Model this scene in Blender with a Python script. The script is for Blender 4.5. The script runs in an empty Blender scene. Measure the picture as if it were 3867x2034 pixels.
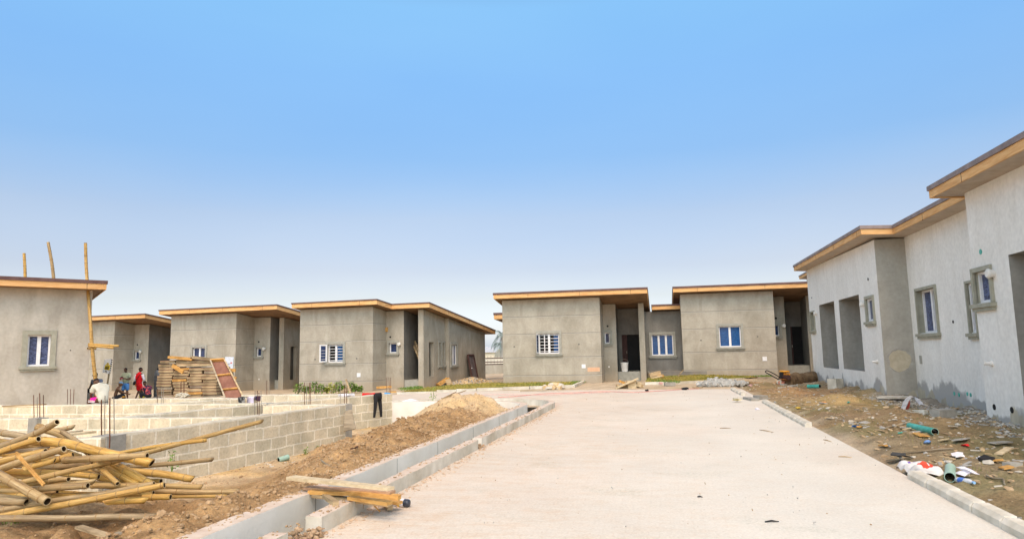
import bpy, bmesh, math, random
import numpy as np
from mathutils import Vector, Matrix, noise as mnoise
R = math.radians
random.seed(7)
scene = bpy.context.scene
COL = scene.collection

# ------------------------------------------------------------------ camera
CX, CY, F = 1933.5, 1017.0, 2552.0          # measured on the photograph (3867 wide)
CAMZ = 1.7
PITCH = math.atan(309 / 2552.0)
ROLL = 0.02
_fw = Vector((0, math.cos(PITCH), math.sin(PITCH)))
_up0 = Vector((0, -math.sin(PITCH), math.cos(PITCH)))
_rt0 = Vector((1, 0, 0))
_rt = _rt0 * math.cos(ROLL) - _up0 * math.sin(ROLL)
_up = _up0 * math.cos(ROLL) + _rt0 * math.sin(ROLL)
cam_d = bpy.data.cameras.new('camera')
cam_d.sensor_width = 36.0
cam_d.lens = F / 3867.0 * 36.0
cam_d.clip_start = 0.1
cam_d.clip_end = 3000
cam = bpy.data.objects.new('camera', cam_d)
COL.objects.link(cam)
M = Matrix((_rt, _up, -_fw)).transposed().to_4x4()
M.translation = Vector((0, 0, CAMZ))
cam.matrix_world = M
scene.camera = cam
CAM = Vector((0, 0, CAMZ))

def ray(px, py):
    return _rt * (px - CX) + _up * (CY - py) + _fw * F
def G(px, py, z=0.0):                       # point of height z
    d = ray(px, py)
    return CAM + d * ((z - CAMZ) / d.z)
def D(px, py, y):                           # point at distance y ahead
    d = ray(px, py)
    return CAM + d * (y / d.y)

AL = R(12.5)                                # heading of the road
SA, CA = math.sin(AL), math.cos(AL)
def ST(s, t, z=0.0):
    return Vector((s * SA + t * CA, s * CA - t * SA, z))
def toST(p):
    return (p.x * SA + p.y * CA, p.x * CA - p.y * SA)

# ------------------------------------------------------------------ mesh collector
class MB:
    def __init__(s):
        s.v, s.f, s.m, s.sm = [], [], [], []
        s.cur = 0; s.smooth = False
    def mat(s, i): s.cur = i; return s
    def add(s, vs, fs, smooth=None):
        o = len(s.v)
        s.v += [Vector(v) for v in vs]
        for f in fs:
            s.f.append([o + i for i in f]); s.m.append(s.cur)
            s.sm.append(s.smooth if smooth is None else smooth)
    def quad(s, a, b, c, d): s.add([a, b, c, d], [(0, 1, 2, 3)])
    def hexa(s, p):                          # 8 pts: bottom 4, top 4
        s.add(p, [(0, 3, 2, 1), (4, 5, 6, 7), (0, 1, 5, 4), (1, 2, 6, 5), (2, 3, 7, 6), (3, 0, 4, 7)])
    def box(s, T, x0, x1, y0, y1, z0, z1):   # T maps local to world
        s.hexa([T(x0, y0, z0), T(x1, y0, z0), T(x1, y1, z0), T(x0, y1, z0),
                T(x0, y0, z1), T(x1, y0, z1), T(x1, y1, z1), T(x0, y1, z1)])
    def beam(s, a, b, w, h, up=Vector((0, 0, 1)), w2=None, h2=None):
        a, b = Vector(a), Vector(b)
        d = (b - a).normalized(); sd = d.cross(up)
        if sd.length < 1e-4: sd = d.cross(Vector((1, 0, 0)))
        sd.normalize(); u = sd.cross(d).normalized()
        w2 = w if w2 is None else w2; h2 = h if h2 is None else h2
        A = [a - sd*w/2 - u*h/2, a + sd*w/2 - u*h/2, a + sd*w/2 + u*h/2, a - sd*w/2 + u*h/2]
        B = [b - sd*w2/2 - u*h2/2, b + sd*w2/2 - u*h2/2, b + sd*w2/2 + u*h2/2, b - sd*w2/2 + u*h2/2]
        s.add(A + B, [(0, 3, 2, 1), (4, 5, 6, 7), (0, 1, 5, 4), (1, 2, 6, 5), (2, 3, 7, 6), (3, 0, 4, 7)])
    def tube(s, pts, rad, n=8, cap=True, smooth=True):
        pts = [Vector(p) for p in pts]
        if not hasattr(rad, '__len__'): rad = [rad] * len(pts)
        vs, prev = [], None
        for i, p in enumerate(pts):
            d = (pts[min(i+1, len(pts)-1)] - pts[max(i-1, 0)])
            d = d.normalized() if d.length > 1e-9 else Vector((0, 0, 1))
            if prev is None:
                a = d.cross(Vector((0, 0, 1)))
                if a.length < .05: a = d.cross(Vector((1, 0, 0)))
            else: a = prev - d * prev.dot(d)
            a.normalize(); prev = a; b = d.cross(a)
            for k in range(n):
                th = 2 * math.pi * k / n
                vs.append(p + (a * math.cos(th) + b * math.sin(th)) * rad[i])
        fs = []
        for i in range(len(pts) - 1):
            for k in range(n):
                k2 = (k + 1) % n
                fs.append((i*n + k, i*n + k2, (i+1)*n + k2, (i+1)*n + k))
        s.add(vs, fs, smooth)
        if cap:
            s.add(vs[:n], [tuple(range(n))[::-1]], False)
            s.add(vs[-n:], [tuple(range(n))], False)
    def disc(s, c, nrm, r, n=16):
        c = Vector(c); nrm = Vector(nrm).normalized()
        a = nrm.cross(Vector((0, 0, 1)))
        if a.length < .05: a = Vector((1, 0, 0))
        a.normalize(); b = nrm.cross(a)
        s.add([c + (a*math.cos(2*math.pi*k/n) + b*math.sin(2*math.pi*k/n))*r for k in range(n)], [tuple(range(n))])
    def blob(s, c, r, rng, sq=.6, j=.35, rot=None):
        # irregular stone
        t = (1 + 5 ** .5) / 2
        vs = [(-1,t,0),(1,t,0),(-1,-t,0),(1,-t,0),(0,-1,t),(0,1,t),(0,-1,-t),(0,1,-t),(t,0,-1),(t,0,1),(-t,0,-1),(-t,0,1)]
        fs = [(0,11,5),(0,5,1),(0,1,7),(0,7,10),(0,10,11),(1,5,9),(5,11,4),(11,10,2),(10,7,6),(7,1,8),(3,9,4),(3,4,2),(3,2,6),(3,6,8),(3,8,9),(4,9,5),(2,4,11),(6,2,10),(8,6,7),(9,8,1)]
        q = Matrix.Rotation(rng.uniform(0, 6.28), 3, 'Z') @ Matrix.Rotation(rng.uniform(-.5, .5), 3, 'X')
        sx, sy, sz = rng.uniform(.7, 1.3), rng.uniform(.7, 1.1), sq * rng.uniform(.7, 1.2)
        out = []
        for v in vs:
            w = Vector(v) / 1.9 * (1 + rng.uniform(-j, j))
            w = Vector((w.x * sx, w.y * sy, w.z * sz)) * r
            out.append(Vector(c) + q @ w)
        s.add(out, fs, False)
    def build(s, name, mats, parent=None, loc=None):
        me = bpy.data.meshes.new(name)
        loc = Vector((0, 0, 0)) if loc is None else Vector(loc)
        me.from_pydata([tuple(v - loc) for v in s.v], [], s.f)
        if not isinstance(mats, (list, tuple)): mats = [mats]
        for m in mats: me.materials.append(m)
        me.polygons.foreach_set('material_index', s.m)
        me.polygons.foreach_set('use_smooth', s.sm)
        me.update()
        o = bpy.data.objects.new(name, me)
        COL.objects.link(o)
        if parent is None: o.location = loc
        else: o.parent = parent
        return o

def tag(o, label=None, cat=None, group=None, kind=None):
    if label: o['label'] = label
    if cat: o['category'] = cat
    if group: o['group'] = group
    if kind: o['kind'] = kind
    return o
class Thing:
    """An Empty at the base that parents its parts (all coordinates given in the world)."""
    def __init__(s, name, base, label, cat, group=None):
        s.b = Vector(base)
        s.o = bpy.data.objects.new(name, None)
        s.o.empty_display_size = .2
        s.o.location = s.b
        COL.objects.link(s.o)
        tag(s.o, label, cat, group)
    def part(s, name, mb, mats, parent=None, label=None):
        o = mb.build(name, mats, None, s.b)
        o.location = (0, 0, 0)
        o.parent = parent if parent is not None else s.o
        if label: o['label'] = label
        return o
def single(name, mb, mats, label, cat, base=None, group=None, kind=None):
    if base is None:
        n = len(mb.v)
        base = Vector((sum(v.x for v in mb.v)/n, sum(v.y for v in mb.v)/n, min(v.z for v in mb.v)))
    return tag(mb.build(name, mats, None, base), label, cat, group, kind)
def struct(name, mb, mats, label=None, cat=None):
    o = mb.build(name, mats)
    tag(o, label, cat, None, 'structure'); return o

# ------------------------------------------------------------------ materials
def newmat(name):
    m = bpy.data.materials.new(name); m.use_nodes = True
    nt = m.node_tree; b = nt.nodes['Principled BSDF']
    b.inputs['Specular IOR Level'].default_value = .3
    return m, nt, b
def N(nt, typ, **k):
    n = nt.nodes.new(typ)
    for a, v in k.items(): setattr(n, a, v)
    return n
def ramp(nt, stops):
    r = nt.nodes.new('ShaderNodeValToRGB'); e = r.color_ramp.elements
    while len(e) < len(stops): e.new(.5)
    for i, (p, c) in enumerate(stops):
        e[i].position = p; e[i].color = (*c, 1)
    return r
def noisy(name, stops, scale=3, detail=6, rough=.85, stretch=(1, 1, 1), bump=.3, bscale=20, dist=.02,
          scale2=None, stops2=None, f2=.5, distort=0, vary=0.0, spec=.25, co='Object'):
    """colour from two layers of noise, bump from a third; 'vary' shifts the value object by object"""
    m, nt, b = newmat(name); L = nt.links.new
    tc = N(nt, 'ShaderNodeTexCoord'); mp = N(nt, 'ShaderNodeMapping')
    mp.inputs['Scale'].default_value = stretch
    L(tc.outputs[co], mp.inputs['Vector'])
    n1 = N(nt, 'ShaderNodeTexNoise'); n1.inputs['Scale'].default_value = scale
    n1.inputs['Detail'].default_value = detail; n1.inputs['Distortion'].default_value = distort
    n1.inputs['Roughness'].default_value = .6
    L(mp.outputs[0], n1.inputs['Vector'])
    oi = N(nt, 'ShaderNodeObjectInfo')
    r1 = ramp(nt, stops); L(n1.outputs['Fac'], r1.inputs['Fac'])
    col = r1.outputs['Color']
    if stops2:
        n2 = N(nt, 'ShaderNodeTexNoise'); n2.inputs['Scale'].default_value = scale2
        n2.inputs['Detail'].default_value = 5
        L(mp.outputs[0], n2.inputs['Vector'])
        r2 = ramp(nt, stops2); L(n2.outputs['Fac'], r2.inputs['Fac'])
        mx = N(nt, 'ShaderNodeMixRGB', blend_type='MULTIPLY'); mx.inputs['Fac'].default_value = f2
        L(col, mx.inputs['Color1']); L(r2.outputs['Color'], mx.inputs['Color2']); col = mx.outputs['Color']
    if vary:
        hs = N(nt, 'ShaderNodeHueSaturation')
        mr = N(nt, 'ShaderNodeMapRange'); mr.inputs['To Min'].default_value = 1 - vary; mr.inputs['To Max'].default_value = 1 + vary
        L(oi.outputs['Random'], mr.inputs['Value']); L(mr.outputs[0], hs.inputs['Value'])
        L(col, hs.inputs['Color']); col = hs.outputs['Color']
    L(col, b.inputs['Base Color'])
    b.inputs['Roughness'].default_value = rough
    b.inputs['Specular IOR Level'].default_value = spec
    if bump:
        n3 = N(nt, 'ShaderNodeTexNoise'); n3.inputs['Scale'].default_value = bscale; n3.inputs['Detail'].default_value = 5
        L(mp.outputs[0], n3.inputs['Vector'])
        bp = N(nt, 'ShaderNodeBump'); bp.inputs['Strength'].default_value = bump; bp.inputs['Distance'].default_value = dist
        L(n3.outputs['Fac'], bp.inputs['Height']); L(bp.outputs[0], b.inputs['Normal'])
    return m
def plain(name, c, rough=.7, spec=.3, metal=0):
    r, g, bl = c
    m = noisy(name, [(.3, (r*.8, g*.8, bl*.8)), (.7, (min(r*1.15, 1), min(g*1.15, 1), min(bl*1.15, 1)))], scale=9, bump=.1, bscale=40, rough=rough, spec=spec)
    m.node_tree.nodes['Principled BSDF'].inputs['Metallic'].default_value = metal
    return m

def plaster(name, lo, hi, stain=(.72, .70, .66), wet=None):
    """trowelled cement render: broad blotches, vertical streaks, fine mottling"""
    m, nt, b = newmat(name); L = nt.links.new
    tc = N(nt, 'ShaderNodeTexCoord')
    def nz(scale, stretch, det=6, dis=0):
        mp = N(nt, 'ShaderNodeMapping'); mp.inputs['Scale'].default_value = stretch
        L(tc.outputs['Object'], mp.inputs['Vector'])
        n = N(nt, 'ShaderNodeTexNoise'); n.inputs['Scale'].default_value = scale; n.inputs['Detail'].default_value = det
        n.inputs['Distortion'].default_value = dis
        L(mp.outputs[0], n.inputs['Vector']); return n.outputs['Fac']
    r1 = ramp(nt, [(.32, lo), (.68, hi)]); L(nz(.75, (1, 1, 1), 7, .6), r1.inputs['Fac'])
    r2 = ramp(nt, [(.35, (1, 1, 1)), (.72, stain)]); L(nz(1.1, (1.6, 1.6, .6), 7, 1.0), r2.inputs['Fac'])
    r3 = ramp(nt, [(.3, (.87, .87, .87)), (.7, (1.04, 1.04, 1.04))]); L(nz(11, (1, 1, .95), 7), r3.inputs['Fac'])
    m1 = N(nt, 'ShaderNodeMixRGB', blend_type='MULTIPLY'); m1.inputs['Fac'].default_value = .75
    L(r1.outputs[0], m1.inputs[1]); L(r2.outputs[0], m1.inputs[2])
    m2 = N(nt, 'ShaderNodeMixRGB', blend_type='MULTIPLY'); m2.inputs['Fac'].default_value = .8
    L(m1.outputs[0], m2.inputs[1]); L(r3.outputs[0], m2.inputs[2])
    col = m2.outputs[0]
    if wet is None:                           # mud splashed up from the ground
        s0 = N(nt, 'ShaderNodeSeparateXYZ'); L(tc.outputs['Object'], s0.inputs[0])
        k0 = N(nt, 'ShaderNodeMath', operation='MULTIPLY_ADD'); k0.inputs[1].default_value = -.55
        L(nz(2.2, (1, 1, .5), 7), k0.inputs[0]); L(s0.outputs['Z'], k0.inputs[2])
        r0 = N(nt, 'ShaderNodeMapRange'); r0.inputs['From Min'].default_value = .30; r0.inputs['From Max'].default_value = -.25
        r0.inputs['To Max'].default_value = .65; L(k0.outputs[0], r0.inputs['Value'])
        x0 = N(nt, 'ShaderNodeMixRGB'); x0.inputs[2].default_value = (.36, .29, .205, 1); L(r0.outputs[0], x0.inputs[0]); L(col, x0.inputs[1]); col = x0.outputs[0]
    if wet is not None:                       # rough bare cement creeping up from the ground
        sp = N(nt, 'ShaderNodeSeparateXYZ'); L(tc.outputs['Object'], sp.inputs[0])
        ad = N(nt, 'ShaderNodeMath', operation='MULTIPLY_ADD')
        ad.inputs[1].default_value = -1.6; ad.inputs[2].default_value = 0
        L(nz(1.3, (1, 1, .7), 6), ad.inputs[0])
        sm = N(nt, 'ShaderNodeMath', operation='ADD'); L(sp.outputs['Z'], sm.inputs[0]); L(ad.outputs[0], sm.inputs[1])
        mr = N(nt, 'ShaderNodeMapRange'); mr.inputs['From Min'].default_value = wet - .8 + .05; mr.inputs['From Max'].default_value = wet - .8 - .07
        L(sm.outputs[0], mr.inputs['Value'])
        mx = N(nt, 'ShaderNodeMixRGB'); mx.inputs[2].default_value = (.36, .35, .33, 1)
        L(mr.outputs[0], mx.inputs[0]); L(col, mx.inputs[1])
        # cream bare blockwork lower still
        mr2 = N(nt, 'ShaderNodeMapRange'); mr2.inputs['From Min'].default_value = wet - 1.05; mr2.inputs['From Max'].default_value = wet - 1.12
        ad2 = N(nt, 'ShaderNodeMath', operation='MULTIPLY_ADD'); ad2.inputs[1].default_value = -1.7; ad2.inputs[2].default_value = 0
        L(nz(2.1, (1, 1, .5), 5), ad2.inputs[0])
        s2 = N(nt, 'ShaderNodeMath', operation='ADD'); L(sp.outputs['Z'], s2.inputs[0]); L(ad2.outputs[0], s2.inputs[1])
        L(s2.outputs[0], mr2.inputs['Value'])
        rc = ramp(nt, [(.35, (.30, .27, .21)), (.7, (.50, .45, .34))]); L(nz(3, (1, 1, .3), 6), rc.inputs['Fac'])
        my = N(nt, 'ShaderNodeMixRGB'); L(mr2.outputs[0], my.inputs[0]); L(mx.outputs[0], my.inputs[1]); L(rc.outputs[0], my.inputs[2])
        col = my.outputs[0]
    L(col, b.inputs['Base Color']); b.inputs['Roughness'].default_value = .9
    bp = N(nt, 'ShaderNodeBump'); bp.inputs['Strength'].default_value = .22 if wet is None else .10; bp.inputs['Distance'].default_value = .02
    L(nz(9, (1, 1, 1), 8), bp.inputs['Height']); L(bp.outputs[0], b.inputs['Normal'])
    return m

def blockwork(name):
    """sandcrete blocks: brick texture on UV (metres), each block its own tone, pale mortar"""
    m, nt, b = newmat(name); L = nt.links.new
    uv = N(nt, 'ShaderNodeUVMap'); uv.uv_map = 'UVMap'
    nd = N(nt, 'ShaderNodeTexNoise'); nd.inputs['Scale'].default_value = 5
    L(uv.outputs[0], nd.inputs['Vector'])
    va = N(nt, 'ShaderNodeVectorMath', operation='MULTIPLY_ADD'); va.inputs[1].default_value = (.03, .03, 0)
    L(nd.outputs['Color'], va.inputs[0]); L(uv.outputs[0], va.inputs[2])
    br = N(nt, 'ShaderNodeTexBrick')
    br.inputs['Scale'].default_value = 1; br.inputs['Brick Width'].default_value = .47; br.inputs['Row Height'].default_value = .235
    br.inputs['Mortar Size'].default_value = .019; br.inputs['Mortar Smooth'].default_value = .2
    br.inputs['Color1'].default_value = (.73, .64, .475, 1); br.inputs['Color2'].default_value = (.58, .53, .40, 1)
    br.inputs['Mortar'].default_value = (.86, .80, .66, 1); br.inputs['Bias'].default_value = -.1
    L(va.outputs[0], br.inputs['Vector'])
    tc = N(nt, 'ShaderNodeTexCoord')
    n1 = N(nt, 'ShaderNodeTexNoise'); n1.inputs['Scale'].default_value = 2.2; n1.inputs['Detail'].default_value = 8
    L(tc.outputs['Object'], n1.inputs['Vector'])
    r1 = ramp(nt, [(.3, (.62, .62, .6)), (.65, (1.0, .98, .95))]); L(n1.outputs['Fac'], r1.inputs['Fac'])
    n2 = N(nt, 'ShaderNodeTexNoise'); n2.inputs['Scale'].default_value = 22; n2.inputs['Detail'].default_value = 6
    L(tc.outputs['Object'], n2.inputs['Vector'])
    r2 = ramp(nt, [(.25, (.72, .70, .67)), (.55, (1, 1, 1))]); L(n2.outputs['Fac'], r2.inputs['Fac'])
    a = N(nt, 'ShaderNodeMixRGB', blend_type='MULTIPLY'); a.inputs[0].default_value = .8
    L(br.outputs['Color'], a.inputs[1]); L(r1.outputs[0], a.inputs[2])
    c = N(nt, 'ShaderNodeMixRGB', blend_type='MULTIPLY'); c.inputs[0].default_value = .7
    L(a.outputs[0], c.inputs[1]); L(r2.outputs[0], c.inputs[2])
    L(c.outputs[0], b.inputs['Base Color']); b.inputs['Roughness'].default_value = .95
    bp = N(nt, 'ShaderNodeBump'); bp.inputs['Strength'].default_value = .6; bp.inputs['Distance'].default_value = .012
    ml = N(nt, 'ShaderNodeMath', operation='MULTIPLY_ADD'); ml.inputs[1].default_value = -1.2
    L(br.outputs['Fac'], ml.inputs[0]); L(n2.outputs['Fac'], ml.inputs[2])
    L(ml.outputs[0], bp.inputs['Height']); L(bp.outputs[0], b.inputs['Normal'])
    return m

def wood(name, c1, c2, scale=6, stretch=(.35, 6, 6), vary=.12, rough=.75, dark=(.35, .3, .25)):
    return noisy(name, [(.3, c1), (.7, c2)], scale=scale, stretch=stretch, bump=.35, bscale=8, dist=.01, vary=vary, rough=rough,
                 scale2=1.6, stops2=[(.32, dark), (.52, (1, 1, 1))], f2=.55)

def soil(name, bump=.8, bscale=14, dist=.05):
    """colour from the vertex colours of the sheet, broken up by noise"""
    m, nt, b = newmat(name); L = nt.links.new
    at = N(nt, 'ShaderNodeVertexColor'); at.layer_name = 'Col'
    tc = N(nt, 'ShaderNodeTexCoord')
    n1 = N(nt, 'ShaderNodeTexNoise'); n1.inputs['Scale'].default_value = 1.7; n1.inputs['Detail'].default_value = 10
    n1.inputs['Roughness'].default_value = .7
    n2 = N(nt, 'ShaderNodeTexNoise'); n2.inputs['Scale'].default_value = 26; n2.inputs['Detail'].default_value = 8
    n2.inputs['Roughness'].default_value = .7
    L(tc.outputs['Object'], n1.inputs['Vector']); L(tc.outputs['Object'], n2.inputs['Vector'])
    r1 = ramp(nt, [(.3, (.66, .64, .62)), (.7, (1.28, 1.26, 1.22))]); L(n1.outputs['Fac'], r1.inputs['Fac'])
    r2 = ramp(nt, [(.3, (.62, .6, .58)), (.68, (1.22, 1.2, 1.18))]); L(n2.outputs['Fac'], r2.inputs['Fac'])
    a = N(nt, 'ShaderNodeMixRGB', blend_type='MULTIPLY'); a.inputs[0].default_value = 1
    c = N(nt, 'ShaderNodeMixRGB', blend_type='MULTIPLY'); c.inputs[0].default_value = 1
    L(at.outputs['Color'], a.inputs[1]); L(r1.outputs[0], a.inputs[2])
    L(a.outputs[0], c.inputs[1]); L(r2.outputs[0], c.inputs[2])
    L(c.outputs[0], b.inputs['Base Color']); b.inputs['Roughness'].default_value = .95; b.inputs['Specular IOR Level'].default_value = .15
    n3 = N(nt, 'ShaderNodeTexNoise'); n3.inputs['Scale'].default_value = bscale; n3.inputs['Detail'].default_value = 9
    n3.inputs['Roughness'].default_value = .65
    L(tc.outputs['Object'], n3.inputs['Vector'])
    bp = N(nt, 'ShaderNodeBump'); bp.inputs['Strength'].default_value = bump; bp.inputs['Distance'].default_value = dist
    L(n3.outputs['Fac'], bp.inputs['Height']); L(bp.outputs[0], b.inputs['Normal'])
    return m

def road_mat():
    """block-paved road under pale cement dust: interlocking courses show faintly, pink laterite washed in"""
    m, nt, b = newmat('dusty_paving'); L = nt.links.new
    tc = N(nt, 'ShaderNodeTexCoord'); mp = N(nt, 'ShaderNodeMapping')
    mp.inputs['Rotation'].default_value = (0, 0, AL)
    L(tc.outputs['Object'], mp.inputs['Vector'])
    at = N(nt, 'ShaderNodeVertexColor'); at.layer_name = 'Col'
    def nz(scale, det, rough=.6, stretch=None, src=mp):
        n = N(nt, 'ShaderNodeTexNoise'); n.inputs['Scale'].default_value = scale; n.inputs['Detail'].default_value = det
        n.inputs['Roughness'].default_value = rough
        if stretch:
            q = N(nt, 'ShaderNodeMapping'); q.inputs['Scale'].default_value = stretch
            L(src.outputs[0], q.inputs[0]); L(q.outputs[0], n.inputs['Vector'])
        else: L(src.outputs[0], n.inputs['Vector'])
        return n
    br = N(nt, 'ShaderNodeTexBrick'); br.inputs['Scale'].default_value = 1
    br.inputs['Brick Width'].default_value = .21; br.inputs['Row Height'].default_value = .105
    br.inputs['Mortar Size'].default_value = .007; br.inputs['Mortar Smooth'].default_value = .6
    wn = nz(9, 3)
    wv = N(nt, 'ShaderNodeVectorMath', operation='MULTIPLY_ADD'); wv.inputs[1].default_value = (.035, .035, 0)
    L(wn.outputs['Color'], wv.inputs[0]); L(mp.outputs[0], wv.inputs[2]); L(wv.outputs[0], br.inputs['Vector'])
    dust = nz(1.1, 9, .72); rd = ramp(nt, [(.40, (0, 0, 0)), (.62, (1, 1, 1))]); L(dust.outputs['Fac'], rd.inputs['Fac'])
    ad = N(nt, 'ShaderNodeMath', operation='MULTIPLY_ADD', use_clamp=True)
    ad.inputs[1].default_value = .28
    L(rd.outputs['Color'], ad.inputs[0]); L(at.outputs['Alpha'], ad.inputs[2])
    fine = nz(38, 8, .75); rf = ramp(nt, [(.32, (.82, .80, .78)), (.66, (1.1, 1.1, 1.1))]); L(fine.outputs['Fac'], rf.inputs['Fac'])
    # joints
    j = N(nt, 'ShaderNodeMath', operation='MULTIPLY'); L(br.outputs['Fac'], j.inputs[0]); L(ad.outputs[0], j.inputs[1])
    c1 = N(nt, 'ShaderNodeMixRGB'); L(at.outputs['Color'], c1.inputs[1]); c1.inputs[2].default_value = (.50, .33, .22, 1)
    jj = N(nt, 'ShaderNodeMath', operation='MULTIPLY'); jj.inputs[1].default_value = .30; L(j.outputs[0], jj.inputs[0])
    L(jj.outputs[0], c1.inputs[0])
    pk = nz(3.2, 10, .78, (.7, 1.6, 1)); rp = ramp(nt, [(.42, (1.03, 1.03, 1.03)), (.50, (1, .97, .93)), (.62, (.95, .80, .66))]); L(pk.outputs['Fac'], rp.inputs['Fac'])
    c2 = N(nt, 'ShaderNodeMixRGB', blend_type='MULTIPLY'); L(ad.outputs[0], c2.inputs[0]); L(c1.outputs[0], c2.inputs[1]); L(rp.outputs[0], c2.inputs[2])
    c3 = N(nt, 'ShaderNodeMixRGB', blend_type='MULTIPLY'); c3.inputs[0].default_value = .8
    L(c2.outputs[0], c3.inputs[1]); L(rf.outputs[0], c3.inputs[2])
    # dark grit specks
    sp = nz(11, 10, .85, (.6, 1.5, 1)); rs = ramp(nt, [(.665, (1, 1, 1)), (.70, (.42, .37, .33))]); L(sp.outputs['Fac'], rs.inputs['Fac'])
    c4 = N(nt, 'ShaderNodeMixRGB', blend_type='MULTIPLY'); c4.inputs[0].default_value = .8
    L(c3.outputs[0], c4.inputs[1]); L(rs.outputs[0], c4.inputs[2])
    # broad drifts of dust, and patches of fine grey-green cement grit
    dr1 = nz(.42, 6, .6); rr1 = ramp(nt, [(.34, (.945, .94, .925)), (.64, (1.05, 1.045, 1.03))]); L(dr1.outputs['Fac'], rr1.inputs['Fac'])
    c5 = N(nt, 'ShaderNodeMixRGB', blend_type='MULTIPLY'); c5.inputs[0].default_value = 1; L(c4.outputs[0], c5.inputs[1]); L(rr1.outputs[0], c5.inputs[2])
    pm = nz(.8, 4, .6); pr_ = ramp(nt, [(.56, (0, 0, 0)), (.68, (1, 1, 1))]); L(pm.outputs['Fac'], pr_.inputs['Fac'])
    gs = nz(55, 4, .8, (.5, 1.4, 1)); gr_ = ramp(nt, [(.52, (1, 1, 1)), (.60, (.66, .70, .64))]); L(gs.outputs['Fac'], gr_.inputs['Fac'])
    c6 = N(nt, 'ShaderNodeMixRGB', blend_type='MULTIPLY'); L(pr_.outputs['Color'], c6.inputs[0]); L(c5.outputs[0], c6.inputs[1]); L(gr_.outputs[0], c6.inputs[2]); c4 = c6
    L(c4.outputs[0], b.inputs['Base Color']); b.inputs['Roughness'].default_value = .95; b.inputs['Specular IOR Level'].default_value = .1
    bp = N(nt, 'ShaderNodeBump'); bp.inputs['Strength'].default_value = .5; bp.inputs['Distance'].default_value = .012
    hh = N(nt, 'ShaderNodeMath', operation='MULTIPLY_ADD'); hh.inputs[1].default_value = -.9
    L(j.outputs[0], hh.inputs[0]); L(fine.outputs['Fac'], hh.inputs[2])
    L(hh.outputs[0], bp.inputs['Height']); L(bp.outputs[0], b.inputs['Normal'])
    return m

def glass(name, c, streak=.5, rough=.12):
    m, nt, b = newmat(name); L = nt.links.new
    tc = N(nt, 'ShaderNodeTexCoord'); mp = N(nt, 'ShaderNodeMapping'); mp.inputs['Scale'].default_value = (3, 3, 9); mp.inputs['Rotation'].default_value = (.3, .2, 0)
    L(tc.outputs['Object'], mp.inputs[0])
    n = N(nt, 'ShaderNodeTexNoise'); n.inputs['Scale'].default_value = 1.6; n.inputs['Detail'].default_value = 6; n.inputs['Distortion'].default_value = 2
    L(mp.outputs[0], n.inputs['Vector'])
    r = ramp(nt, [(.42, c), (.66, tuple(min(1, v * (1 + streak * 3) + .04 * streak) for v in c))]); L(n.outputs['Fac'], r.inputs['Fac'])
    L(r.outputs[0], b.inputs['Base Color']); b.inputs['Roughness'].default_value = rough; b.inputs['Specular IOR Level'].default_value = .28
    bp = N(nt, 'ShaderNodeBump'); bp.inputs['Strength'].default_value = .25 * streak; bp.inputs['Distance'].default_value = .02
    L(n.outputs['Fac'], bp.inputs['Height']); L(bp.outputs[0], b.inputs['Normal'])
    return m

MT = {}
MT['plaster'] = plaster('grey_cement_render', (.355, .325, .262), (.47, .43, .355))
MT['plaster_light'] = plaster('light_cement_render', (.43, .40, .345), (.52, .485, .415))
MT['plaster_dark'] = plaster('porch_shade_render', (.17, .165, .15), (.25, .24, .215))  # same render as the walls, with the porch shade put into its colour
MT['plaster_mid'] = plaster('recess_shade_render', (.27, .26, .235), (.36, .35, .315))  # darker copy of the render: shade inside the openings painted in
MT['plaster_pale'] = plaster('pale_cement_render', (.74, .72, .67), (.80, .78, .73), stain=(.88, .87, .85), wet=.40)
MT['plaster_ret'] = plaster('pale_return_shade_render', (.34, .325, .285), (.43, .41, .36), stain=(.8, .79, .75), wet=.18)  # pale render turned from the light, its shading painted into the colour
MT['trim'] = noisy('cement_trim', [(.3, (.27, .265, .225)), (.7, (.37, .36, .31))], scale=6, bump=.2)
MT['trim_green'] = noisy('green_grey_trim', [(.3, (.27, .265, .205)), (.7, (.36, .35, .28))], scale=5, bump=.2)
MT['groove_l'] = noisy('groove_lip_highlight', [(.3, (.37, .345, .29)), (.7, (.44, .41, .35))], scale=6, bump=0)  # pale strip paints the lip catching light, the dark one the groove's shade
MT['groove_d'] = noisy('groove_shade', [(.3, (.15, .14, .12)), (.7, (.19, .18, .16))], scale=6, bump=0)
MT['fascia'] = wood('orange_fascia_board', (.60, .31, .105), (.76, .48, .225), scale=4, stretch=(.6, .6, 7), vary=.08, dark=(.62, .52, .42))
MT['soffit'] = wood('brown_soffit_board', (.21, .125, .07), (.33, .20, .115), stretch=(.8, .8, 4), vary=.08)
MT['soffit_pale'] = wood('pale_soffit_board', (.42, .33, .25), (.52, .43, .34), stretch=(.8, .8, 4), vary=.05, dark=(.8, .78, .74))
MT['roof'] = noisy('brown_roof_edge', [(.35, (.095, .05, .045)), (.7, (.15, .085, .075))], scale=3, bump=.15, rough=.55)
MT['roof_grey'] = noisy('weathered_roof_edge', [(.35, (.17, .13, .12)), (.7, (.27, .22, .21))], scale=3, bump=.15, rough=.6)
MT['upvc'] = noisy('white_window_frame', [(.3, (.68, .68, .68)), (.7, (.8, .8, .8))], scale=8, bump=0, rough=.4)
MT['glass_b'] = glass('blue_film_glass', (.008, .06, .18), .2)
MT['glass_n'] = glass('navy_glass', (.022, .035, .085), .25)
MT['glass_w'] = glass('wrapped_glass', (.03, .04, .085), .7, .3)
MT['void'] = noisy('painted_room_dark', [(.3, (.012, .012, .012)), (.7, (.022, .02, .02))], scale=2, bump=0)  # near-black colour paints the shade of unlit rooms, holes and pipe insides
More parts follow.
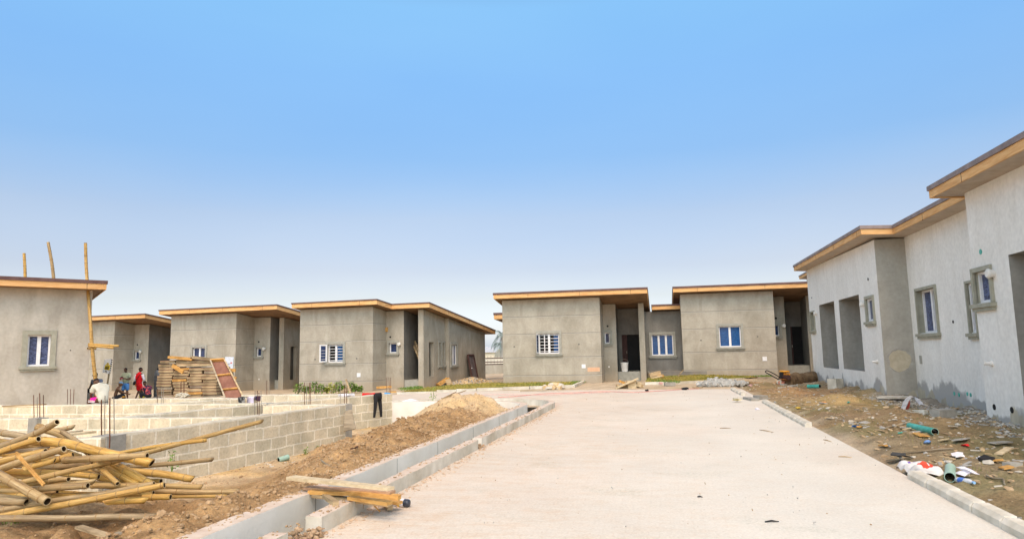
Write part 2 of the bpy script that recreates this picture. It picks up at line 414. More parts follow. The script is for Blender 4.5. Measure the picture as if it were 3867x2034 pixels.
MT['doorwood'] = wood('dark_brown_door', (.045, .02, .018), (.09, .045, .038), stretch=(4, 4, .5))
MT['plastic_w'] = noisy('white_plastic', [(.3, (.62, .6, .55)), (.7, (.76, .74, .70))], scale=5, bump=0, rough=.45)
MT['block'] = blockwork('sandcrete_blockwork')
MT['blocktop'] = noisy('mortar_top', [(.3, (.42, .38, .29)), (.7, (.62, .58, .48))], scale=7, bump=.6, bscale=25)
MT['conc'] = noisy('drain_concrete', [(.3, (.78, .745, .675)), (.7, (.86, .83, .765))], scale=2.2, bump=.25, bscale=18, scale2=.8, stops2=[(.35, (.74, .71, .65)), (.6, (1, 1, 1))], f2=.6)
MT['conc_dirty'] = noisy('kerb_concrete', [(.3, (.52, .49, .41)), (.7, (.74, .705, .62))], scale=3.2, bump=.4, bscale=20, scale2=1.3, stops2=[(.35, (.62, .58, .5)), (.6, (1, 1, 1))], f2=.7)
MT['conc_pink'] = noisy('dusty_concrete_top', [(.3, (.48, .36, .265)), (.7, (.62, .53, .44))], scale=5, bump=.3, bscale=25)
MT['conc_grey'] = noisy('grey_concrete_block', [(.3, (.26, .25, .22)), (.7, (.42, .40, .35))], scale=5, bump=.4, bscale=25, vary=.15)
MT['rust'] = noisy('rusty_steel', [(.3, (.075, .028, .016)), (.7, (.16, .07, .04))], scale=12, bump=.4, bscale=60, dist=.004, vary=.2)
MT['steel'] = noisy('pale_steel', [(.3, (.22, .19, .15)), (.7, (.34, .30, .25))], scale=12, bump=.3, bscale=60, vary=.15)
MT['timber'] = wood('weathered_timber', (.25, .18, .10), (.50, .38, .22), vary=.25, stretch=(1, 1, 6), scale=3)
MT['timber_grey'] = wood('grey_timber', (.22, .18, .12), (.42, .35, .25), vary=.25, stretch=(1, 1, 6), scale=3)
MT['timber_or'] = wood('orange_timber', (.48, .24, .06), (.68, .40, .13), vary=.1, stretch=(2, 2, 5))
MT['timber_pale'] = wood('pale_timber', (.48, .37, .22), (.66, .55, .36), vary=.1, stretch=(2, 2, 5), dark=(.7, .66, .6))
MT['ply'] = noisy('red_brown_plywood', [(.3, (.19, .085, .06)), (.7, (.30, .15, .105))], scale=2.5, bump=.1, scale2=9, stops2=[(.4, (.75, .7, .68)), (.6, (1, 1, 1))], f2=.5)
MT['soil'] = soil('turned_soil')
MT['soil_far'] = soil('sandy_ground', .3, 6, .03)
MT['road'] = road_mat()
MT['grass'] = noisy('lawn_grass', [(.35, (.40, .31, .085)), (.52, (.34, .29, .075)), (.7, (.19, .23, .055))], scale=.7, bump=.8, bscale=30, scale2=25, stops2=[(.3, (.55, .55, .5)), (.6, (1.1, 1.1, 1))], f2=.8)
MT['leaf'] = noisy('green_leaf', [(.3, (.09, .18, .025)), (.7, (.25, .36, .07))], scale=8, bump=0, rough=.55, vary=.2)
MT['leaf_y'] = noisy('yellow_green_leaf', [(.3, (.22, .27, .04)), (.7, (.42, .42, .08))], scale=8, bump=0, rough=.6)
MT['palm'] = noisy('hazy_palm', [(.3, (.19, .25, .24)), (.7, (.30, .36, .35))], scale=3, bump=0)
MT['pipe'] = noisy('green_plastic_pipe', [(.3, (.04, .30, .24)), (.7, (.10, .46, .38))], scale=4, bump=.05, rough=.4, scale2=7, stops2=[(.35, (.7, .75, .7)), (.55, (1, 1, 1))], f2=.5)
MT['pipe_pale'] = noisy('pale_green_pipe', [(.3, (.26, .40, .32)), (.7, (.36, .50, .42))], scale=4, bump=.05, rough=.45)
MT['black'] = plain('black_fabric', (.016, .016, .018), .8)
MT['white'] = plain('white_fabric', (.70, .68, .70), .85)
MT['yellow'] = plain('yellow_print', (.75, .55, .03), .6)
MT['orange_m'] = plain('orange_machine_paint', (.62, .24, .02), .4, .5)
MT['red'] = plain('red_cloth', (.62, .02, .02), .85)
# ------------------------------------------------------------------ houses
class Fr:
    def __init__(s, O, a, z0):
        s.O = Vector((O.x, O.y, 0)); s.z0 = z0; s.a = a
        s.ex = Vector((math.cos(a), -math.sin(a), 0)); s.ey = Vector((math.sin(a), math.cos(a), 0))
    def __call__(s, x, y, z):
        return s.O + s.ex * x + s.ey * y + Vector((0, 0, z + s.z0))
    def front(s, px, py, yl=0):              # where a sight line meets the plane y=yl: (x, z)
        d = ray(px, py); P0 = s.O + s.ey * yl
        t = (P0 - CAM).dot(s.ey) / d.dot(s.ey); p = CAM + d * t
        return (p - s.O).dot(s.ex), p.z - s.z0
    def side(s, px, py, xl=0):               # plane x=xl: (y, z)
        d = ray(px, py); P0 = s.O + s.ex * xl
        t = (P0 - CAM).dot(s.ex) / d.dot(s.ex); p = CAM + d * t
        return (p - s.O).dot(s.ey), p.z - s.z0
def at(fr, ax, c):
    """map (u along the wall, v outward from it, z) for a wall on plane y=c ('x') or x=c ('y+' faces +x, 'y-' faces -x)"""
    if ax == 'x': return lambda u, v, z: fr(u, c - v, z)
    if ax == 'y+': return lambda u, v, z: fr(c + v, u, z)
    if ax == 'y-': return lambda u, v, z: fr(c - v, u, z)
def wall(mb, T, u0, u1, z0, zt0, zt1, holes=(), depth=.22, mi=0, reveal=None):
    """a rendered wall face with real openings and their reveals"""
    zt = lambda u: zt0 + (zt1 - zt0) * (u - u0) / (u1 - u0)
    us = sorted(set([u0, u1] + [h[0] for h in holes] + [h[1] for h in holes]))
    mb.mat(mi)
    for a, b in zip(us[:-1], us[1:]):
        if b - a < 1e-5: continue
        hs = sorted([h for h in holes if h[0] <= a + 1e-6 and h[1] >= b - 1e-6], key=lambda h: h[2])
        z = z0
        for h in hs:
            if h[2] > z + 1e-4: mb.quad(T(a, 0, z), T(b, 0, z), T(b, 0, h[2]), T(a, 0, h[2]))
            z = h[3]
        mb.quad(T(a, 0, z), T(b, 0, z), T(b, 0, zt(b)), T(a, 0, zt(a)))
    for h in holes:
        a, b, c, d = h[:4]
        mb.mat(h[5] if len(h) > 5 else (reveal if reveal is not None else mi))
        depth_ = depth
        if len(h) > 4: depth = h[4]
        mb.quad(T(a, 0, c), T(a, -depth, c), T(a, -depth, d), T(a, 0, d))
        mb.quad(T(b, 0, c), T(b, 0, d), T(b, -depth, d), T(b, -depth, c))
        mb.quad(T(a, 0, c), T(b, 0, c), T(b, -depth, c), T(a, -depth, c))
        mb.quad(T(a, 0, d), T(a, -depth, d), T(b, -depth, d), T(b, 0, d)); depth = depth_
def grooves(mb, T, u0, u1, zs, holes, li, di):
    for z in zs:
        cuts = sorted([(h[0] - .17, h[1] + .17) for h in holes if h[2] - .2 < z < h[3] + .2])
        a = u0
        segs = []
        for c in cuts: segs.append((a, c[0])); a = c[1]
        segs.append((a, u1))
        for p, q in segs:
            if q - p > .02:
                mb.mat(li).box(T, p, q, -.01, .004, z - .035, z - .002)
                mb.mat(di).box(T, p, q, -.01, .003, z + .002, z + .022)
def window(th, T, u0, u1, z0, z1, style, tr=.13, trim='trim', sill=True, depth=.14, glassm='glass_b', nm='window', label=None):
    """surround > frame, pane, sill; u/z give the frame opening"""
    m = MB()
    m.box(T, u0 - tr, u0, -.02, .05, z0 - .02, z1 + tr)
    m.box(T, u1, u1 + tr, -.02, .05, z0 - .02, z1 + tr)
    m.box(T, u0, u1, -.02, .048, z1, z1 + tr)
    w = th.part(nm, m, MT[trim], label=label)
    if sill:
        m = MB()
        m.box(T, u0 - tr - .05, u1 + tr + .05, -.02, .11, z0 - .10, z0 - .02)
        m.box(T, u0 - tr - .01, u1 + tr + .01, -.02, .07, z0 - .17, z0 - .10)
        th.part('sill', m, MT[trim], w)
    if style == 'empty': return w
    f = .055
    d0, d1 = -depth, -depth + .07
    m = MB()
    m.box(T, u0, u0 + f, d0, d1, z0, z1); m.box(T, u1 - f, u1, d0, d1, z0, z1)
    m.box(T, u0 + f, u1 - f, d0, d1, z0, z0 + f); m.box(T, u0 + f, u1 - f, d0, d1, z1 - f, z1)
    nb = {'single': 1, 'double': 2, 'triple': 3, 'bars': 2, 'open': 2}[style]
    for k in range(1, nb):
        c = u0 + (u1 - u0) * k / nb
        m.box(T, c - .055, c + .055, d0, d1 + .004, z0 + f, z1 - f)
    th.part('frame', m, MT['upvc'], w)
    m = MB()
    if style == 'bars':
        c = u0 + (u1 - u0) * .72
        m.quad(T(c, d0 + .02, z0 + f), T(u1 - f, d0 + .02, z0 + f), T(u1 - f, d0 + .02, z1 - f), T(c, d0 + .02, z1 - f))
    elif style == 'open':
        c = (u0 + u1) / 2
        m.quad(T(c, d0 + .02, z0 + f), T(u1 - f, d0 + .02, z0 + f), T(u1 - f, d0 + .02, z1 - f), T(c, d0 + .02, z1 - f))
    else:
        m.quad(T(u0 + f, d0 + .02, z0 + f), T(u1 - f, d0 + .02, z0 + f), T(u1 - f, d0 + .02, z1 - f), T(u0 + f, d0 + .02, z1 - f))
    th.part('pane', m, MT[glassm], w)
    if style in ('bars', 'open'):
        m = MB()
        n = 6
        for k in range(1, n + 1):
            z = z0 + (z1 - z0) * (k - .3) / (n + .3)
            m.box(T, u0 + f, (u1 - f), d1 - .01, d1 + .03, z - .013, z + .013)
        if style == 'bars': m.box(T, u0 + (u1-u0)*.28 - .02, u0 + (u1-u0)*.28 + .02, d1 - .012, d1 + .028, z0 + f, z1 - f)
        th.part('burglar_bars', m, MT['upvc'], w)
        m = MB()                               # the casement leaf swung outward
        if style == 'open':
            q = lambda a, b, z: T(u0 - .26 + a * .26, .05 + .33 * (1 - a) + b, z)
        else:
            q = lambda a, b, z: T(u0 + .0 - a * .05 + .02, .05 + .45 * a + b, z)
        zz0, zz1 = z0 + .02, z1 - .02
        for a0, a1, c0, c1 in ((0, .16, zz0, zz1), (.84, 1, zz0, zz1), (.16, .84, zz0, zz0 + .06), (.16, .84, zz1 - .06, zz1)):
            m.box(q, a0, a1, 0, .05, c0, c1)
        if style == 'open':
            for k in range(1, 5):
                z = zz0 + (zz1 - zz0) * k / 6
                m.box(q, .16, .84, .012, .03, z - .008, z + .008)
        ca = th.part('casement', m, MT['upvc'], w)
        m = MB(); m.quad(q(.16, .022, zz0 + .06), q(.84, .022, zz0 + .06), q(.84, .022, zz1 - .06), q(.16, .022, zz1 - .06))
        th.part('casement_glass', m, MT['glass_n'], w)
    return w
def lamp(th, T, u, z, r=.11):
    m = MB(); m.smooth = True
    m.tube([T(u, 0, z), T(u, .05, z), T(u, .10, z), T(u, .13, z)], [r * .75, r * .8, r, r * .7], 14)
    th.part('wall_lamp', m, MT['plastic_w'])
def spot_hole(th, T, u, z, r=.05, mat='void', nm='vent_hole'):
    m = MB(); m.tube([T(u, -.05, z), T(u, .012, z)], r, 10); th.part(nm, m, MT[mat])
def roof(th, poly, zf, h_f=.2, h_c=.1, capm='roof', sofm='soffit', cap_out=.03, fr=None, fm='fascia'):
    """poly: plan points (clockwise seen from above or not), zf(x,y)= underside height; fascia band and a metal cap above"""
    T = fr
    n = len(poly)
    cx = sum(p[0] for p in poly) / n; cy = sum(p[1] for p in poly) / n
    m = MB()
    top = []
    def off(i, d):                            # offset a corner outward
        p0, p1, p2 = Vector(poly[i-1]), Vector(poly[i]), Vector(poly[(i+1) % n])
        e1 = (p1 - p0).normalized(); e2 = (p2 - p1).normalized()
        n1 = Vector((e1.y, -e1.x)); n2 = Vector((e2.y, -e2.x))
        b = (n1 + n2); b = b / max(.3, b.dot(n1))
        return p1 + b * d * sgn
    ar = sum(poly[i][0]*poly[(i+1) % n][1] - poly[(i+1) % n][0]*poly[i][1] for i in range(n))
    sgn = 1 if ar > 0 else -1
    P = [off(i, cap_out) for i in range(n)]
    lo = [T(p.x, p.y, zf(poly[i][0], poly[i][1]) + h_f) for i, p in enumerate(P)]
    hi = [T(p.x, p.y, zf(poly[i][0], poly[i][1]) + h_f + h_c) for i, p in enumerate(P)]
    fs = [tuple(range(n)), tuple(range(n, 2*n))]
    for i in range(n): j = (i+1) % n; fs.append((i, j, n+j, n+i))
    m.add(lo + hi, fs)
    rf = th.part('roof', m, MT[capm])
    m = MB()                                  # fascia boards
    I = [off(i, -.03) for i in range(n)]
    for i in range(n):
        j = (i + 1) % n
        za, zb = zf(*poly[i]), zf(*poly[j])
        a, b, c, d = poly[i], poly[j], I[j], I[i]
        m.hexa([T(a[0], a[1], za), T(b[0], b[1], zb), T(c.x, c.y, zb), T(d.x, d.y, za),
                T(a[0], a[1], za + h_f - .003), T(b[0], b[1], zb + h_f - .003), T(c.x, c.y, zb + h_f - .003), T(d.x, d.y, za + h_f - .003)])
    m.mat(1); rj = random.Random(n + int(abs(cx * 10)))
    for i in range(n):
        j = (i + 1) % n; A = Vector(poly[i]); B = Vector(poly[j]); Ls = (B - A).length
        if Ls < 2.5: continue
        u = rj.uniform(1.2, 3.0)
        while u < Ls - .5:
            q = A + (B - A) * (u / Ls); nr = Vector(((B - A).y, -(B - A).x)).normalized() * sgn; e = (B - A).normalized() * .007
            z = zf(q.x, q.y); a, b, c, d = q - e - nr*.01, q + e - nr*.01, q + e + nr*.003, q - e + nr*.003
            m.hexa([T(w.x, w.y, z - .002) for w in (a, b, c, d)] + [T(w.x, w.y, z + h_f - .004) for w in (a, b, c, d)])
            u += rj.uniform(2.4, 3.9)
    th.part('fascia', m, [MT[fm], MT['doorwood']], rf)
    m = MB()
    J = [off(i, -.035) for i in range(n)]
    m.add([T(p.x, p.y, zf(poly[i][0], poly[i][1]) + .03) for i, p in enumerate(J)], [tuple(range(n))])
    th.part('soffit', m, MT[sofm], rf)
    return rf

WALLM = ['plaster', 'groove_l', 'groove_d', 'plaster_dark', 'void']
GZ = [3.53, 2.6, 1.35, .4]
def hole_px(fn, x0, y0, x1, y1, c):
    a = fn(x0, y1, c); b = fn(x1, y0, c)
    a2 = fn(x0, y0, c); b2 = fn(x1, y1, c)
    return ((a[0] + a2[0]) / 2, (b[0] + b2[0]) / 2, (a[1] + b2[1]) / 2, (b[1] + a2[1]) / 2)

def bungalow(name, label, ang, z0, bl, br, win, p):
    """one monopitch bungalow: bl/br = pixels of the box's bottom corners"""
    dist = p['dist']
    d0 = D(bl[0], bl[1], dist)
    fr = Fr(Vector((d0.x, d0.y, 0)), R(ang), z0)
    th = Thing(name, fr(0, 0, 0), label, 'bungalow')
    k = .125
    ov = .6
    H = p.get('H', 4.43)
    zs = lambda y: H + .02 - k * y             # underside of roof over y
    xb = fr.front(*br, 0)[0]
    d1 = p['d1'] if 'd1' in p else fr.side(*p['inner'], xb)[0]
    xr = fr.front(p['xr'], br[1], d1)[0]
    d2 = d1 + p.get('porch', 2.2)
    yf = p.get('yf', d1)
    xf0 = fr.front(p['xf0'], br[1], yf)[0]; xf1 = fr.front(p['xf1'], br[1], yf)[0]
    L = p['L']
    Fx = at(fr, 'x', 0)
    m = MB()
    h1 = hole_px(fr.front, *win, 0)
    wall(m, Fx, 0, xb, -.3, zs(0), zs(0), [h1])
    grooves(m, Fx, 0, xb, GZ, [h1], 1, 2)
    Rx = at(fr, 'y+', xb)
    wall(m, Rx, 0, d1, -.3, zs(0), zs(d1), mi=0)
    grooves(m, Rx, 0, d1, GZ, [], 1, 2)
    Wx = at(fr, 'x', d1)
    hs = []
    if 'sw' in p: hs = [hole_px(fr.front, *p['sw'], d1)]
    if p.get('sw_clip'): hs[0] = (max(hs[0][0], xb + .06),) + hs[0][1:]
    wall(m, Wx, xb, xr, -.3, zs(d1), zs(d1), hs)
    m.mat(0)
    Px = at(fr, 'y+', xr)
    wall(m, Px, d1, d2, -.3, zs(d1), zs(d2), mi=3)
    Bx = at(fr, 'x', d2)
    dh = []
    if 'door' in p:
        hh = hole_px(fr.front, *p['door'], d2); dh = [(max(hh[0], xr + .05), min(hh[1], xf1 - .25), p.get('step', .4), hh[3])]
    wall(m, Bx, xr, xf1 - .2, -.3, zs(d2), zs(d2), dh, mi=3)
    # fin beside the porch
    m.mat(0)
    Ff = at(fr, 'x', yf); fi = at(fr, 'y-', xf0)
    wall(m, Ff, xf0, xf1, -.3, zs(yf), zs(yf))
    fd = p.get('find', .0)
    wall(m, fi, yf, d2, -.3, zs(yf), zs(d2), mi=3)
    sh = p.get('side_holes', [])
    sh = [hole_px(fr.side, *q, xf1) for q in sh]
    if p.get('sidez'): sh = [(a, b, max(c, .35), d) for a, b, c, d in sh]
    Sx = at(fr, 'y+', xf1)
    if 'jog' in p:
        yj = fr.side(p['jog'][0], p['jog'][1], xf1)[0]
        xj = fr.front(p['jog'][2], p['jog'][1], yj)[0]
        wall(m, Sx, yf, yj, -.3, zs(yf), zs(yj), sh)
        wall(m, at(fr, 'x', yj), xf1, xj, -.3, zs(yj), zs(yj))
        L = fr.side(*p['back'], xj)[0]
        S2 = at(fr, 'y+', xj)
        sh2 = [hole_px(fr.side, *q, xj) for q in p['side2_holes']]
        wall(m, S2, yj, L, -.3, zs(yj), zs(L), sh2)
        xR = xj
    else:
        wall(m, Sx, yf, L, -.3, zs(yf), zs(L), sh); xR = xf1; S2 = sh2 = None
    # left and back
    wall(m, at(fr, 'y-', 0), 0, L, -.3, zs(0), zs(L))
    wall(m, lambda u, v, z: fr(u, L + v, z), 0, xR, -.3, zs(L), zs(L))
    m.mat(4).box(fr, .3, xb - .3, .5, .52, .5, 3)       # black sheet painting the unlit room behind the window
    th.part('wall', m, [MT[q] for q in WALLM])
    # floor and porch step
    m = MB(); m.box(fr, xr + .01, xf0 - .01, yf + .15, d2 - .01, -.3, p.get('step', .4) - .02)
    th.part('porch_step', m, MT['trim'])
    m = MB(); m.box(fr, .2, xR - .2, d2 + .01 if False else max(d1, 0) + .4 + d2, L - .2, -.2, .3)
    # roof
    xl = fr.front(p['roofl'], p['roofy'][0], -ov)[0]
    xr_ = fr.front(p['roofr'], p['roofy'][1], -ov)[0]
    zfn = lambda x, y: zs(y)
    if 'notch' in p:
        xa = fr.front(p['notch'], 1140, -ov)[0]
        yn = d1 - .65
        xr_ = fr.front(p['roofr'], p['roofy'][1], yn)[0]
        poly = [(xl, -ov), (xa, -ov), (xa + .12, yn), (xr_, yn), (xR + .55, L + .6), (xl, L + .6)]
    else:
        poly = [(xl, -ov), (xr_, -ov), (max(xr_ - .1, xR + .3), L + .6), (xl, L + .6)]
    roof(th, poly, zfn, fr=fr, h_f=p.get('hf', .22), h_c=p.get('hc', .07))
    window(th, Fx, *h1, p.get('wstyle', 'double'), glassm=p.get('glass', 'glass_b'))
    if hs: window(th, Wx, *hs[0], 'single', tr=.12, glassm='glass_n' if name != 'x' else '', label=None)
    if 'lamp' in p:
        u, z = fr.front(*p['lamp'], d1); lamp(th, Wx, u, z)
    for q in p.get('vents', []):
        u, z = fr.front(*q, d1); spot_hole(th, Wx, u, z, .055)
    for q in p.get('pipes', []):
        u, z = fr.front(*q, d1); spot_hole(th, Wx, u, z, .05, 'plastic_w', 'pipe_stub')
    for q in p.get('chips', []):
        u, z = fr.front(*q, 0); spot_hole(th, Fx, u, z, .045, 'groove_d', 'chipped_hole')
    if 'socket' in p:
        u, z = fr.front(*p['socket'], 0); mm = MB(); mm.box(Fx, u - .11, u + .11, -.01, .02, z - .11, z + .11); th.part('meter_box', mm, MT['upvc'])
    if dh:
        a, b, c, d = dh[0]
        mm = MB(); mm.box(Bx, a, b, -.2, -.17, c, d); th.part('doorway', mm, MT['void'])
        mm = MB()
        w = (b - a) * p.get('leaf', .35)
        mm.box(Bx, a, a + w, -.1, -.04, c, d)
        for kz in range(3):
            zz = c + .15 + kz * (d - c - .2) / 3
            mm.box(Bx, a + .07, a + w - .05, -.045, -.02, zz, zz + (d - c) / 3 - .18)
        dr = th.part('door', mm, MT['doorwood'])
        mm = MB(); mm.box(Bx, a + w - .06, a + w - .03, -.04, .02, c + .95, c + 1.1); th.part('handle', mm, MT['steel'], dr)
    return th, fr, dict(xb=xb, d1=d1, xr=xr, d2=d2, xf0=xf0, xf1=xf1, zs=zs, xR=xR, L=L, Wx=Wx, Bx=Bx, Sx=Sx, S2=S2, sh=sh, sh2=sh2, Fx=Fx, Px=Px, yf=yf, xrr=xr_, ov=ov)

H4, fr4, q4 = bungalow('bungalow', 'grey rendered bungalow with open white barred window, behind the long brown and green lawn', 12.0, 0.0,
    (1901.5, 1443), (2274, 1437), (2034.3, 1258, 2111.8, 1334), dict(dist=36.8, d1=2.0, xr=2334, sw=(2274, 1255, 2303, 1296),
    xf0=2421, xf1=2442, yf=2.0, L=11, door=(2350, 1262.7, 2415.5, 1393), roofl=1863.5, roofr=2444, roofy=(1120, 1092), wstyle='bars', glass='glass_b',
    vents=[(2294.5, 1231)], pipes=[(2300, 1384)], chips=[(1942, 1308), (2186, 1299)], hf=.21, hc=.10, leaf=.3, step=.49, sw_clip=True, porch=1.6))
mm = MB(); u, z = fr4.front(2204, 1382, 0); mm.box(q4['Fx'], u - .1, u + .1, -.01, .018, z - .1, z + .1); H4.part('meter_box', mm, MT['upvc'])
mm = MB(); u, z = fr4.front(2242, 1394, 0); mm.box(q4['Fx'], u - .32, u + .32, -.01, .006, z - .11, z + .11); H4.part('paint_patch', mm, noisy('salmon_patch', [(.3, (.55, .33, .2)), (.7, (.66, .42, .27))]))

H5, fr5, q5 = bungalow('bungalow', 'grey rendered bungalow with double blue window, behind the block pile and small lawn', 12.5, .1,
    (2583.4, 1421.8), (2938, 1404), (2715.5, 1230.6, 2798.5, 1309), dict(dist=37.0, d1=1.6, xr=2978, sw=(2900, 1227, 2943, 1268),
    xf0=3062, xf1=3085, yf=1.6, L=11, door=(2988, 1232, 3042, 1362), roofl=2541, roofr=3200, roofy=(1085, 1050), glass='glass_b', H=4.5,
    lamp=(2959, 1229.5), vents=[(2930, 1201)], chips=[(2647, 1284), (2861, 1270)], socket=(2887.8, 1354), hf=.21, hc=.10, leaf=.14, step=.55, sw_clip=True, porch=1.7))
# link block with the triple window, between the two
frl = fr4
yl = 6.0
xa = q4['xf1'] - .1
pz = fr5(0, 0, 0)
xb_ = (pz - fr4.O).dot(fr4.ex) + 1.2
TL = at(fr4, 'x', yl - 2.5)
ty = yl - 2.5
h = hole_px(fr4.front, 2461, 1262, 2543, 1341, ty)
m = MB(); zL = fr4.front(2500, 1175, ty)[1]
wall(m, TL, xa, xb_, -.3, zL, zL, [h], mi=3)
H4.part('link_wall', m, [MT[q] for q in WALLM])
window(H4, TL, *h, 'triple', glassm='glass_b', trim='trim')
ff = fr4.front(2500, 1168, ty - .5)[1]; xn = fr4.front(2462, 1168, ty - .5)[0]
roof(H4, [(xn, ty - .5), (xb_, ty - .5), (xb_, ty + 5), (xn, ty + 5)], lambda x, y: ff - .1 * (y - ty + .5), fr=fr4, h_f=.2, h_c=.09)
m = MB(); m.box(fr4, xa + .2, xb_, ty - 1.3, ty - .02, -.3, .45); H4.part('veranda_step', m, MT['plaster_dark'])
# low rear wing peeping out on the left
fz = fr4.front(1880, 1204, 7)[1]
xq = fr4.front(1865, 1200, 7)[0]
roof(H4, [(xq, 7), (-.06, 7), (-.06, 11), (xq, 11)], lambda x, y: fz - .05 * (y - 7), fr=fr4, h_f=.28, h_c=.13)
m = MB(); m.box(fr4, xq + .8, -.01, 7.5, 10.5, -.3, fz + .1); H4.part('rear_wall', m, MT['plaster'])

H3, fr3, q3 = bungalow('bungalow', 'grey bungalow with dark door leaning on its long side wall and shrubs in front', 18, -.15,
    (1129, 1463), (1407, 1464.6), (1238, 1299, 1296, 1367), dict(dist=38.7, d1=1.5, xr=1525, sw=(1470, 1294, 1498.5, 1331.7),
    xf0=1580, xf1=1600, yf=1.4, L=13, door=(1565, 1297, 1588, 1417), roofl=1101.5, roofr=1621, roofy=(1168, 1150), notch=1423,
    lamp=(1509, 1299), vents=[(1474, 1272)], wstyle='open', glass='glass_b', chips=[(1190, 1356), (1347, 1352.6)], socket=(1355, 1415),
    side_holes=[(1621, 1291, 1638.3, 1420), (1656.6, 1293, 1663.5, 1379), (1669.5, 1293, 1677, 1379)], jog=(1681.7, 1450, 1695.6),
    back=(1833.7, 1435), side2_holes=[(1704.4, 1300, 1724.5, 1378)], leaf=.95, porch=3.2))
S = q3['Sx']
for h in q3['sh'][1:]: window(H3, S, *h, 'single', tr=.09, glassm='glass_n', depth=.2, nm='slim_window')
window(H3, q3['S2'], *q3['sh2'][0], 'double', tr=.16, glassm='glass_w', depth=.12)
m = MB(); h = q3['sh'][0]; m.box(S, h[0], h[1], -.6, -.58, h[2], h[3]); H3.part('doorway', m, MT['void'])
u, z = fr3.front(1457, 1243.7, q3['d1']); m = MB(); m.box(q3['Wx'], u - .14, u + .14, -.01, .1, z - .12, z + .12); H3.part('junction_box', m, MT['timber_or'])

H2b, fr2b, q2b = bungalow('bungalow', 'grey bungalow rising behind the stack of formwork panels', 18, -.15,
    (635.5, 1480), (885, 1474), (727, 1311, 775, 1370), dict(dist=42, inner=(956, 1466), xr=1016, sw=(968, 1313, 988, 1345),
    xf0=1050, xf1=1068, L=11.5, roofl=600, roofr=1045, roofy=(1190, 1168), yf=2.0, wstyle='double', glass='glass_n',
    lamp=(999, 1316), vents=[(977.5, 1290)], pipes=[(978, 1431)], side_holes=[(1096, 1307, 1118, 1433)], porch=3, sidez=True))
m = MB(); h = q2b['sh'][0]; m.box(q2b['Sx'], h[0], h[1], -.6, -.58, h[2], h[3]); H2b.part('doorway', m, MT['void'])
H2, fr2, q2 = bungalow('bungalow', 'grey bungalow behind the standing workers, left of the formwork stack', 18, -.27,
    (250, 1490), (421, 1484), (262, 1330, 300, 1380), dict(dist=45.5, inner=(498, 1480), xr=553, sw=(508, 1325, 527, 1356),
    xf0=554, xf1=570, L=11.5, roofl=200, roofr=548, roofy=(1200, 1187), yf=2.1, wstyle='double', glass='glass_n',
    lamp=(533, 1327), vents=[(519, 1301)], side_holes=[(618, 1317, 640, 1440)], porch=3, sidez=True))
m = MB(); h = q2['sh'][0]; m.box(q2['Sx'], h[0], h[1], -.6, -.58, h[2], h[3]); H2.part('doorway', m, MT['void'])

# ---- far left bungalow
d0 = D(326, 1545, 24.5)
fr1 = Fr(d0, R(-40), -.3)
T1 = Thing('bungalow', fr1(0, 0, 0), 'tall grey bungalow at the left edge with wrapped white window and poles above its roof', 'bungalow')
W1 = 11
zt1 = fr1.front(342, 1096, 0)[1]
h = hole_px(fr1.front, 103, 1264, 190, 1381, 0)
zt = zt1
m = MB()
F1x = at(fr1, 'x', 0)
wall(m, F1x, -W1, 0, -.4, zt, zt, [h])
wall(m, at(fr1, 'y+', 0), 0, 9, -.4, zt, zt - .9)
wall(m, at(fr1, 'y-', -W1), 0, 9, -.4, zt, zt - .9)
wall(m, lambda u, v, z: fr1(u, 9 + v, z), -W1, 0, -.4, zt - .9, zt - .9)
T1.part('wall', m, [MT[q] for q in ['plaster_light'] + WALLM[1:]])
window(T1, F1x, *h, 'double', tr=.16, trim='trim_green', glassm='glass_w', depth=.16)
xr1, zr1 = fr1.front(402, 1094, -.6)
xl1, zl1 = fr1.front(46, 1081, -.6)
roof(T1, [(-W1 - .7, -.6), (xr1, -.6), (xr1, 9.6), (-W1 - .7, 9.6)], lambda x, y: zt + .0 - .06 * (y + .6), fr=fr1, h_f=.2, h_c=.12)
u, z = fr1.front(266, 1322, 0); spot_hole(T1, F1x, u, z, .02)

# ---- right-hand terrace
c0 = D(3351, 1506, 20.6)
frr = Fr(Vector((c0.x, c0.y, 0)), R(12.5) - math.pi / 2, 0.0)
# local x runs along the road (ex), local y toward the back (right, away from the road)
frr = Fr(Vector((c0.x, c0.y, 0)), R(13.2 - 90), 0.0)
# ex = (cos(-76.8), sin 76.8) -> along the road, away from the camera; ey = (sin(-76.8),cos) points left, so flip it
frr.ey = -frr.ey
TR = Thing('bungalow', frr(0, 0, 0), 'pale rendered row building on the right with stepped orange-edged roofs', 'bungalow')
def FT(c): return lambda u, v, z: frr(u, c - v, z)
xfar = frr.front(3076, 1440, 0)[0]
ztA = (frr.front(3288, 905, 0)[1] + frr.front(3046, 1018, 0)[1]) / 2
zA0 = frr.front(3300, 905, 0)[1]; zA1 = frr.front(3048, 1018, 0)[1]
setb = .85
big1 = hole_px(frr.front, 3095, 1140, 3176, 1387, 0)
big2 = hole_px(frr.front, 3167, 1122, 3278, 1400, 0)
def cr(cx, cy): return 2950 + cx / 2.2585, 1000 + cy / 2.2585
def hp(x0, y0, x1, y1, c):
    a = cr(x0, y0); b = cr(x1, y1); return hole_px(frr.front, a[0], a[1], b[0], b[1], c)
big1 = hp(472, 320, 342, 876, 0); big1 = (min(big1[:2]), max(big1[:2])) + big1[2:]
big2 = hp(688, 270, 512, 892, 0); big2 = (min(big2[:2]), max(big2[:2])) + big2[2:]
sm1 = hp(289, 405, 258, 555, 0); sm2 = hp(793, 285, 733, 478, 0)
def srt(h): return (min(h[0], h[1]), max(h[0], h[1]), min(h[2], h[3]), max(h[2], h[3]))
big1, big2, sm1, sm2 = map(srt, (big1, big2, sm1, sm2))
m = MB()
rv = lambda h, d, k: tuple(h[:4]) + (d, k)
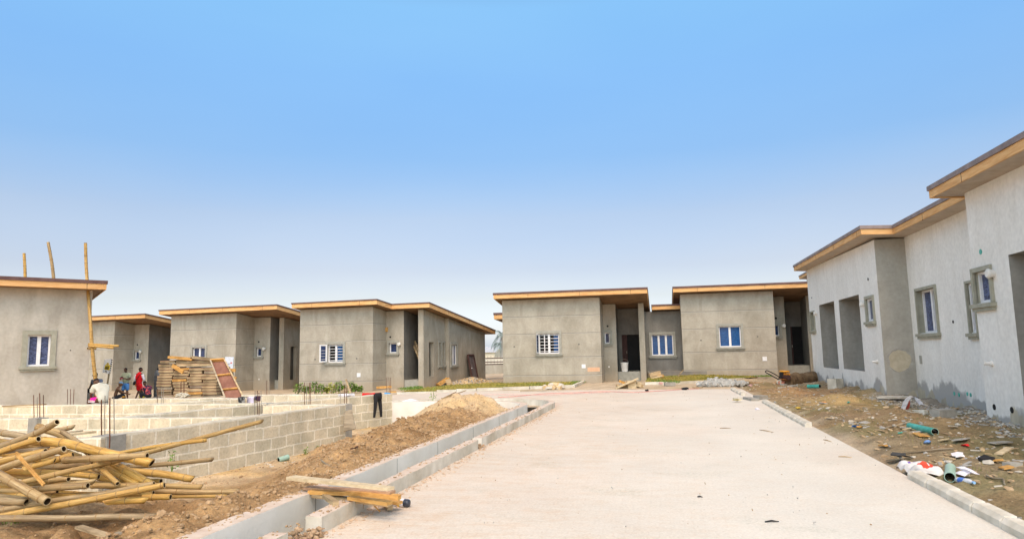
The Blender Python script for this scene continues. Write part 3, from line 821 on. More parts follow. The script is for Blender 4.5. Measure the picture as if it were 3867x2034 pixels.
wall(m, FT(0), 0, xfar, -.5, zA0, zA1, [rv(big1, 1.7, 2), rv(big2, 1.7, 2), rv(sm1, .5, 3), rv(sm2, .4, 3)], depth=.9)
TR_wallmb = m
# shallow reveals for the small windows come from their own frames
m.mat(1)
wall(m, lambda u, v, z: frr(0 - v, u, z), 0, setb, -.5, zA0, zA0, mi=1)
wall(m, lambda u, v, z: frr(xfar + v, u, z), 0, 8, -.5, zA1, zA1 - .6, mi=0)
xC = frr.front(3729, 1578, 0)[0]               # negative: nearer the camera
wB = srt(hp(1332, 205, 1172, 578, setb))
sl = srt(hp(1664, 150, 1606, 575, setb))
zB0 = frr.front(3407, 897, setb)[1]
zB1 = frr.front(3632, 800, setb)[1]
zB1 = min(zB1, zB0 - .0)
wall(m, FT(setb), xC, 0, -.5, zB1, zB0, [rv(wB, .4, 3), rv(sl, .35, 3)], depth=.3)
ztC = frr.front(3627, 727, 0)[1]
xend = xC - 7.5
wC = srt(hp(1797, 50, 1660, 322, 0))
opC = srt((frr.front(3867, 1040, 0)[0] - 2.5, frr.front(3806, 950, 0)[0], .55, frr.front(3789, 968, 0)[1]))
wall(m, FT(0), xend, xC, -.5, ztC, ztC, [rv(wC, .5, 3), rv(opC, 1.7, 2)], depth=.9)
wall(m, lambda u, v, z: frr(xC + v, u, z), 0, setb, -.5, ztC, ztC, mi=0)
m.mat(2)
# room backs inside the big openings
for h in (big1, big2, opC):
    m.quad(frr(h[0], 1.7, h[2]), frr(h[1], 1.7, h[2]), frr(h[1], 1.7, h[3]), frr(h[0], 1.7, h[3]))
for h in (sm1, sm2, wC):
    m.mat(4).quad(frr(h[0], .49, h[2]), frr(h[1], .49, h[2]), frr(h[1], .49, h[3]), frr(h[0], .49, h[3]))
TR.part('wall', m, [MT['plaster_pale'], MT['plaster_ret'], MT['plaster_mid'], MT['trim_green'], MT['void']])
window(TR, FT(0), *sm1, 'empty', tr=.07, trim='trim_green')
window(TR, FT(0), *sm2, 'single', tr=.09, trim='trim_green', glassm='glass_n', depth=.1)
window(TR, FT(setb), *wB, 'double', tr=.08, trim='trim_green', glassm='glass_w', depth=.2)
window(TR, FT(setb), *sl, 'single', tr=.06, trim='trim_green', glassm='glass_w', depth=.1, nm='slim_window')
window(TR, FT(0), *wC, 'single', tr=.09, trim='trim_green', glassm='glass_w', depth=.13)
for q in ((304, 413), (706, 333), (1812, 72)):
    u, z = frr.front(*cr(*q), 0); lamp(TR, FT(0), u, z, .10)
for q, r, mt in (((742, 122), .05, 'void'), ((262, 280), .04, 'void')):
    u, z = frr.front(*cr(*q), 0); spot_hole(TR, FT(0), u, z, r, mt)
u, z = frr.front(2950 + 1460/1.9357, 500 + 872/1.9357, 0); spot_hole(TR, FT(0), u, z, .055, 'pipe')
u, z = frr.front(*cr(1468, 484), setb); spot_hole(TR, FT(setb), u, z, .04)
u, z = frr.front(*cr(1192, 807), setb); mm = MB(); mm.box(FT(setb), u - .09, u + .09, -.02, .012, z - .12, z + .12); TR.part('meter_box', mm, MT['trim'])
for q in ((823, 823), (1802, 838)):
    u, z = frr.front(*cr(*q), 0); mm = MB(); mm.tube([FT(0)(u, -.02, z), FT(0)(u, .05, z)], .055, 12); mm.tube([FT(0)(u, .05, z), FT(0)(u, .16, z)], .035, 12); TR.part('pipe_stub', mm, MT['plastic_w'])
for q in ((1478, 1095), (1518, 1105), (1590, 1098), (1618, 1106)):
    u, z = frr.front(*cr(*q), setb); spot_hole(TR, FT(setb), u, z, .05, 'pipe', 'pipe_hole')
for q in ((1820, 1210), (1970, 1235)):
    u, z = frr.front(*cr(*q), 0); spot_hole(TR, FT(0), u, z, .06, 'void', 'pipe_hole')
# round cream patch where a hole in the return wall was filled
mm = MB(); rng = random.Random(5)
Tr = lambda u, v, z: frr(0 - v, u, z)
pc = cr(1012, 815)
d = ray(*pc); P0 = frr(0, 0, 0); t = (P0 - CAM).dot(frr.ex) / d.dot(frr.ex); pp = CAM + d * t
uu = (pp - frr.O).dot(frr.ey); zz = pp.z
ring = [Tr(uu + math.cos(a) * .31 * rng.uniform(.88, 1.08), .012, zz + math.sin(a) * .33 * rng.uniform(.9, 1.06)) for a in [k * 2 * math.pi / 26 for k in range(26)]]
mm.add(ring, [tuple(range(26))])
TR.part('filled_patch', mm, noisy('cream_mortar_patch', [(.3, (.38, .33, .235)), (.7, (.52, .46, .345))], scale=6, bump=.8, bscale=14))
mm = MB(); ring = [Tr(min(setb - .01, uu + .05 + math.cos(a) * .42 * rng.uniform(.9, 1.05)), .006, zz + math.sin(a) * .37) for a in [k * 2 * math.pi / 26 for k in range(26)]]
mm.add(ring, [tuple(range(26))]); TR.part('patch_surround', mm, MT['conc_grey'])
# roofs
ovr = .55
xt = frr.front(2997.5, 1012, -ovr)[0]; xk = frr.front(3252, 880, -ovr)[0]; xn2 = frr.front(3375, 887.5, setb - ovr)[0]
zfa = frr.front(2997, 1024, -ovr)[1]; zfb = frr.front(3251, 886, -ovr)[1]
zn = frr.front(3375, 888, setb - ovr)[1]; zc_ = frr.front(3628, 770, setb - ovr)[1]
print('ROOF AB', xfar, xt, xk, xn2, zfa, zfb, zn, zc_, 'walls', zA0, zA1, zB0, zB1, ztC, 'holes', big1, big2, opC, 'xC', xC)
zAB = (zfa + zfb + zn) / 3
x_in = xn2
def zab(x, y):
    if x > xk - .3: return zfb + (zfa - zfb) * (x - xk) / (xt - xk) - .06 * (y + ovr)
    return zn - .06 * (y - setb + ovr)
roof(TR, [(xt, -ovr), (xk, -ovr), (xn2, setb - ovr), (xC + .02, setb - ovr), (xC + .02, 8), (xt, 8)], zab, fr=frr, h_f=.17, h_c=.10, capm='roof_grey', sofm='soffit_pale')
xct = frr.front(3510, 750, -ovr)[0]; zct = frr.front(3510, 750, -ovr)[1]; zce = frr.front(3828, 584, -ovr)[1]
print('ROOF C', xct, zct, zce)
zc2 = (zct + zce) / 2
roof(TR, [(xct, -ovr), (xend - .5, -ovr), (xend - .5, 8), (xct, 8)], lambda x, y: zct + (zce - zct) * (x - xct) / (frr.front(3828, 584, -ovr)[0] - xct) - .05 * (y + ovr), fr=frr, h_f=.17, h_c=.10, capm='roof_grey', sofm='soffit_pale')
m = MB(); zz = ztC
wall(m, lambda u, v, z: frr(xC + v, u, z), 0, 8, 3.5, ztC, ztC - .3, mi=0)
wall(m, lambda u, v, z: frr(u, 8 + v, z), xend, xfar, -.5, 4.2, 4.2)
wall(m, lambda u, v, z: frr(xend - v, u, z), 0, 8, -.5, ztC, ztC - .3)
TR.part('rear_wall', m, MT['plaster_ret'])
# the set-back rear bay whose roof corner shows just beyond its far end
yb_ = .1
while frr.front(3018, 1052, yb_)[0] > xfar + 1.6 or frr.front(3018, 1052, yb_)[0] < xfar + .3:
    yb_ += .02
    if yb_ > 3: break
xb2, zb2 = frr.front(3018, 1054, yb_)
roof(TR, [(xb2, yb_), (xfar + .05, yb_), (xfar + .05, 6), (xb2, 6)], lambda x, y: zb2 - .05 * (y - yb_), fr=frr, h_f=.17, h_c=.08, capm='roof_grey', sofm='soffit_pale')
m = MB(); m.box(frr, xfar + .01, xb2 - .3, yb_ + .45, 5.5, -.5, zb2 - .02); TR.part('rear_bay_wall', m, MT['plaster_mid'])
print('BAY', xfar, xb2, yb_, zb2)
# ------------------------------------------------------------------ ground
def vnoise(x, y, seed=0):
    xi = np.floor(x).astype(np.int64); yi = np.floor(y).astype(np.int64)
    xf = x - xi; yf = y - yi
    def h(a, b):
        n = (a * 374761393 + b * 668265263 + seed * 974711) & 0x7fffffff
        n = ((n ^ (n >> 13)) * 1274126177) & 0x7fffffff
        return ((n ^ (n >> 16)) & 0xffff) / 65535.0
    u = xf * xf * (3 - 2 * xf); v = yf * yf * (3 - 2 * yf)
    return (h(xi, yi) * (1-u) + h(xi+1, yi) * u) * (1-v) + (h(xi, yi+1) * (1-u) + h(xi+1, yi+1) * u) * v - .5
def fbm(x, y, f, o=4, seed=0, g=.5):
    r = 0; a = 1
    for k in range(o):
        r = r + a * vnoise(x * f, y * f, seed + k); f *= 2.03; a *= g
    return r
def sst(a, b, x):
    t = np.clip((x - a) / (b - a), 0, 1); return t * t * (3 - 2 * t)
def base(t):                                  # the site falls gently to the left
    return -.3 * sst(-6.5, -18, t)
def gauss(s, t, s0, t0, rs, rt): return np.exp(-((s - s0) / rs) ** 2 - ((t - t0) / rt) ** 2)

def sheet(name, sv, tv, zf, cf, mat, label=None, cat=None, smooth=True, skip=None, alpha=None):
    sv = np.array(sv, float); tv = np.array(tv, float)
    S_, T_ = np.meshgrid(sv, tv, indexing='ij')
    Z = zf(S_, T_) + 0 * S_
    X = S_ * SA + T_ * CA; Y = S_ * CA - T_ * SA
    ns, ntt = S_.shape
    vs = np.stack([X, Y, Z], -1).reshape(-1, 3)
    idx = np.arange(ns * ntt).reshape(ns, ntt)
    q = np.stack([idx[:-1, :-1], idx[1:, :-1], idx[1:, 1:], idx[:-1, 1:]], -1).reshape(-1, 4)
    if skip is not None:
        sc = (S_[:-1, :-1] + S_[1:, 1:]) / 2; tcn = (T_[:-1, :-1] + T_[1:, 1:]) / 2
        q = q[~skip(sc, tcn).reshape(-1)]
    me = bpy.data.meshes.new(name)
    me.vertices.add(len(vs)); me.vertices.foreach_set('co', vs.reshape(-1))
    me.loops.add(len(q) * 4); me.loops.foreach_set('vertex_index', q.reshape(-1).astype(np.int32))
    me.polygons.add(len(q)); me.polygons.foreach_set('loop_start', np.arange(0, len(q)*4, 4, dtype=np.int32))
    me.update(calc_edges=True); me.validate()
    C = cf(S_, T_, Z)
    ca = me.color_attributes.new('Col', 'FLOAT_COLOR', 'POINT')
    ca.data.foreach_set('color', C.reshape(-1).astype(np.float32))
    me.polygons.foreach_set('use_smooth', [smooth] * len(me.polygons))
    me.materials.append(mat)
    o = bpy.data.objects.new(name, me); COL.objects.link(o)
    tag(o, label, cat, None, 'structure')
    return o
def mixc(*pairs):
    """start colour then (mask, colour) pairs"""
    c = np.array(pairs[0], float)
    m0 = pairs[1][0]
    out = np.ones(m0.shape + (4,)); out[..., :3] = c
    for m_, cc in pairs[1:]:
        m_ = np.clip(m_, 0, 1)[..., None]
        out[..., :3] = out[..., :3] * (1 - m_) + np.array(cc) * m_
    return out
BROWN, DBROWN, SAND, YSAND, OLIVE, GREYG = (.41, .27, .135), (.24, .145, .068), (.60, .475, .31), (.60, .42, .18), (.285, .235, .12), (.35, .325, .28)
S_END, T_LOT = 20.95, -4.02

def hlot(s, t):
    z = -.45 + 0 * s
    near = 1 - sst(8.5, 11.0, s)
    outer = -6.3 + .95 * near
    ridge = sst(outer - 1.0, outer + 1.1, t)
    top = .10 + .16 * np.exp(-((t + 5.1) / .8) ** 2) * (.4 + .6 * sst(8, 13, s)) * (1 - sst(17.2, 18.6, s)) + .13 * fbm(s, t, .7, 3, 5)
    far = 1 - sst(17.6, 19.3, s)
    z = z + (top + .45) * ridge * far
    nz = (1 - sst(7.5, 9.5, s)) * sst(-11.5, -8.5, t)
    z = np.maximum(z, -.45 + nz * (.24 + .1 * fbm(s, t, .8, 3, 9)))
    sand = gauss(s, t, 18.15, -5.5, 1.35, 1.5)
    z = z + .88 * sand * (1 - ridge * far * .55)
    z = z + .22 * gauss(s, t, 19.9, -7.2, .5, .5) + .2 * gauss(s, t, 19.6, -4.9, .6, .9)
    rough = np.clip(ridge * far + nz, 0, 1) * .9 + .12
    c = np.abs(fbm(s, t, 2.3, 4, 21)) * .26 + np.abs(fbm(s, t, 7.0, 3, 31)) * .13
    z = z + (c - .04) * rough * (.55 + .9 * np.clip(fbm(s, t, .6, 2, 77) + .5, 0, 1))
    lim = sst(T_LOT - .55, T_LOT, t)
    z = z * (1 - lim) + np.minimum(z, .14) * lim
    return np.maximum(z, -.6)
def clot(s, t, z):
    near = 1 - sst(8.5, 11.0, s)
    ridge = sst(-8.2 - .9 * near, -6.2, t) * (1 - sst(14.6, 17.4, s + 1.2 * fbm(s, t, 1, 3, 3) - .5 * (t + 5)))
    n = fbm(s, t, 1.3, 4, 8)
    d = fbm(s, t, 5, 3, 18)
    return mixc(SAND, (ridge * 1.0, BROWN), (ridge * sst(.0, .35, n) * .8, DBROWN), (ridge * sst(.1, .4, d) * .5, DBROWN),
                ((1 - ridge) * sst(-.1, .3, n) * .6, YSAND), (gauss(s, t, 18, -5.4, 1.6, 1.6) * .7, (.60, .45, .27)))
def cells(*seg):
    out = []
    for a, b, n in seg: out += list(np.linspace(a, b, n, endpoint=False))
    return out
sheet('soil', cells((2, 16, 210), (16, S_END, 66)) + [S_END], cells((-26, -12, 60), (-12, T_LOT, 122)) + [T_LOT], hlot, clot, MT['soil'],
      'lumpy brown soil and pale sand around the block foundation', 'soil')

def hright(s, t):
    z = -.03 + .05 * sst(2.9, 3.6, t) * (1 - sst(30, 33, s)) + 0 * s
    z = z + .10 * fbm(s, t, .45, 3, 51) + .16 * np.abs(fbm(s, t, 1.9, 4, 41)) + .03 * fbm(s, t, 8, 3, 61)
    z = z + .16 * sst(5.3, 6.6, t) * (.6 + fbm(s, t, .8, 2, 71))
    z = z + .22 * gauss(s, t, 16.5, 4.9, .9, .55) + .16 * gauss(s, t, 14.6, 5.2, .7, .5) + .2 * gauss(s, t, 21.5, 5.0, 1.0, .5)
    z = z + .18 * gauss(s, t, 27, 4.4, 1.6, .5) + .15 * gauss(s, t, 30, 4.0, 1.2, .6)
    lim = 1 - sst(3.0, 3.5, t)
    z = z * (1 - lim) + np.minimum(z - .04, -.02) * lim
    z = z - .25 * sst(7.6, 8.3, t)
    return z
def cright(s, t, z):
    n = fbm(s, t, .55, 4, 81); n2 = fbm(s, t, 1.4, 4, 91)
    wallside = sst(5.9, 6.5, t + .5 * n2) * (1 - sst(22.5, 24.5, s))
    return mixc((.27, .22, .14), (sst(-.15, .15, n) * .8, (.215, .195, .10)), (sst(.05, .35, n2) * .55, (.27, .185, .105)),
                (gauss(s, t, 21.5, 4.9, 2.4, 1.2) * .8, (.46, .34, .16)), (gauss(s, t, 26.5, 4.6, 3, 1.6) * .8, (.38, .235, .12)),
                (gauss(s, t, 15, 5.0, 1.6, .9) * .6, (.38, .25, .14)), (wallside * .9, (.30, .28, .24)),
                ((1 - sst(2.9, 3.4, t + .3 * n2)) * .7, (.52, .44, .33)), (sst(30, 32, s) * .8, (.50, .41, .29)))
sheet('soil', cells((2, 16, 170), (16, 34, 150), (34, 45, 30)) + [45], cells((3.0, 8.5, 75)) + [8.5], hright, cright, MT['soil'],
      'littered brown and olive dirt verge beside the pale row building', 'soil')

def skipf(s, t):
    return ((s > 2) & (s < S_END) & (t > -26) & (t < T_LOT)) | ((s > 2) & (s < 45) & (t > 3.0) & (t < 8.5)) | ((s > 2) & (s < S_END) & (t > T_LOT) & (t < -3.2))
sv = [-600, -200, -60, -20, -5] + [2] + list(np.linspace(3, 20, 18)) + [S_END] + list(np.linspace(22, 44, 23)) + [45] + list(np.linspace(47, 80, 12)) + [100, 140, 220, 400, 900, 1500]
tv = [-1500, -600, -250, -120, -80, -50, -35] + [-26] + list(np.linspace(-25, -5, 21)) + [T_LOT, -3.2] + list(np.linspace(-2.5, 2.5, 6)) + [3.0] + list(np.linspace(4, 8, 5)) + [8.5] + list(np.linspace(10, 40, 16)) + [60, 100, 200, 500, 1500]
def cfar(s, t, z):
    n = fbm(s, t, .3, 4, 15)
    far = sst(60, 110, s)
    return mixc((.50, .42, .31), (sst(-.1, .3, n) * .6, (.42, .33, .22)), (far * .8, (.33, .33, .22)))
sheet('ground', sv, tv, lambda s, t: base(t) - .03 + .0 * s, cfar, MT['soil_far'], 'sandy site ground between and behind the houses', 'ground', skip=skipf)

# road and cross street as one dusty paved sheet
def zroad(s, t): return base(t) + .006
def skr(s, t): return (s < 22.25) & (t < -3.28)
def croad(s, t, z):
    n = fbm(s, t, .35, 4, 33); left = sst(1.5, -3.2, t + 1.2 * n)
    c = mixc((.605, .585, .53), (left * .7, (.59, .52, .44)), (sst(.05, .35, n) * .35, (.60, .52, .44)), (sst(24, 27, s) * .5, (.58,.53,.47)),
             (sst(1.9, 2.9, t) * .4 * sst(-.2, .3, n), (.56, .53, .47)))
    c[..., 3] = np.clip(left * .55, 0, 1)
    return c
rs = cells((-8, 4, 12), (4, 22.25, 60), (22.25, 29.2, 16)) + [29.2]
rt = cells((-60, -26, 10), (-26, -3.28, 40), (-3.28, 2.98, 30)) + [2.98]
sheet('road', rs, rt, zroad, croad, MT['road'], 'pale dusty block-paved road running up to the houses', 'road', skip=skr)
# rounded corner where the road turns left round the drain: fillet of paving
m = MB()
cs, ct, rr = 20.2, -5.3, 2.02
pts = [ST(22.25, -3.28, .006)]
arc = [ST(cs + rr * math.sin(a), ct + rr * math.cos(a), .006) for a in [k * math.pi / 2 / 14 for k in range(15)]]
for a, b in zip(arc[:-1], arc[1:]): m.add([pts[0], a, b], [(0, 1, 2)])
for a in (ST(22.25, ct, .006),): m.add([pts[0], arc[-1], a], [(0, 1, 2)])
o = struct('road', m, MT['conc_pink'], 'paved fillet rounding the corner of the two roads', 'road')

# ------------------------------------------------------------------ drain and kerbs
def sweep(mb, path, w, z0, z1, topi=0, sidei=0, jit=0, rng=None, left=True):
    """path: list of (s,t) of the road-side face; the wall lies on its left; z added to base(t)"""
    P = [Vector(p) for p in path]; n = len(P)
    rows = []
    for i in range(n):
        d = (P[min(i+1, n-1)] - P[max(i-1, 0)]).normalized()
        nrm = Vector((0 * d.x, 0)); nrm = Vector((d.y, -d.x)) * (-1)   # left of travel in (s,t) is -t when going +s
        q = P[i] + Vector((d.y, -d.x)) * w
        zb = float(base(np.array(P[i].y)))
        j = rng.uniform(-jit, jit) if jit else 0
        j2 = rng.uniform(-jit, jit) if jit else 0
        rows.append([ST(P[i].x, P[i].y, z0 + zb), ST(P[i].x, P[i].y + 0, z1 + zb + j), ST(q.x, q.y, z1 + zb + j2), ST(q.x, q.y, z0 + zb)])
    for a, b in zip(rows[:-1], rows[1:]):
        mb.mat(sidei).quad(a[0], b[0], b[1], a[1])
        mb.mat(topi).quad(a[1], b[1], b[2], a[2])
        mb.mat(sidei).quad(a[2], b[2], b[3], a[3])
    mb.mat(sidei).quad(*rows[0]); mb.quad(*rows[-1][::-1])
rng = random.Random(3)
def line(s0, s1, t, step=.3):
    n = max(1, int((s1 - s0) / step)); return [(s0 + (s1 - s0) * k / n, t) for k in range(n + 1)]
def arcp(cs, ct, r, a0=0, a1=math.pi/2, n=14):
    return [(cs + r * math.sin(a0 + (a1 - a0) * k / n), ct + r * math.cos(a0 + (a1 - a0) * k / n)) for k in range(n + 1)]
dr = Thing('concrete_drain', ST(4, -3.9, 0), 'long open concrete drain channel curving left round the lot', 'drain')
m = MB()
tl = -3.84
path = line(-2, 18.8, tl) + arcp(18.8, -5.6, 1.76) [1:] + [(20.56, t) for t in np.linspace(-6, -26, 30)]
sweep(m, path, .2, -.5, .21, 1, 0, .005, rng)
dr.part('channel_wall', m, [MT['conc'], MT['conc_pink']])
m = MB()
for s in (4.7, 7.05, 9.4, 11.2, 13.4, 15.6, 17.6): m.box(ST, s, s + .012, tl - .01, tl + .004, -.3, .2) if False else m.box(lambda x, y, z: ST(x, y, z), s, s + .008, tl, tl + .003, -.3, .2)
dr.part('joint', m, MT['groove_d'])
m = MB()
fl = line(-2, 18.8, -3.40) + arcp(18.8, -5.6, 2.2)[1:] + [(21.0, t) for t in np.linspace(-6, -26, 30)]
sweep(m, fl, .44, -.42, -.30); dr.part('channel_floor', m, MT['conc_dirty'])
m = MB()
kp = line(7.0, 20.2, -3.28) + arcp(20.2, -5.3, 2.02)[1:] + [(22.22, t) for t in np.linspace(-6, -26, 30)]
# near-side kerb, cast in lengths with broken gaps
segs = []
def kseg(a, b): return line(a, b, -3.28, .25)
kerb_specs = [(kseg(-2, 5.55), 'kerb cast beside the drain, nearest length before the broken gap'),
              (kseg(6.15, 11.75), 'kerb cast beside the drain, length lying under the plank pile'),
              (kseg(12.0, 20.2) + arcp(20.2, -5.3, 2.02)[1:] + [(22.22, t) for t in np.linspace(-6, -26, 30)], 'kerb cast beside the drain, far length that bends left')]
for pth, lb in kerb_specs:
    m = MB(); sweep(m, pth, .17, -.42, .165, 1, 0, .006, rng)
    single('kerb', m, [MT['conc_dirty'], MT['conc_pink']], lb, 'kerb', group='cast kerb lengths along the drain')
m = MB()
for k in range(420):
    m.mat(0).blob(ST(rng.uniform(5.5, 6.2), rng.uniform(-3.5, -3.22), rng.uniform(-.12, .07)), rng.choice([.01, .015, .022, .035]), rng, sq=.8)
for k in range(90):
    m.blob(ST(rng.uniform(11.74, 12.02), rng.uniform(-3.47, -3.25), rng.uniform(-.05, .07)), rng.uniform(.015, .04), rng)
single('rubble', m, noisy('kerb_rubble', [(.3, (.28, .175, .10)), (.7, (.44, .31, .19))], scale=9), 'crumbled concrete rubble filling the broken kerb gaps', 'rubble', kind='stuff')

# right-hand precast kerb blocks
def kerb_block(name, s0, s1, t0, label, grp, tilt=0, ch=.042, wd=.15, h=.105, zoff=0):
    m = MB(); rngk = random.Random(int(s0 * 100))
    prof = [(0, -.1), (0, h - ch), (ch, h), (wd, h), (wd, -.1)]
    e = .018
    j = rngk.uniform(-.01, .01); jt = rngk.uniform(-.008, .008)
    rows = []
    for s, ins in ((s0, e), (s0 + .02, 0), (s1 - .02, 0), (s1, e)):
        rows.append([ST(s, t0 + jt + (a + ins * (.5 if a == 0 else -.5)) + tilt * (s - s0), z - (ins * .4 if z > 0 else 0) + j + zoff) for a, z in prof])
    n = len(prof)
    for a, b in zip(rows[:-1], rows[1:]):
        for k in range(n - 1): m.quad(a[k], b[k], b[k+1], a[k+1])
    m.add(rows[0], [tuple(range(n))]); m.add(rows[-1], [tuple(range(n))[::-1]])
    return m
nearlab = ['end block of the near right kerb, beside the cement bag', 'second kerb block from the cement bag', 'third kerb block from the cement bag', 'fourth kerb block from the cement bag', 'fifth kerb block from the cement bag', 'sixth kerb block from the cement bag, at the frame edge', 'seventh kerb block from the cement bag, cut by the frame']
s = 9.72
for k in range(9):
    a = s - .62
    single('kerb_block', kerb_block('k', a, s - .012, 2.93, '', ''), MT['conc_dirty'], (nearlab + ['kerb block out at the near end of the right kerb'] * 3)[k], 'kerb block', group='precast kerb blocks along the right side')
    s = a
s = 15.45
k = 0
while s < 21.9:
    single('kerb_block', kerb_block('k', s, s + .585, 2.80, '', ''), MT['conc_dirty'],
           'pale kerb block in the far right run, number %s from its near end' % ['one', 'two', 'three', 'four', 'five', 'six', 'seven', 'eight', 'nine', 'ten', 'eleven', 'twelve'][min(k, 11)],
           'kerb block', group='precast kerb blocks along the right side')
    s += .6; k += 1
for k in range(4):
    s = 25.2 + k * .85
    single('kerb_block', kerb_block('k', s, s + .8, 2.55 - .02 * k, '', ''), MT['conc_dirty'], ['kerb block half buried in brown dirt beyond the gap, nearest of four', 'kerb block half buried beyond the gap, second of four', 'kerb block half buried beyond the gap, third of four', 'kerb block touching the heap of grey paving blocks'][k], 'kerb block', group='precast kerb blocks along the right side')

# ------------------------------------------------------------------ block foundation
ZT = .5
FD = Thing('block_foundation', G(461, 1635, ZT) * 1.0 - Vector((0, 0, ZT + .45)), 'low unfinished sandcrete block foundation walls with steel starter bars', 'foundation')
def uvbox(mb_list, name, a, b, th=.225, z0=-.6, z1=ZT, parent=None, z1b=None):
    """block wall between a and b (centreline), brick UVs in metres"""
    a = Vector((a.x, a.y, 0)); b = Vector((b.x, b.y, 0))
    d = b - a; Ln = d.length; d.normalize(); nrm = Vector((-d.y, d.x, 0)) * th / 2
    z1b = z1 if z1b is None else z1b
    bm = bmesh.new(); uv = bm.loops.layers.uv.new('UVMap')
    n = max(1, int(Ln / .25)); r = random.Random(int(abs(a.x * 31 + b.y * 17) * 10))
    tz = [z1 + (z1b - z1) * k / n + r.uniform(-.014, .008) for k in range(n + 1)]
    def face(ps, uvs, mi):
        vs = [bm.verts.new(p) for p in ps]; f = bm.faces.new(vs); f.material_index = mi
        for l, q in zip(f.loops, uvs): l[uv].uv = q
    for k in range(n):
        u0, u1 = Ln * k / n, Ln * (k + 1) / n
        p, q = a + d * u0, a + d * u1
        for sg in (1, -1):
            A, B = p + nrm * sg, q + nrm * sg
            o = .0 if sg > 0 else .2
            face([A + Vector((0, 0, z0)), B + Vector((0, 0, z0)), B + Vector((0, 0, tz[k+1])), A + Vector((0, 0, tz[k]))],
                 [(u0 + o, z0 - ZT + .94), (u1 + o, z0 - ZT + .94), (u1 + o, tz[k+1] - ZT + .94), (u0 + o, tz[k] - ZT + .94)], 0)
        face([p + nrm + Vector((0, 0, tz[k])), q + nrm + Vector((0, 0, tz[k+1])), q - nrm + Vector((0, 0, tz[k+1])), p - nrm + Vector((0, 0, tz[k]))], [(u0, 0), (u1, 0), (u1, .2), (u0, .2)], 1)
    for P, z, in ((a, tz[0]), (b, tz[-1])):
        face([P + nrm + Vector((0, 0, z0)), P - nrm + Vector((0, 0, z0)), P - nrm + Vector((0, 0, z)), P + nrm + Vector((0, 0, z))],
             [(0, z0 - ZT + .94), (.225, z0 - ZT + .94), (.225, z - ZT + .94), (0, z - ZT + .94)], 0)
    bmesh.ops.recalc_face_normals(bm, faces=bm.faces)
    me = bpy.data.meshes.new(name); 
    for v in bm.verts: v.co -= FD.b
    bm.to_mesh(me); bm.free()
    me.materials.append(MT['block']); me.materials.append(MT['blocktop'])
    o = bpy.data.objects.new(name, me); COL.objects.link(o); o.parent = FD.o
    return o
g = lambda x, y, z=ZT: G(x, y, z)
c1 = g(425, 1640); f1e = g(1302, 1524)
W = []
def W_(p, q, z1=ZT, **k): uvbox(W, 'block_wall', p, q, z1=z1, **k)
W_(c1, f1e)                                    # nearest long wall
W_(g(20, 1650), g(400, 1647), .49)             # near short wall behind the bamboo
F3a, F3b = g(-60, 1577), g(905, 1571)
W_(F3a, F3b, .493)
W_(g(-60, 1529), g(1010, 1521), .497)
W_(g(470, 1572), g(1008, 1521), .503)
W_(g(1000, 1522), g(1472, 1484), .498)
W_(g(420, 1504), g(965, 1499), .491)
W_(g(560, 1523), g(955, 1499), .488)
W_(g(920, 1489), g(1300, 1487), .5)
W_(g(1310, 1488.5), g(1466, 1484.5), .485) if False else None
W_(g(1002, 1526), g(1298, 1523), .486)
def column(p, w=.26, z0=-.6, z1=ZT + .004, rot=R(20)):
    m = MB(); c, s_ = math.cos(rot), math.sin(rot)
    T = lambda x, y, z: Vector((p.x + x * c + y * s_, p.y - x * s_ + y * c, z))
    m.box(T, -w/2, w/2, -w/2, w/2, z0, z1)
    FD.part('column_stub', m, MT['conc_grey'])
column(g(412, 1642), .34); column(g(995, 1564), .25); column(g(1303, 1524), .25, rot=R(23)); column(g(1006, 1521), .27)
column(g(146, 1578, .493), .26)
def rebar(px, py0, py1, mat='rust', rad=.0085, zt=ZT):
    b = g(px, py1, zt)
    top = D(px - (py1 - py0) * .02 * 0 + random.uniform(-2, 2), py0, b.y)
    m = MB(); mid = (b + top) / 2 + Vector((random.uniform(-.006, .006), 0, 0))
    b2 = b - Vector((0, 0, .12))
    m.tube([b2, b, mid, top], rad * .85, 6)
    FD.part('rebar', m, MT[mat])
c3 = lambda x, y: (40 + x / 4.516, 1480 + y / 4.516)
for x, a, b, mt, r in ((1553, 125, 735, 'rust', .011), (1608, 60, 720, 'steel', .008), (1692, 100, 815, 'rust', .011), (1768, 80, 710, 'steel', .009),
                    (400, 45, 400, 'rust', .009), (463, 85, 415, 'steel', .009), (497, 15, 435, 'rust', .011), (566, 45, 395, 'rust', .009),
                    (968, 0, 180, 'rust', .009), (1022, 0, 182, 'rust', .009), (1074, 0, 180, 'rust', .009)):
    x_, a_ = c3(x, a); _, b_ = c3(x, b)
    if a == 0: a_ -= 12
    rebar(x_, a_, b_, mt, r)
cB = lambda x, y: (900 + x / 1.9357, 1050 + y / 1.9357)
for x, a, b, mt in ((120, 820, 985, 'steel'), (141, 820, 990, 'rust'), (152, 835, 1000, 'rust'), (168, 820, 985, 'steel'),
                    (196, 750, 850, 'steel'), (208, 745, 850, 'rust'), (219, 745, 850, 'steel'), (229, 750, 850, 'steel'),
                    (484, 760, 900, 'rust'), (500, 762, 902, 'steel'), (517, 762, 900, 'rust'), (528, 760, 902, 'rust'),
                    (745, 780, 915, 'steel'), (776, 775, 915, 'rust'), (791, 780, 915, 'rust'),
                    (1082, 725, 830, 'rust'), (1094, 722, 830, 'steel'), (1104, 722, 830, 'rust'), (1112, 724, 830, 'rust')):
    x_, a_ = cB(x, a); _, b_ = cB(x, b); rebar(x_, a_, b_, mt, .009)
cP = lambda x, y: (560 + x / 5.8545, 1320 + y / 5.8545)
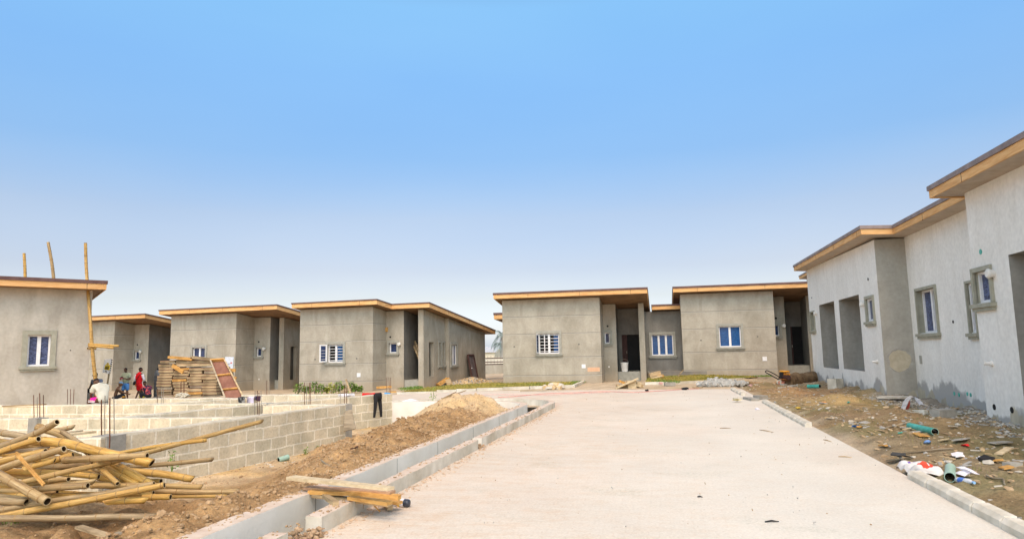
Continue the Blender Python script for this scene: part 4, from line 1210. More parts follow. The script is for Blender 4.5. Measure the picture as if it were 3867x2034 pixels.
for x, a, b, mt in ((197, 850, 1160, 'rust'), (290, 825, 1120, 'steel'), (330, 835, 1160, 'steel'), (707, 720, 985, 'rust'), (732, 685, 985, 'rust'), (780, 685, 985, 'rust'), (795, 700, 985, 'rust')):
    x_, a_ = cP(x, a); _, b_ = cP(x, b); rebar(x_, a_, b_, mt, .009)
m = MB()
for k in range(30): m.blob(D(*cP(random.uniform(640, 860), random.uniform(985, 1030)), g(700, 1497).y) , random.uniform(.05, .11), rng)
FD.part('mortar_lump', m, MT['blocktop'])
# ------------------------------------------------------------------ bamboo
def bamboo_mat():
    m, nt, b = newmat('bamboo'); L = nt.links.new
    tc = N(nt, 'ShaderNodeTexCoord'); oi = N(nt, 'ShaderNodeObjectInfo')
    mp = N(nt, 'ShaderNodeMapping'); L(tc.outputs['UV'], mp.inputs[0]); mp.inputs['Scale'].default_value = (.9, 3.2, 1)
    va = N(nt, 'ShaderNodeVectorMath', operation='ADD'); L(mp.outputs[0], va.inputs[0])
    cb = N(nt, 'ShaderNodeCombineXYZ'); ml = N(nt, 'ShaderNodeMath', operation='MULTIPLY'); ml.inputs[1].default_value = 50
    L(oi.outputs['Random'], ml.inputs[0]); L(ml.outputs[0], cb.inputs[2]); L(cb.outputs[0], va.inputs[1])
    n = N(nt, 'ShaderNodeTexNoise'); n.inputs['Scale'].default_value = 3; n.inputs['Detail'].default_value = 8; n.inputs['Roughness'].default_value = .65
    L(va.outputs[0], n.inputs['Vector'])
    ra = ramp(nt, [(.28, (.13, .06, .018)), (.42, (.40, .22, .045)), (.58, (.60, .37, .095)), (.75, (.62, .47, .21))]); L(n.outputs['Fac'], ra.inputs[0])
    rg = ramp(nt, [(.3, (.12, .08, .042)), (.5, (.29, .21, .115)), (.7, (.44, .35, .21))]); L(n.outputs['Fac'], rg.inputs[0])
    mr = N(nt, 'ShaderNodeMapRange'); mr.inputs['From Min'].default_value = .42; mr.inputs['From Max'].default_value = 1.0
    L(oi.outputs['Random'], mr.inputs[0])
    mx = N(nt, 'ShaderNodeMixRGB'); L(mr.outputs[0], mx.inputs[0]); L(ra.outputs[0], mx.inputs[1]); L(rg.outputs[0], mx.inputs[2])
    n2 = N(nt, 'ShaderNodeTexNoise'); n2.inputs['Scale'].default_value = 14; n2.inputs['Detail'].default_value = 6; L(va.outputs[0], n2.inputs['Vector'])
    r2 = ramp(nt, [(.3, (.45, .38, .3)), (.48, (1, 1, 1))]); L(n2.outputs['Fac'], r2.inputs[0])
    m2 = N(nt, 'ShaderNodeMixRGB', blend_type='MULTIPLY'); m2.inputs[0].default_value = .8
    L(mx.outputs[0], m2.inputs[1]); L(r2.outputs[0], m2.inputs[2])
    L(m2.outputs[0], b.inputs['Base Color']); b.inputs['Roughness'].default_value = .5; b.inputs['Specular IOR Level'].default_value = .35
    bp = N(nt, 'ShaderNodeBump'); bp.inputs['Strength'].default_value = .3; bp.inputs['Distance'].default_value = .006
    L(n2.outputs['Fac'], bp.inputs['Height']); L(bp.outputs[0], b.inputs['Normal'])
    return m
MT['bamboo'] = bamboo_mat()
MT['node'] = noisy('bamboo_node', [(.3, (.17, .085, .03)), (.7, (.40, .27, .12))], scale=20, bump=0)
MT['hollow'] = noisy('bamboo_hollow', [(.3, (.035, .018, .008)), (.7, (.09, .05, .02))], scale=12, bump=0)
MT['cutwood'] = noisy('bamboo_cut_end', [(.3, (.50, .36, .17)), (.7, (.68, .54, .32))], scale=25, bump=.1)
def catmull(pts, n):
    P = [pts[0]*2 - pts[1]] + pts + [pts[-1]*2 - pts[-2]]
    out = []
    segs = len(pts) - 1
    for i in range(n + 1):
        f = i / n * segs; k = min(int(f), segs - 1); t = f - k
        a, b, c, d = P[k:k+4]
        out.append(.5 * ((2*b) + (c - a)*t + (2*a - 5*b + 4*c - d)*t*t + (3*b - a - 3*c + d)*t*t*t))
    return out
def bamboo(pts, r0, r1, label, cat='bamboo pole', group=None, name='bamboo_pole', seed=None, slant=0, hollow=True):
    rg = random.Random(seed if seed is not None else int(pts[0].x * 1000))
    Ln = sum((b - a).length for a, b in zip(pts[:-1], pts[1:]))
    if len(pts) == 2:
        mid = (pts[0] + pts[1]) / 2 + Vector((rg.uniform(-.01, .01), rg.uniform(-.01, .01), rg.uniform(-.012, .012))) * Ln
        pts = [pts[0], mid, pts[1]]
    sp = rg.uniform(.26, .38)
    nn = max(1, int(Ln / sp))
    n = nn * 8
    C = catmull(pts, n)
    vs, fs, mi, uvs = [], [], [], []
    NS = 14
    prev = None; u = 0
    off = rg.randint(0, 7)
    rings = []
    for i, p in enumerate(C):
        d = (C[min(i+1, n)] - C[max(i-1, 0)]).normalized()
        a = d.cross(Vector((0, 0, 1))) if prev is None else prev - d * prev.dot(d)
        if a.length < .02: a = Vector((1, 0, 0))
        a.normalize(); prev = a; b = d.cross(a)
        f = i / n; r = r0 + (r1 - r0) * f
        ph = (i + off) % 8
        if ph == 0: r *= 1.075
        elif ph in (1, 7): r *= .985
        if i: u += (C[i] - C[i-1]).length
        kink = Vector((0, 0, 0))
        for k in range(NS):
            th = 2 * math.pi * k / NS
            q = p + (a * math.cos(th) + b * math.sin(th)) * r + kink
            if slant and i in (0, n):
                q = q + d * (slant * r * 2 * math.cos(th + 1)) * (1 if i else -1)
            vs.append(q); uvs.append((u, k / NS))
        rings.append((i, ph, a, b, r, d, p))
    me = bpy.data.meshes.new(name)
    for i in range(n):
        for k in range(NS):
            k2 = (k + 1) % NS
            fs.append((i*NS+k, i*NS+k2, (i+1)*NS+k2, (i+1)*NS+k)); mi.append(1 if (rings[i][1] == 7 and False) else 0)
    nodev = []
    def endcap(i, sgn):
        _, _, a, b, r, d, p = rings[i]
        base_ = len(vs); off_ = [vs[i*NS + k] for k in range(NS)]
        cen = sum(off_, Vector()) / NS
        for k in range(NS): vs.append(cen + (off_[k] - cen) * .74); uvs.append((0, k/NS))
        for k in range(NS): vs.append(cen + (off_[k] - cen) * .70 - d * sgn * r * 2.2); uvs.append((0, k/NS))
        for k in range(NS):
            k2 = (k + 1) % NS
            fs.append((i*NS+k, i*NS+k2, base_+k2, base_+k)); mi.append(3)
            fs.append((base_+k, base_+k2, base_+NS+k2, base_+NS+k)); mi.append(2)
        fs.append(tuple(base_ + NS + k for k in range(NS))); mi.append(2)
    if hollow: endcap(0, -1); endcap(n, 1)
    else:
        fs.append(tuple(range(NS))); mi.append(3); fs.append(tuple(n*NS + k for k in range(NS))); mi.append(3)
    # node collars: thin raised rims
    for (i, ph, a, b, r, d, p) in rings:
        if ph == 0 and 0 < i < n:
            bs = len(vs)
            for dd, rr in ((-.006, 1.0), (0, 1.035), (.006, 1.0)):
                for k in range(NS):
                    th = 2 * math.pi * k / NS
                    vs.append(p + (a * math.cos(th) + b * math.sin(th)) * r * rr + d * dd * (r / .04)); uvs.append((0, k/NS))
            for q in range(2):
                for k in range(NS):
                    k2 = (k + 1) % NS
                    fs.append((bs+q*NS+k, bs+q*NS+k2, bs+(q+1)*NS+k2, bs+(q+1)*NS+k)); mi.append(1)
    o0 = Vector(((pts[0].x+pts[-1].x)/2, (pts[0].y+pts[-1].y)/2, min(p.z for p in pts)))
    me.from_pydata([tuple(v - o0) for v in vs], [], fs)
    for q in ('bamboo', 'node', 'hollow', 'cutwood'): me.materials.append(MT[q])
    me.polygons.foreach_set('material_index', mi)
    me.polygons.foreach_set('use_smooth', [x in (0, 1) for x in mi])
    uv = me.uv_layers.new(name='UVMap')
    li = np.zeros(len(me.loops), dtype=np.int32); me.loops.foreach_get('vertex_index', li)
    U = np.array(uvs)[li]; uv.data.foreach_set('uv', U.reshape(-1))
    me.update()
    o = bpy.data.objects.new(name, me); COL.objects.link(o); o.location = o0
    tag(o, label, cat, group); return o
c2 = lambda x, y: (x / 2.32, 1450 + y / 2.32)
PG = 'bamboo poles heaped at the left edge'
def bp(pts, dia, deps, label, seed, slant=0):
    if not isinstance(deps, (list, tuple)): deps = [deps] * len(pts)
    if len(deps) == 2 and len(pts) > 2: deps = [deps[0] + (deps[1] - deps[0]) * k / (len(pts) - 1) for k in range(len(pts))]
    P = []
    for (x, y), d in zip(pts, deps):
        if x <= 110: x = x - 260; 
        P.append((x, y, d))
    if P[0][0] < 0:                            # carry poles on out of the frame at their own slope
        x0, y0 = pts[0]; x1, y1 = pts[1]
        P[0] = (x0 - 260, y0 - 260 * (y1 - y0) / (x1 - x0), deps[0] + (deps[0] - deps[1]) * 260 / max(200, x1 - x0))
    W3 = [D(*c2(x, y), d) for x, y, d in P]
    r = dia / 2.32 / 2 * (sum(deps) / len(deps)) / F
    bamboo(W3, r * random.Random(seed).uniform(.98, 1.08), r * .97, label, group=PG, seed=seed, slant=slant)
rest = 'weathered bamboo pole lying inside the heap at the left edge'
B_ = [
 ([(107, 505), (300, 435), (500, 330)], 55, [8.7, 8.6, 8.5], 'grey bamboo pole pointing up to the right, on top of the heap'),
 ([(107, 560), (338, 478)], 55, [8.45, 8.35], 'grey split-ended bamboo pole just below the topmost one'),
 ([(440, 410), (645, 375)], 40, [9.1, 9.2], 'short tan bamboo with a ragged broken tip behind the heap top'),
 ([(330, 375), (560, 450), (790, 600)], 62, [9.0, 8.9, 8.8], 'thick tan bamboo sloping down to the right behind the heap top'),
 ([(290, 495), (560, 515), (830, 580), (1330, 690)], 76, [8.6, 8.45, 8.3, 8.0], 'thickest yellow bamboo crossing the heap with its open end to the right'),
 ([(545, 415), (680, 505), (820, 590)], 42, [8.75, 8.65, 8.6], 'split bamboo length with pointed top lying behind the thickest pole'),
 ([(560, 665), (900, 645), (1290, 625)], 58, [8.25, 8.1, 8.05], 'mottled grey bamboo lying level under the thickest pole'),
 ([(170, 865), (560, 770), (1000, 675), (1400, 568), (2290, 325)], 42, [7.75, 7.85, 8.3, 9.0, 10.2], 'longest slender bamboo reaching up right across the block wall'),
 ([(1000, 610), (1400, 540), (1810, 488)], 34, [8.8, 9.1, 9.4], 'pale thin bamboo behind the longest slender pole'),
 ([(1100, 725), (1400, 702), (1860, 658)], 40, [8.5, 8.8, 9.2], 'yellow bamboo with pointed tip ending before the block wall'),
 ([(107, 655), (400, 588)], 62, [8.35, 8.3], 'yellow bamboo with dark open end at the left of the heap'),
 ([(107, 712), (560, 565)], 60, [8.15, 8.0], 'grey spotted bamboo with round open end near the heap middle'),
 ([(230, 735), (480, 668)], 46, [8.1, 8.05], 'short mottled bamboo under the grey open-ended one'),
 ([(470, 672), (640, 615)], 52, [8.25, 8.3], rest),
 ([(260, 745), (520, 722), (800, 700)], 56, [8.5, 8.5, 8.4], rest),
 ([(107, 765), (480, 775), (865, 808)], 50, [8.3, 8.2, 8.2], rest),
 ([(830, 695), (1030, 868)], 40, [8.25, 8.0], 'thin bamboo slanting down right in the heap middle'),
 ([(890, 700), (1200, 875)], 58, [8.5, 8.2], 'grey bamboo slanting down right beside the thin one'),
 ([(980, 690), (1150, 780), (1330, 880)], 68, [8.5, 8.3, 8.15], 'thick grey-brown bamboo slanting down right, rightmost of the slanting ones'),
 ([(1150, 765), (1420, 785), (1690, 830)], 60, [8.4, 8.35, 8.3], 'yellow bamboo with a pointed right end above the brown soil'),
 ([(440, 842), (600, 830)], 44, [8.1, 8.0], 'stubby bamboo with small round open end deep in the heap'),
 ([(107, 855), (250, 935), (415, 1025)], 78, [7.75, 7.6, 7.5], 'thick bamboo sloping down with its dark open end facing front left'),
 ([(240, 925), (520, 890), (830, 850)], 50, [8.0, 7.95, 7.9], rest),
 ([(200, 925), (480, 903), (770, 886)], 56, [7.9, 7.8, 7.75], 'bright yellow bamboo with a slanted open end in the front of the heap'),
 ([(800, 888), (1280, 885), (1770, 897)], 44, [8.1, 8.05, 8.0], 'level yellow bamboo running right to an open end over the soil'),
 ([(300, 985), (800, 965), (1345, 950)], 46, [8.1, 8.0, 7.95], rest),
 ([(107, 935), (500, 945)], 46, [8.15, 8.1], rest),
 ([(700, 975), (1300, 985), (1980, 977)], 28, [8.2, 8.2, 8.2], 'thin brown bamboo almost on the soil, pointing right'),
 ([(1300, 935), (1700, 945), (2090, 940)], 48, [8.25, 8.3, 8.4], 'blackened grey bamboo stretching farthest right over the soil'),
 ([(107, 1025), (230, 1030)], 66, [7.8, 7.7], 'short thick bamboo stub with open end at the left edge'),
 ([(107, 1085), (500, 1015), (900, 960), (1350, 870)], 50, [7.75, 7.75, 7.85, 7.9], 'long pale bamboo curving up to the right at the front of the heap'),
 ([(107, 1135), (660, 1035), (1050, 960), (1440, 882)], 54, [7.6, 7.6, 7.65, 7.7], 'long yellow bamboo in front, rising to a hollow right end'),
 ([(940, 1028), (1285, 1015)], 56, [7.75, 7.7], 'short straight tan bamboo with splintered end near the soil'),
 ([(1250, 992), (1495, 985)], 52, [7.9, 7.9], 'short yellow bamboo with hollow end resting on the soil'),
 ([(107, 1172), (600, 1172), (1000, 1160), (1360, 1158)], 54, [7.35, 7.35, 7.35, 7.35], 'lowest straight yellow bamboo lying alone on the soil'),
 ([(107, 440), (290, 470)], 56, [8.9, 8.8], rest),
 ([(1200, 850), (1410, 848)], 46, [8.5, 8.4], 'grey bamboo end poking out under the pointed yellow pole'),
 ([(107, 800), (470, 845)], 56, [8.4, 8.3], rest),
 ([(107, 700), (640, 735), (900, 760)], 56, [8.9, 8.8, 8.7], rest),
 ([(107, 620), (560, 700), (900, 800)], 60, [9.0, 8.8, 8.7], rest),
 ([(107, 880), (640, 865), (1100, 900)], 56, [8.5, 8.4, 8.3], rest),
 ([(107, 985), (600, 985), (1000, 1010)], 60, [8.1, 8.0, 7.9], rest),
 ([(107, 560), (400, 640), (760, 690)], 60, [9.2, 9.0, 8.8], rest),
 ([(600, 760), (900, 820), (1250, 925)], 56, [8.7, 8.5, 8.3], rest),
 ([(107, 520), (420, 560), (700, 640)], 60, [9.1, 9.0, 9.0], rest),
 ([(107, 1000), (400, 1035), (700, 1010)], 60, [7.95, 7.9, 7.9], rest),
 ([(150, 900), (560, 960), (1100, 985)], 60, [8.3, 8.25, 8.2], rest),
]
for i, (pts, dia, dep, lb) in enumerate(B_): bp(pts, dia, dep, lb, 100 + i, slant=[0, 0, .5, 0, .3][i % 5])
# splinters and split strips on the heap
def plank(pts, w, h, mat, label, name='plank', cat='plank', group=None, w2=None, h2=None, up=Vector((0, 0, 1)), deps=None):
    m = MB(); a, b = pts
    m.beam(a, b, w, h, up, w2, h2)
    return single(name, m, MT[mat], label, cat, group=group)
def pl2(cf, a, b, d0, d1, w, h, mat, label, **k):
    return plank([D(*cf(*a), d0), D(*cf(*b), d1)], w, h, mat, label, **k)
pl2(c2, (140, 600), (385, 880), 7.75, 7.55, .02, .035, 'timber_or', 'split orange bamboo strip leaning across the front of the heap', name='split_bamboo', cat='bamboo strip')
pl2(c2, (40, 600), (430, 545), 8.5, 8.6, .05, .03, 'timber_grey', 'grey split bamboo strip near the left edge', name='split_bamboo', cat='bamboo strip')
pl2(c2, (600, 440), (820, 415), 9.6, 9.9, .14, .03, 'timber_pale', 'pale sawn plank tip lying behind the bamboo heap')
pl2(c2, (560, 430), (700, 405), 9.7, 10.1, .10, .02, 'timber_pale', 'thin pale lath beside the plank tip behind the heap', name='lath', cat='lath')
pl2(c2, (690, 1246), (1030, 1352), 7.0, 6.55, .075, .025, 'timber', 'weathered thin board lying on the soil below the bamboo heap')
pl2(c2, (1000, 1308), (1430, 1335), 6.75, 6.6, .10, .02, 'timber_grey', 'grey board half sunk in soil beside the drain wall')
pl2(c2, (30, 192), (395, 176), 17.6, 17.8, .16, .03, 'timber', 'brown board lying on the block wall at the left edge')
pl2(c2, (40, 202), (345, 196), 17.5, 17.6, .10, .02, 'timber_pale', 'pale board lying under the brown one on the left block wall')
# poles standing above and beside the far left bungalow
def P1(x, y, d): return D(x / 1.936, 850 + y / 1.936, d)
bamboo([P1(186, 520, 26.5), P1(183, 340, 26.5), P1(176, 205, 26.5)], .058, .05, 'short bamboo pole rising above the left roof, leftmost of three', group='bamboo poles standing above the left roof', seed=1)
bamboo([P1(405, 560, 26), P1(385, 320, 26), P1(352, 125, 26)], .062, .052, 'curved bamboo pole rising above the left roof, middle of three', group='bamboo poles standing above the left roof', seed=2)
bamboo([P1(625, 130, 24.6), P1(632, 330, 24.6), P1(658, 660, 24.2), P1(672, 870, 24.1), P1(684, 1000, 24.1), P1(698, 1130, 24.2), P1(716, 1330, 24.6)], .052, .066, 'long bent bamboo scaffold pole at the corner of the left bungalow', group='bamboo poles standing above the left roof', seed=3)
for a, b, dd, lb in (((645, 868), (870, 882), 24.0, 'upper horizontal bamboo ledger beside the left bungalow'), ((645, 882), (832, 896), 23.95, 'middle horizontal bamboo ledger beside the left bungalow'), ((640, 900), (700, 900), 24.3, 'short lowest horizontal bamboo ledger beside the left bungalow')):
    bamboo([P1(*a, dd), P1(*b, dd + .3)], .04, .04, lb, seed=int(a[0] + b[1]))

# ------------------------------------------------------------------ planks over the drain
c4 = lambda x, y: (900 + x / 2.537, 1500 + y / 2.537)
def gp(x, y, z): return G(*c4(x, y), z)
PP = 'planks heaped across the drain'
m = MB(); a = gp(505, 765, .34); b = gp(1462, 872, .36); m.beam(a, b, .13, .035, w2=.10, h2=.03); single('plank', m, MT['timber_pale'], 'long pale plank on top of the pile bridging the drain', 'plank', group=PP)
m = MB(); m.beam(gp(655, 862, .24), gp(1480, 908, .24), .12, .03); single('plank', m, wood('reddish_plank', (.34, .19, .11), (.5, .33, .2), vary=0, stretch=(2, 2, 5)), 'reddish worn plank under the long pale one', 'plank', group=PP)
m = MB(); m.beam(gp(690, 900, .22), gp(1200, 915, .225), .11, .04, w2=.12); m.beam(gp(1190, 915, .223), gp(1545, 955, .20), .12, .045, w2=.07, h2=.05); single('plank', m, MT['timber_or'], 'orange splintered plank with a broken right end', 'plank', group=PP)
m = MB(); m.beam(gp(725, 935, .185), gp(1452, 1022, .13), .10, .035); single('plank', m, MT['timber'], 'brown lower plank at the front of the pile', 'plank', group=PP)
m = MB(); m.beam(gp(1060, 960, .2), gp(1450, 1010, .19), .06, .035, w2=.1); single('plank', m, MT['timber_or'], 'short orange splinter lying on the front plank', 'plank', group=PP)
m = MB(); m.beam(gp(1350, 985, .10), gp(1552, 1008, .09), .10, .03); single('plank', m, MT['timber_or'], 'short orange board end beside the dark bottle', 'plank', group=PP)
for (x0, y0, x1, y1, z0, lb) in ((830, 940, 935, 1012, .19, 'left batten under the planks, on the kerb'), (1090, 985, 1178, 1043, .06, 'middle batten under the planks'), (1350, 950, 1455, 1057, .05, 'right batten under the planks')):
    m = MB(); m.beam(gp(x0, y0, z0), gp(x1, y1, z0), .06, .045); single('batten', m, MT['timber'], lb, 'batten', group='battens under the plank pile')
m = MB(); m.beam(gp(1235, 965, .16), gp(1355, 1088, .012), .02, .015); single('stick', m, MT['timber_or'], 'thin orange stick leaning from the plank pile to the paving', 'stick')
# bottle
a = gp(1465, 998, .05); b = gp(1640, 1012, .05); d = (b - a)
th = Thing('bottle', (a + b) / 2 - Vector((0, 0, .045)), 'dark plastic bottle with yellow and white label beside the plank pile', 'bottle')
m = MB(); m.tube([a, a + d*.12, a + d*.2, a + d*.35, a + d*.9, a + d*.97, b], [.014, .014, .02, .042, .044, .04, .02], 14); th.part('body', m, plain('dark_bottle', (.03, .035, .05), .2, .5))
m = MB(); m.tube([a + d*.4, a + d*.74], .0452, 14, cap=False); lb_ = th.part('label', m, MT['white'])
m = MB(); m.tube([a + d*.42, a + d*.54], .0458, 14, cap=False); th.part('label_band', m, MT['yellow'], lb_)
m = MB(); m.tube([a - d*.06, a + d*.02], .017, 12); th.part('cap', m, MT['black'])

# ------------------------------------------------------------------ formwork stack
def panel(name, c, w, dpt, h, rz, label, group, mat, tilt=0, pitch=0):
    th_m = MB()
    q = Matrix.Rotation(rz, 3, 'Z') @ Matrix.Rotation(tilt, 3, 'Y') @ Matrix.Rotation(pitch, 3, 'X')
    T = lambda x, y, z: c + q @ Vector((x, y, z))
    th_m.box(T, -w/2, w/2, -dpt/2, -dpt/2 + .04, 0, h); th_m.box(T, -w/2, w/2, dpt/2 - .04, dpt/2, 0, h)
    th_m.box(T, -w/2, -w/2 + .04, -dpt/2 + .04, dpt/2 - .04, 0, h); th_m.box(T, w/2 - .04, w/2, -dpt/2 + .04, dpt/2 - .04, 0, h)
    th_m.mat(1).box(T, -w/2 + .002, w/2 - .002, -dpt/2 + .002, dpt/2 - .002, h, h + .014)
    return single(name, th_m, [MT[mat], MT['ply']], label, 'formwork panel', base=c, group=group)
rg = random.Random(11)
ords = ['first', 'second', 'third', 'fourth', 'fifth', 'sixth', 'seventh', 'eighth', 'ninth', 'tenth', 'eleventh', 'twelfth', 'thirteenth', 'fourteenth', 'fifteenth']
DS = 27.0
zb = D(*cP(700, 1040), DS).z
colspec = [('leftmost', 190, 510, [1045, 990, 930, 880, 815, 750, 685, 625, 565, 505, 440, 385, 310]),
           ('second', 540, 860, [1045, 975, 900, 840, 765, 700, 635, 575, 510, 450, 390]),
           ('third', 870, 1190, [1045, 985, 920, 850, 790, 720, 655, 590, 530, 460, 395]),
           ('rightmost', 1190, 1500, [1045, 990, 920, 850, 790, 720, 655, 590, 530, 460, 385])]
for ci, (nm_, x0, x1, ys) in enumerate(colspec):
    for k in range(len(ys) - 1):
        j = rg.uniform(-25, 25)
        a = D(*cP(x0 + j + (25 if k > 6 else 0), ys[k]), DS); b = D(*cP(x1 + j + (25 if k > 6 else 0), ys[k]), DS); t = D(*cP(x0 + j, ys[k+1] + 6), DS)
        w = (b - a).length; c = (a + b) / 2; c.z = a.z
        c.y += .55 + rg.uniform(-.05, .05)
        panel('formwork_panel', c, w, 1.1, max(.06, t.z - a.z - .018), rg.uniform(-.05, .05) + .02, '%s panel from the bottom in the %s column of the stack' % (ords[k], nm_ if nm_ != 'second' else 'second-from-left'),
              'timber formwork panels piled in a stack', rg.choice(['timber', 'timber', 'timber', 'timber_or'] if rg.random() < .4 else ['timber', 'timber', 'timber_grey']), tilt=rg.uniform(-.012, .012))
for a, b, y0, y1, lb in ((250, 580, 300, 238, 'grey panel on top of the leftmost column, slid right'), (600, 920, 330, 215, 'thick panel topping the second column'),
                     (840, 1380, 300, 235, 'wide panel near the stack top with a dark hand slot'), (620, 1370, 372, 305, 'long panel spanning the middle columns near the top')):
    A = D(*cP(a, y0), DS - .05); B = D(*cP(b, y0), DS - .05); t = D(*cP(a, y1), DS - .05)
    c = (A + B) / 2; c.z = A.z; c.y += .55
    panel('formwork_panel', c, (B - A).length, 1.1, t.z - A.z - .02, .03, lb, 'timber formwork panels piled in a stack', 'timber')
m = MB(); a = D(*cP(1130, 296), DS - .1); b = D(*cP(1212, 262), DS - .1)
def tb(cf, a, b, d0, d1, w, h, mat, label, **k): return pl2(cf, a, b, d0, d1, w, h, mat, label, **k)
tb(cP, (470, 163), (1000, 205), DS, DS, .3, .10, 'timber_or', 'orange-brown board lying loose on top of the stack, left')
tb(cP, (970, 165), (1620, 235), DS, DS, .3, .10, 'timber', 'weathered board lying loose on top of the stack, right')
tb(cP, (535, 345), (770, 490), DS - .15, DS - .25, .06, .14, 'timber_or', 'orange batten slanting across the front of the stack', name='batten', cat='batten')
tb(cP, (1760, 440), (1930, 455), DS + .6, DS + .6, .1, .13, 'timber_or', 'board end jutting out right behind the leaning tray')
tb(cP, (1880, 620), (1940, 640), DS + .6, DS + .6, .1, .13, 'timber_or', 'lower board end jutting out behind the leaning tray')
tb(cP, (1770, 460), (1770, 1000), DS + .6, DS + .5, .3, .3, 'timber_grey', 'upright timber post behind the leaning tray', up=Vector((0, 1, 0)), name='timber_post', cat='post')
# the tray that leans against it
tr_ = Thing('leaning_tray', D(*cP(1850, 1050), 25.5), 'red-brown plywood tray with timber battens leaning on the formwork stack', 'formwork tray')
A = D(*cP(1390, 265), 26.1); Bq = D(*cP(1695, 245), 26.1); Cc = D(*cP(2095, 1040), 24.7); Dd = D(*cP(1700, 1060), 24.7)
Dd2 = Dd + (Dd - A) * .05; Cc2 = Cc + (Cc - Bq) * .05
nrm = (Bq - A).cross(Dd - A).normalized()
if nrm.y > 0: nrm = -nrm
m = MB(); m.add([A, Bq, Cc2, Dd2, A - nrm*.02, Bq - nrm*.02, Cc2 - nrm*.02, Dd2 - nrm*.02], [(0, 1, 2, 3), (7, 6, 5, 4), (0, 4, 5, 1), (1, 5, 6, 2), (2, 6, 7, 3), (3, 7, 4, 0)]); tr_.part('plywood_sheet', m, MT['ply'])
for p, q, mt_, w in ((A, Dd2, 'timber_grey', .07), (Bq, Cc2, 'timber', .05), (A, Bq, 'timber_or', .05)):
    m = MB(); m.beam(p + nrm * .06, q + nrm * .06, .05, .14, up=nrm); tr_.part('edge_board', m, MT[mt_])
for f in (.40, .77):
    p = A + (Dd2 - A) * f; q = Bq + (Cc2 - Bq) * (f - .02); m = MB(); m.beam(p + nrm * .04, q + nrm * .04, .045, .07, up=nrm); tr_.part('batten', m, MT['timber_or'])

# ------------------------------------------------------------------ notice boards
cq = lambda x, y: (300 + x / 6.44, 1350 + y / 6.44)
SG = Thing('warning_sign', D(*cq(680, 800), 29.0), 'white board with yellow warning triangle nailed to a stick', 'sign')
p = [D(*cq(*q), 29) for q in ((618, 35), (795, 30), (735, 392), (552, 355))]
def flat(mb, P, off, tk=.02):
    n_ = (P[1] - P[0]).cross(P[3] - P[0]).normalized()
    if n_.y > 0: n_ = -n_
    mb.add([v + n_ * off for v in P] + [v + n_ * (off - tk) for v in P], [(0, 1, 2, 3), (7, 6, 5, 4), (0, 4, 5, 1), (1, 5, 6, 2), (2, 6, 7, 3), (3, 7, 4, 0)])
m = MB(); flat(m, p, 0, .03); brd = SG.part('board', m, plain('sign_white', (.86, .86, .84), .5))
m = MB(); n_ = (p[1]-p[0]).cross(p[3]-p[0]).normalized(); 
for k in range(7):
    a = p[1] + (p[2] - p[1]) * (k / 7 + .02); b = p[1] + (p[2] - p[1]) * (k / 7 + .09)
    m.beam(a, b, .03, .034, up=Vector((0, 1, 0)))
SG.part('edge_tape', m, MT['black'], brd)
def bil(P, u, v): return P[0]*(1-u)*(1-v) + P[1]*u*(1-v) + P[2]*u*v + P[3]*(1-u)*v
def patch(P, u0, v0, u1, v1, off): 
    Q = [bil(P, u0, v0), bil(P, u1, v0), bil(P, u1, v1), bil(P, u0, v1)]; m = MB(); flat(m, Q, off, .004); return m
SG.part('text_panel', patch(p, .2, .42, .9, .76, .006), MT['yellow'], brd)
m = MB(); Q = [bil(p, .52, .22), bil(p, .78, .40), bil(p, .27, .39)]; n_ = n_ if n_.y < 0 else -n_
m.add([v + n_ * .006 for v in Q], [(0, 1, 2)]); SG.part('warning_triangle', m, MT['yellow'], brd)
m = MB(); a = bil(p, .525, .28) + n_ * .012; b = bil(p, .525, .345) + n_ * .012; m.beam(a, b, .02, .004, up=n_); a = bil(p, .525, .365) + n_ * .012; b = bil(p, .525, .38) + n_ * .012; m.beam(a, b, .02, .004, up=n_)
for v, u0, u1 in ((.54, .32, .8), (.62, .28, .78), (.68, .34, .70)): m.beam(bil(p, u0, v) + n_ * .014, bil(p, u1, v) + n_ * .014, .03, .004, up=n_)
m.beam(bil(p, .38, .86) + n_ * .012, bil(p, .6, .9) + n_ * .012, .04, .004, up=n_)
SG.part('printed_marks', m, plain('dark_print', (.10, .08, .03), .8), brd)
m = MB(); m.beam(D(*cq(655, 800), 29.05), D(*cq(722, 380), 29.05), .055, .04, up=Vector((0, 1, 0))); SG.part('stick', m, MT['timber'])
p = [D(*cP(*q), 29.5) for q in ((1700, 155), (1885, 155), (1868, 415), (1780, 410))]
PB = Thing('notice_board', D(*cP(1800, 900), 29.5), 'white poster board with a small red mark standing behind the stack', 'sign')
p[3] = D(*cP(1690, 410), 29.5)
m = MB(); flat(m, p, 0, .03); brd = PB.part('board', m, plain('pale_blue_white', (.66, .70, .76), .6))
m = MB(); flat(m, [bil(p, .62, .48), bil(p, .9, .44), bil(p, .88, .56), bil(p, .7, .6)], .006, .004); PB.part('red_mark', m, plain('faded_red_print', (.62, .2, .2), .7), brd)
m = MB(); flat(m, [bil(p, .3, .84), bil(p, .38, .84), bil(p, .38, .96), bil(p, .3, .96)], .006, .004); flat(m, [bil(p, .44, .82), bil(p, .54, .82), bil(p, .48, .97), bil(p, .42, .97)], .006, .004)
for k in range(4): m.beam(bil(p, .2 + .1*k, .66 - .02*k) + Vector((0, -.008, 0)), bil(p, .28 + .1*k, .63 - .02*k) + Vector((0, -.008, 0)), .015, .004, up=Vector((0, 1, 0)))
PB.part('printed_marks', m, MT['black'], brd)
m = MB(); m.beam(D(*cP(1790, 400), 29.55), D(*cP(1790, 1000), 29.55), .06, .05, up=Vector((0, 1, 0))); PB.part('post', m, MT['timber'])
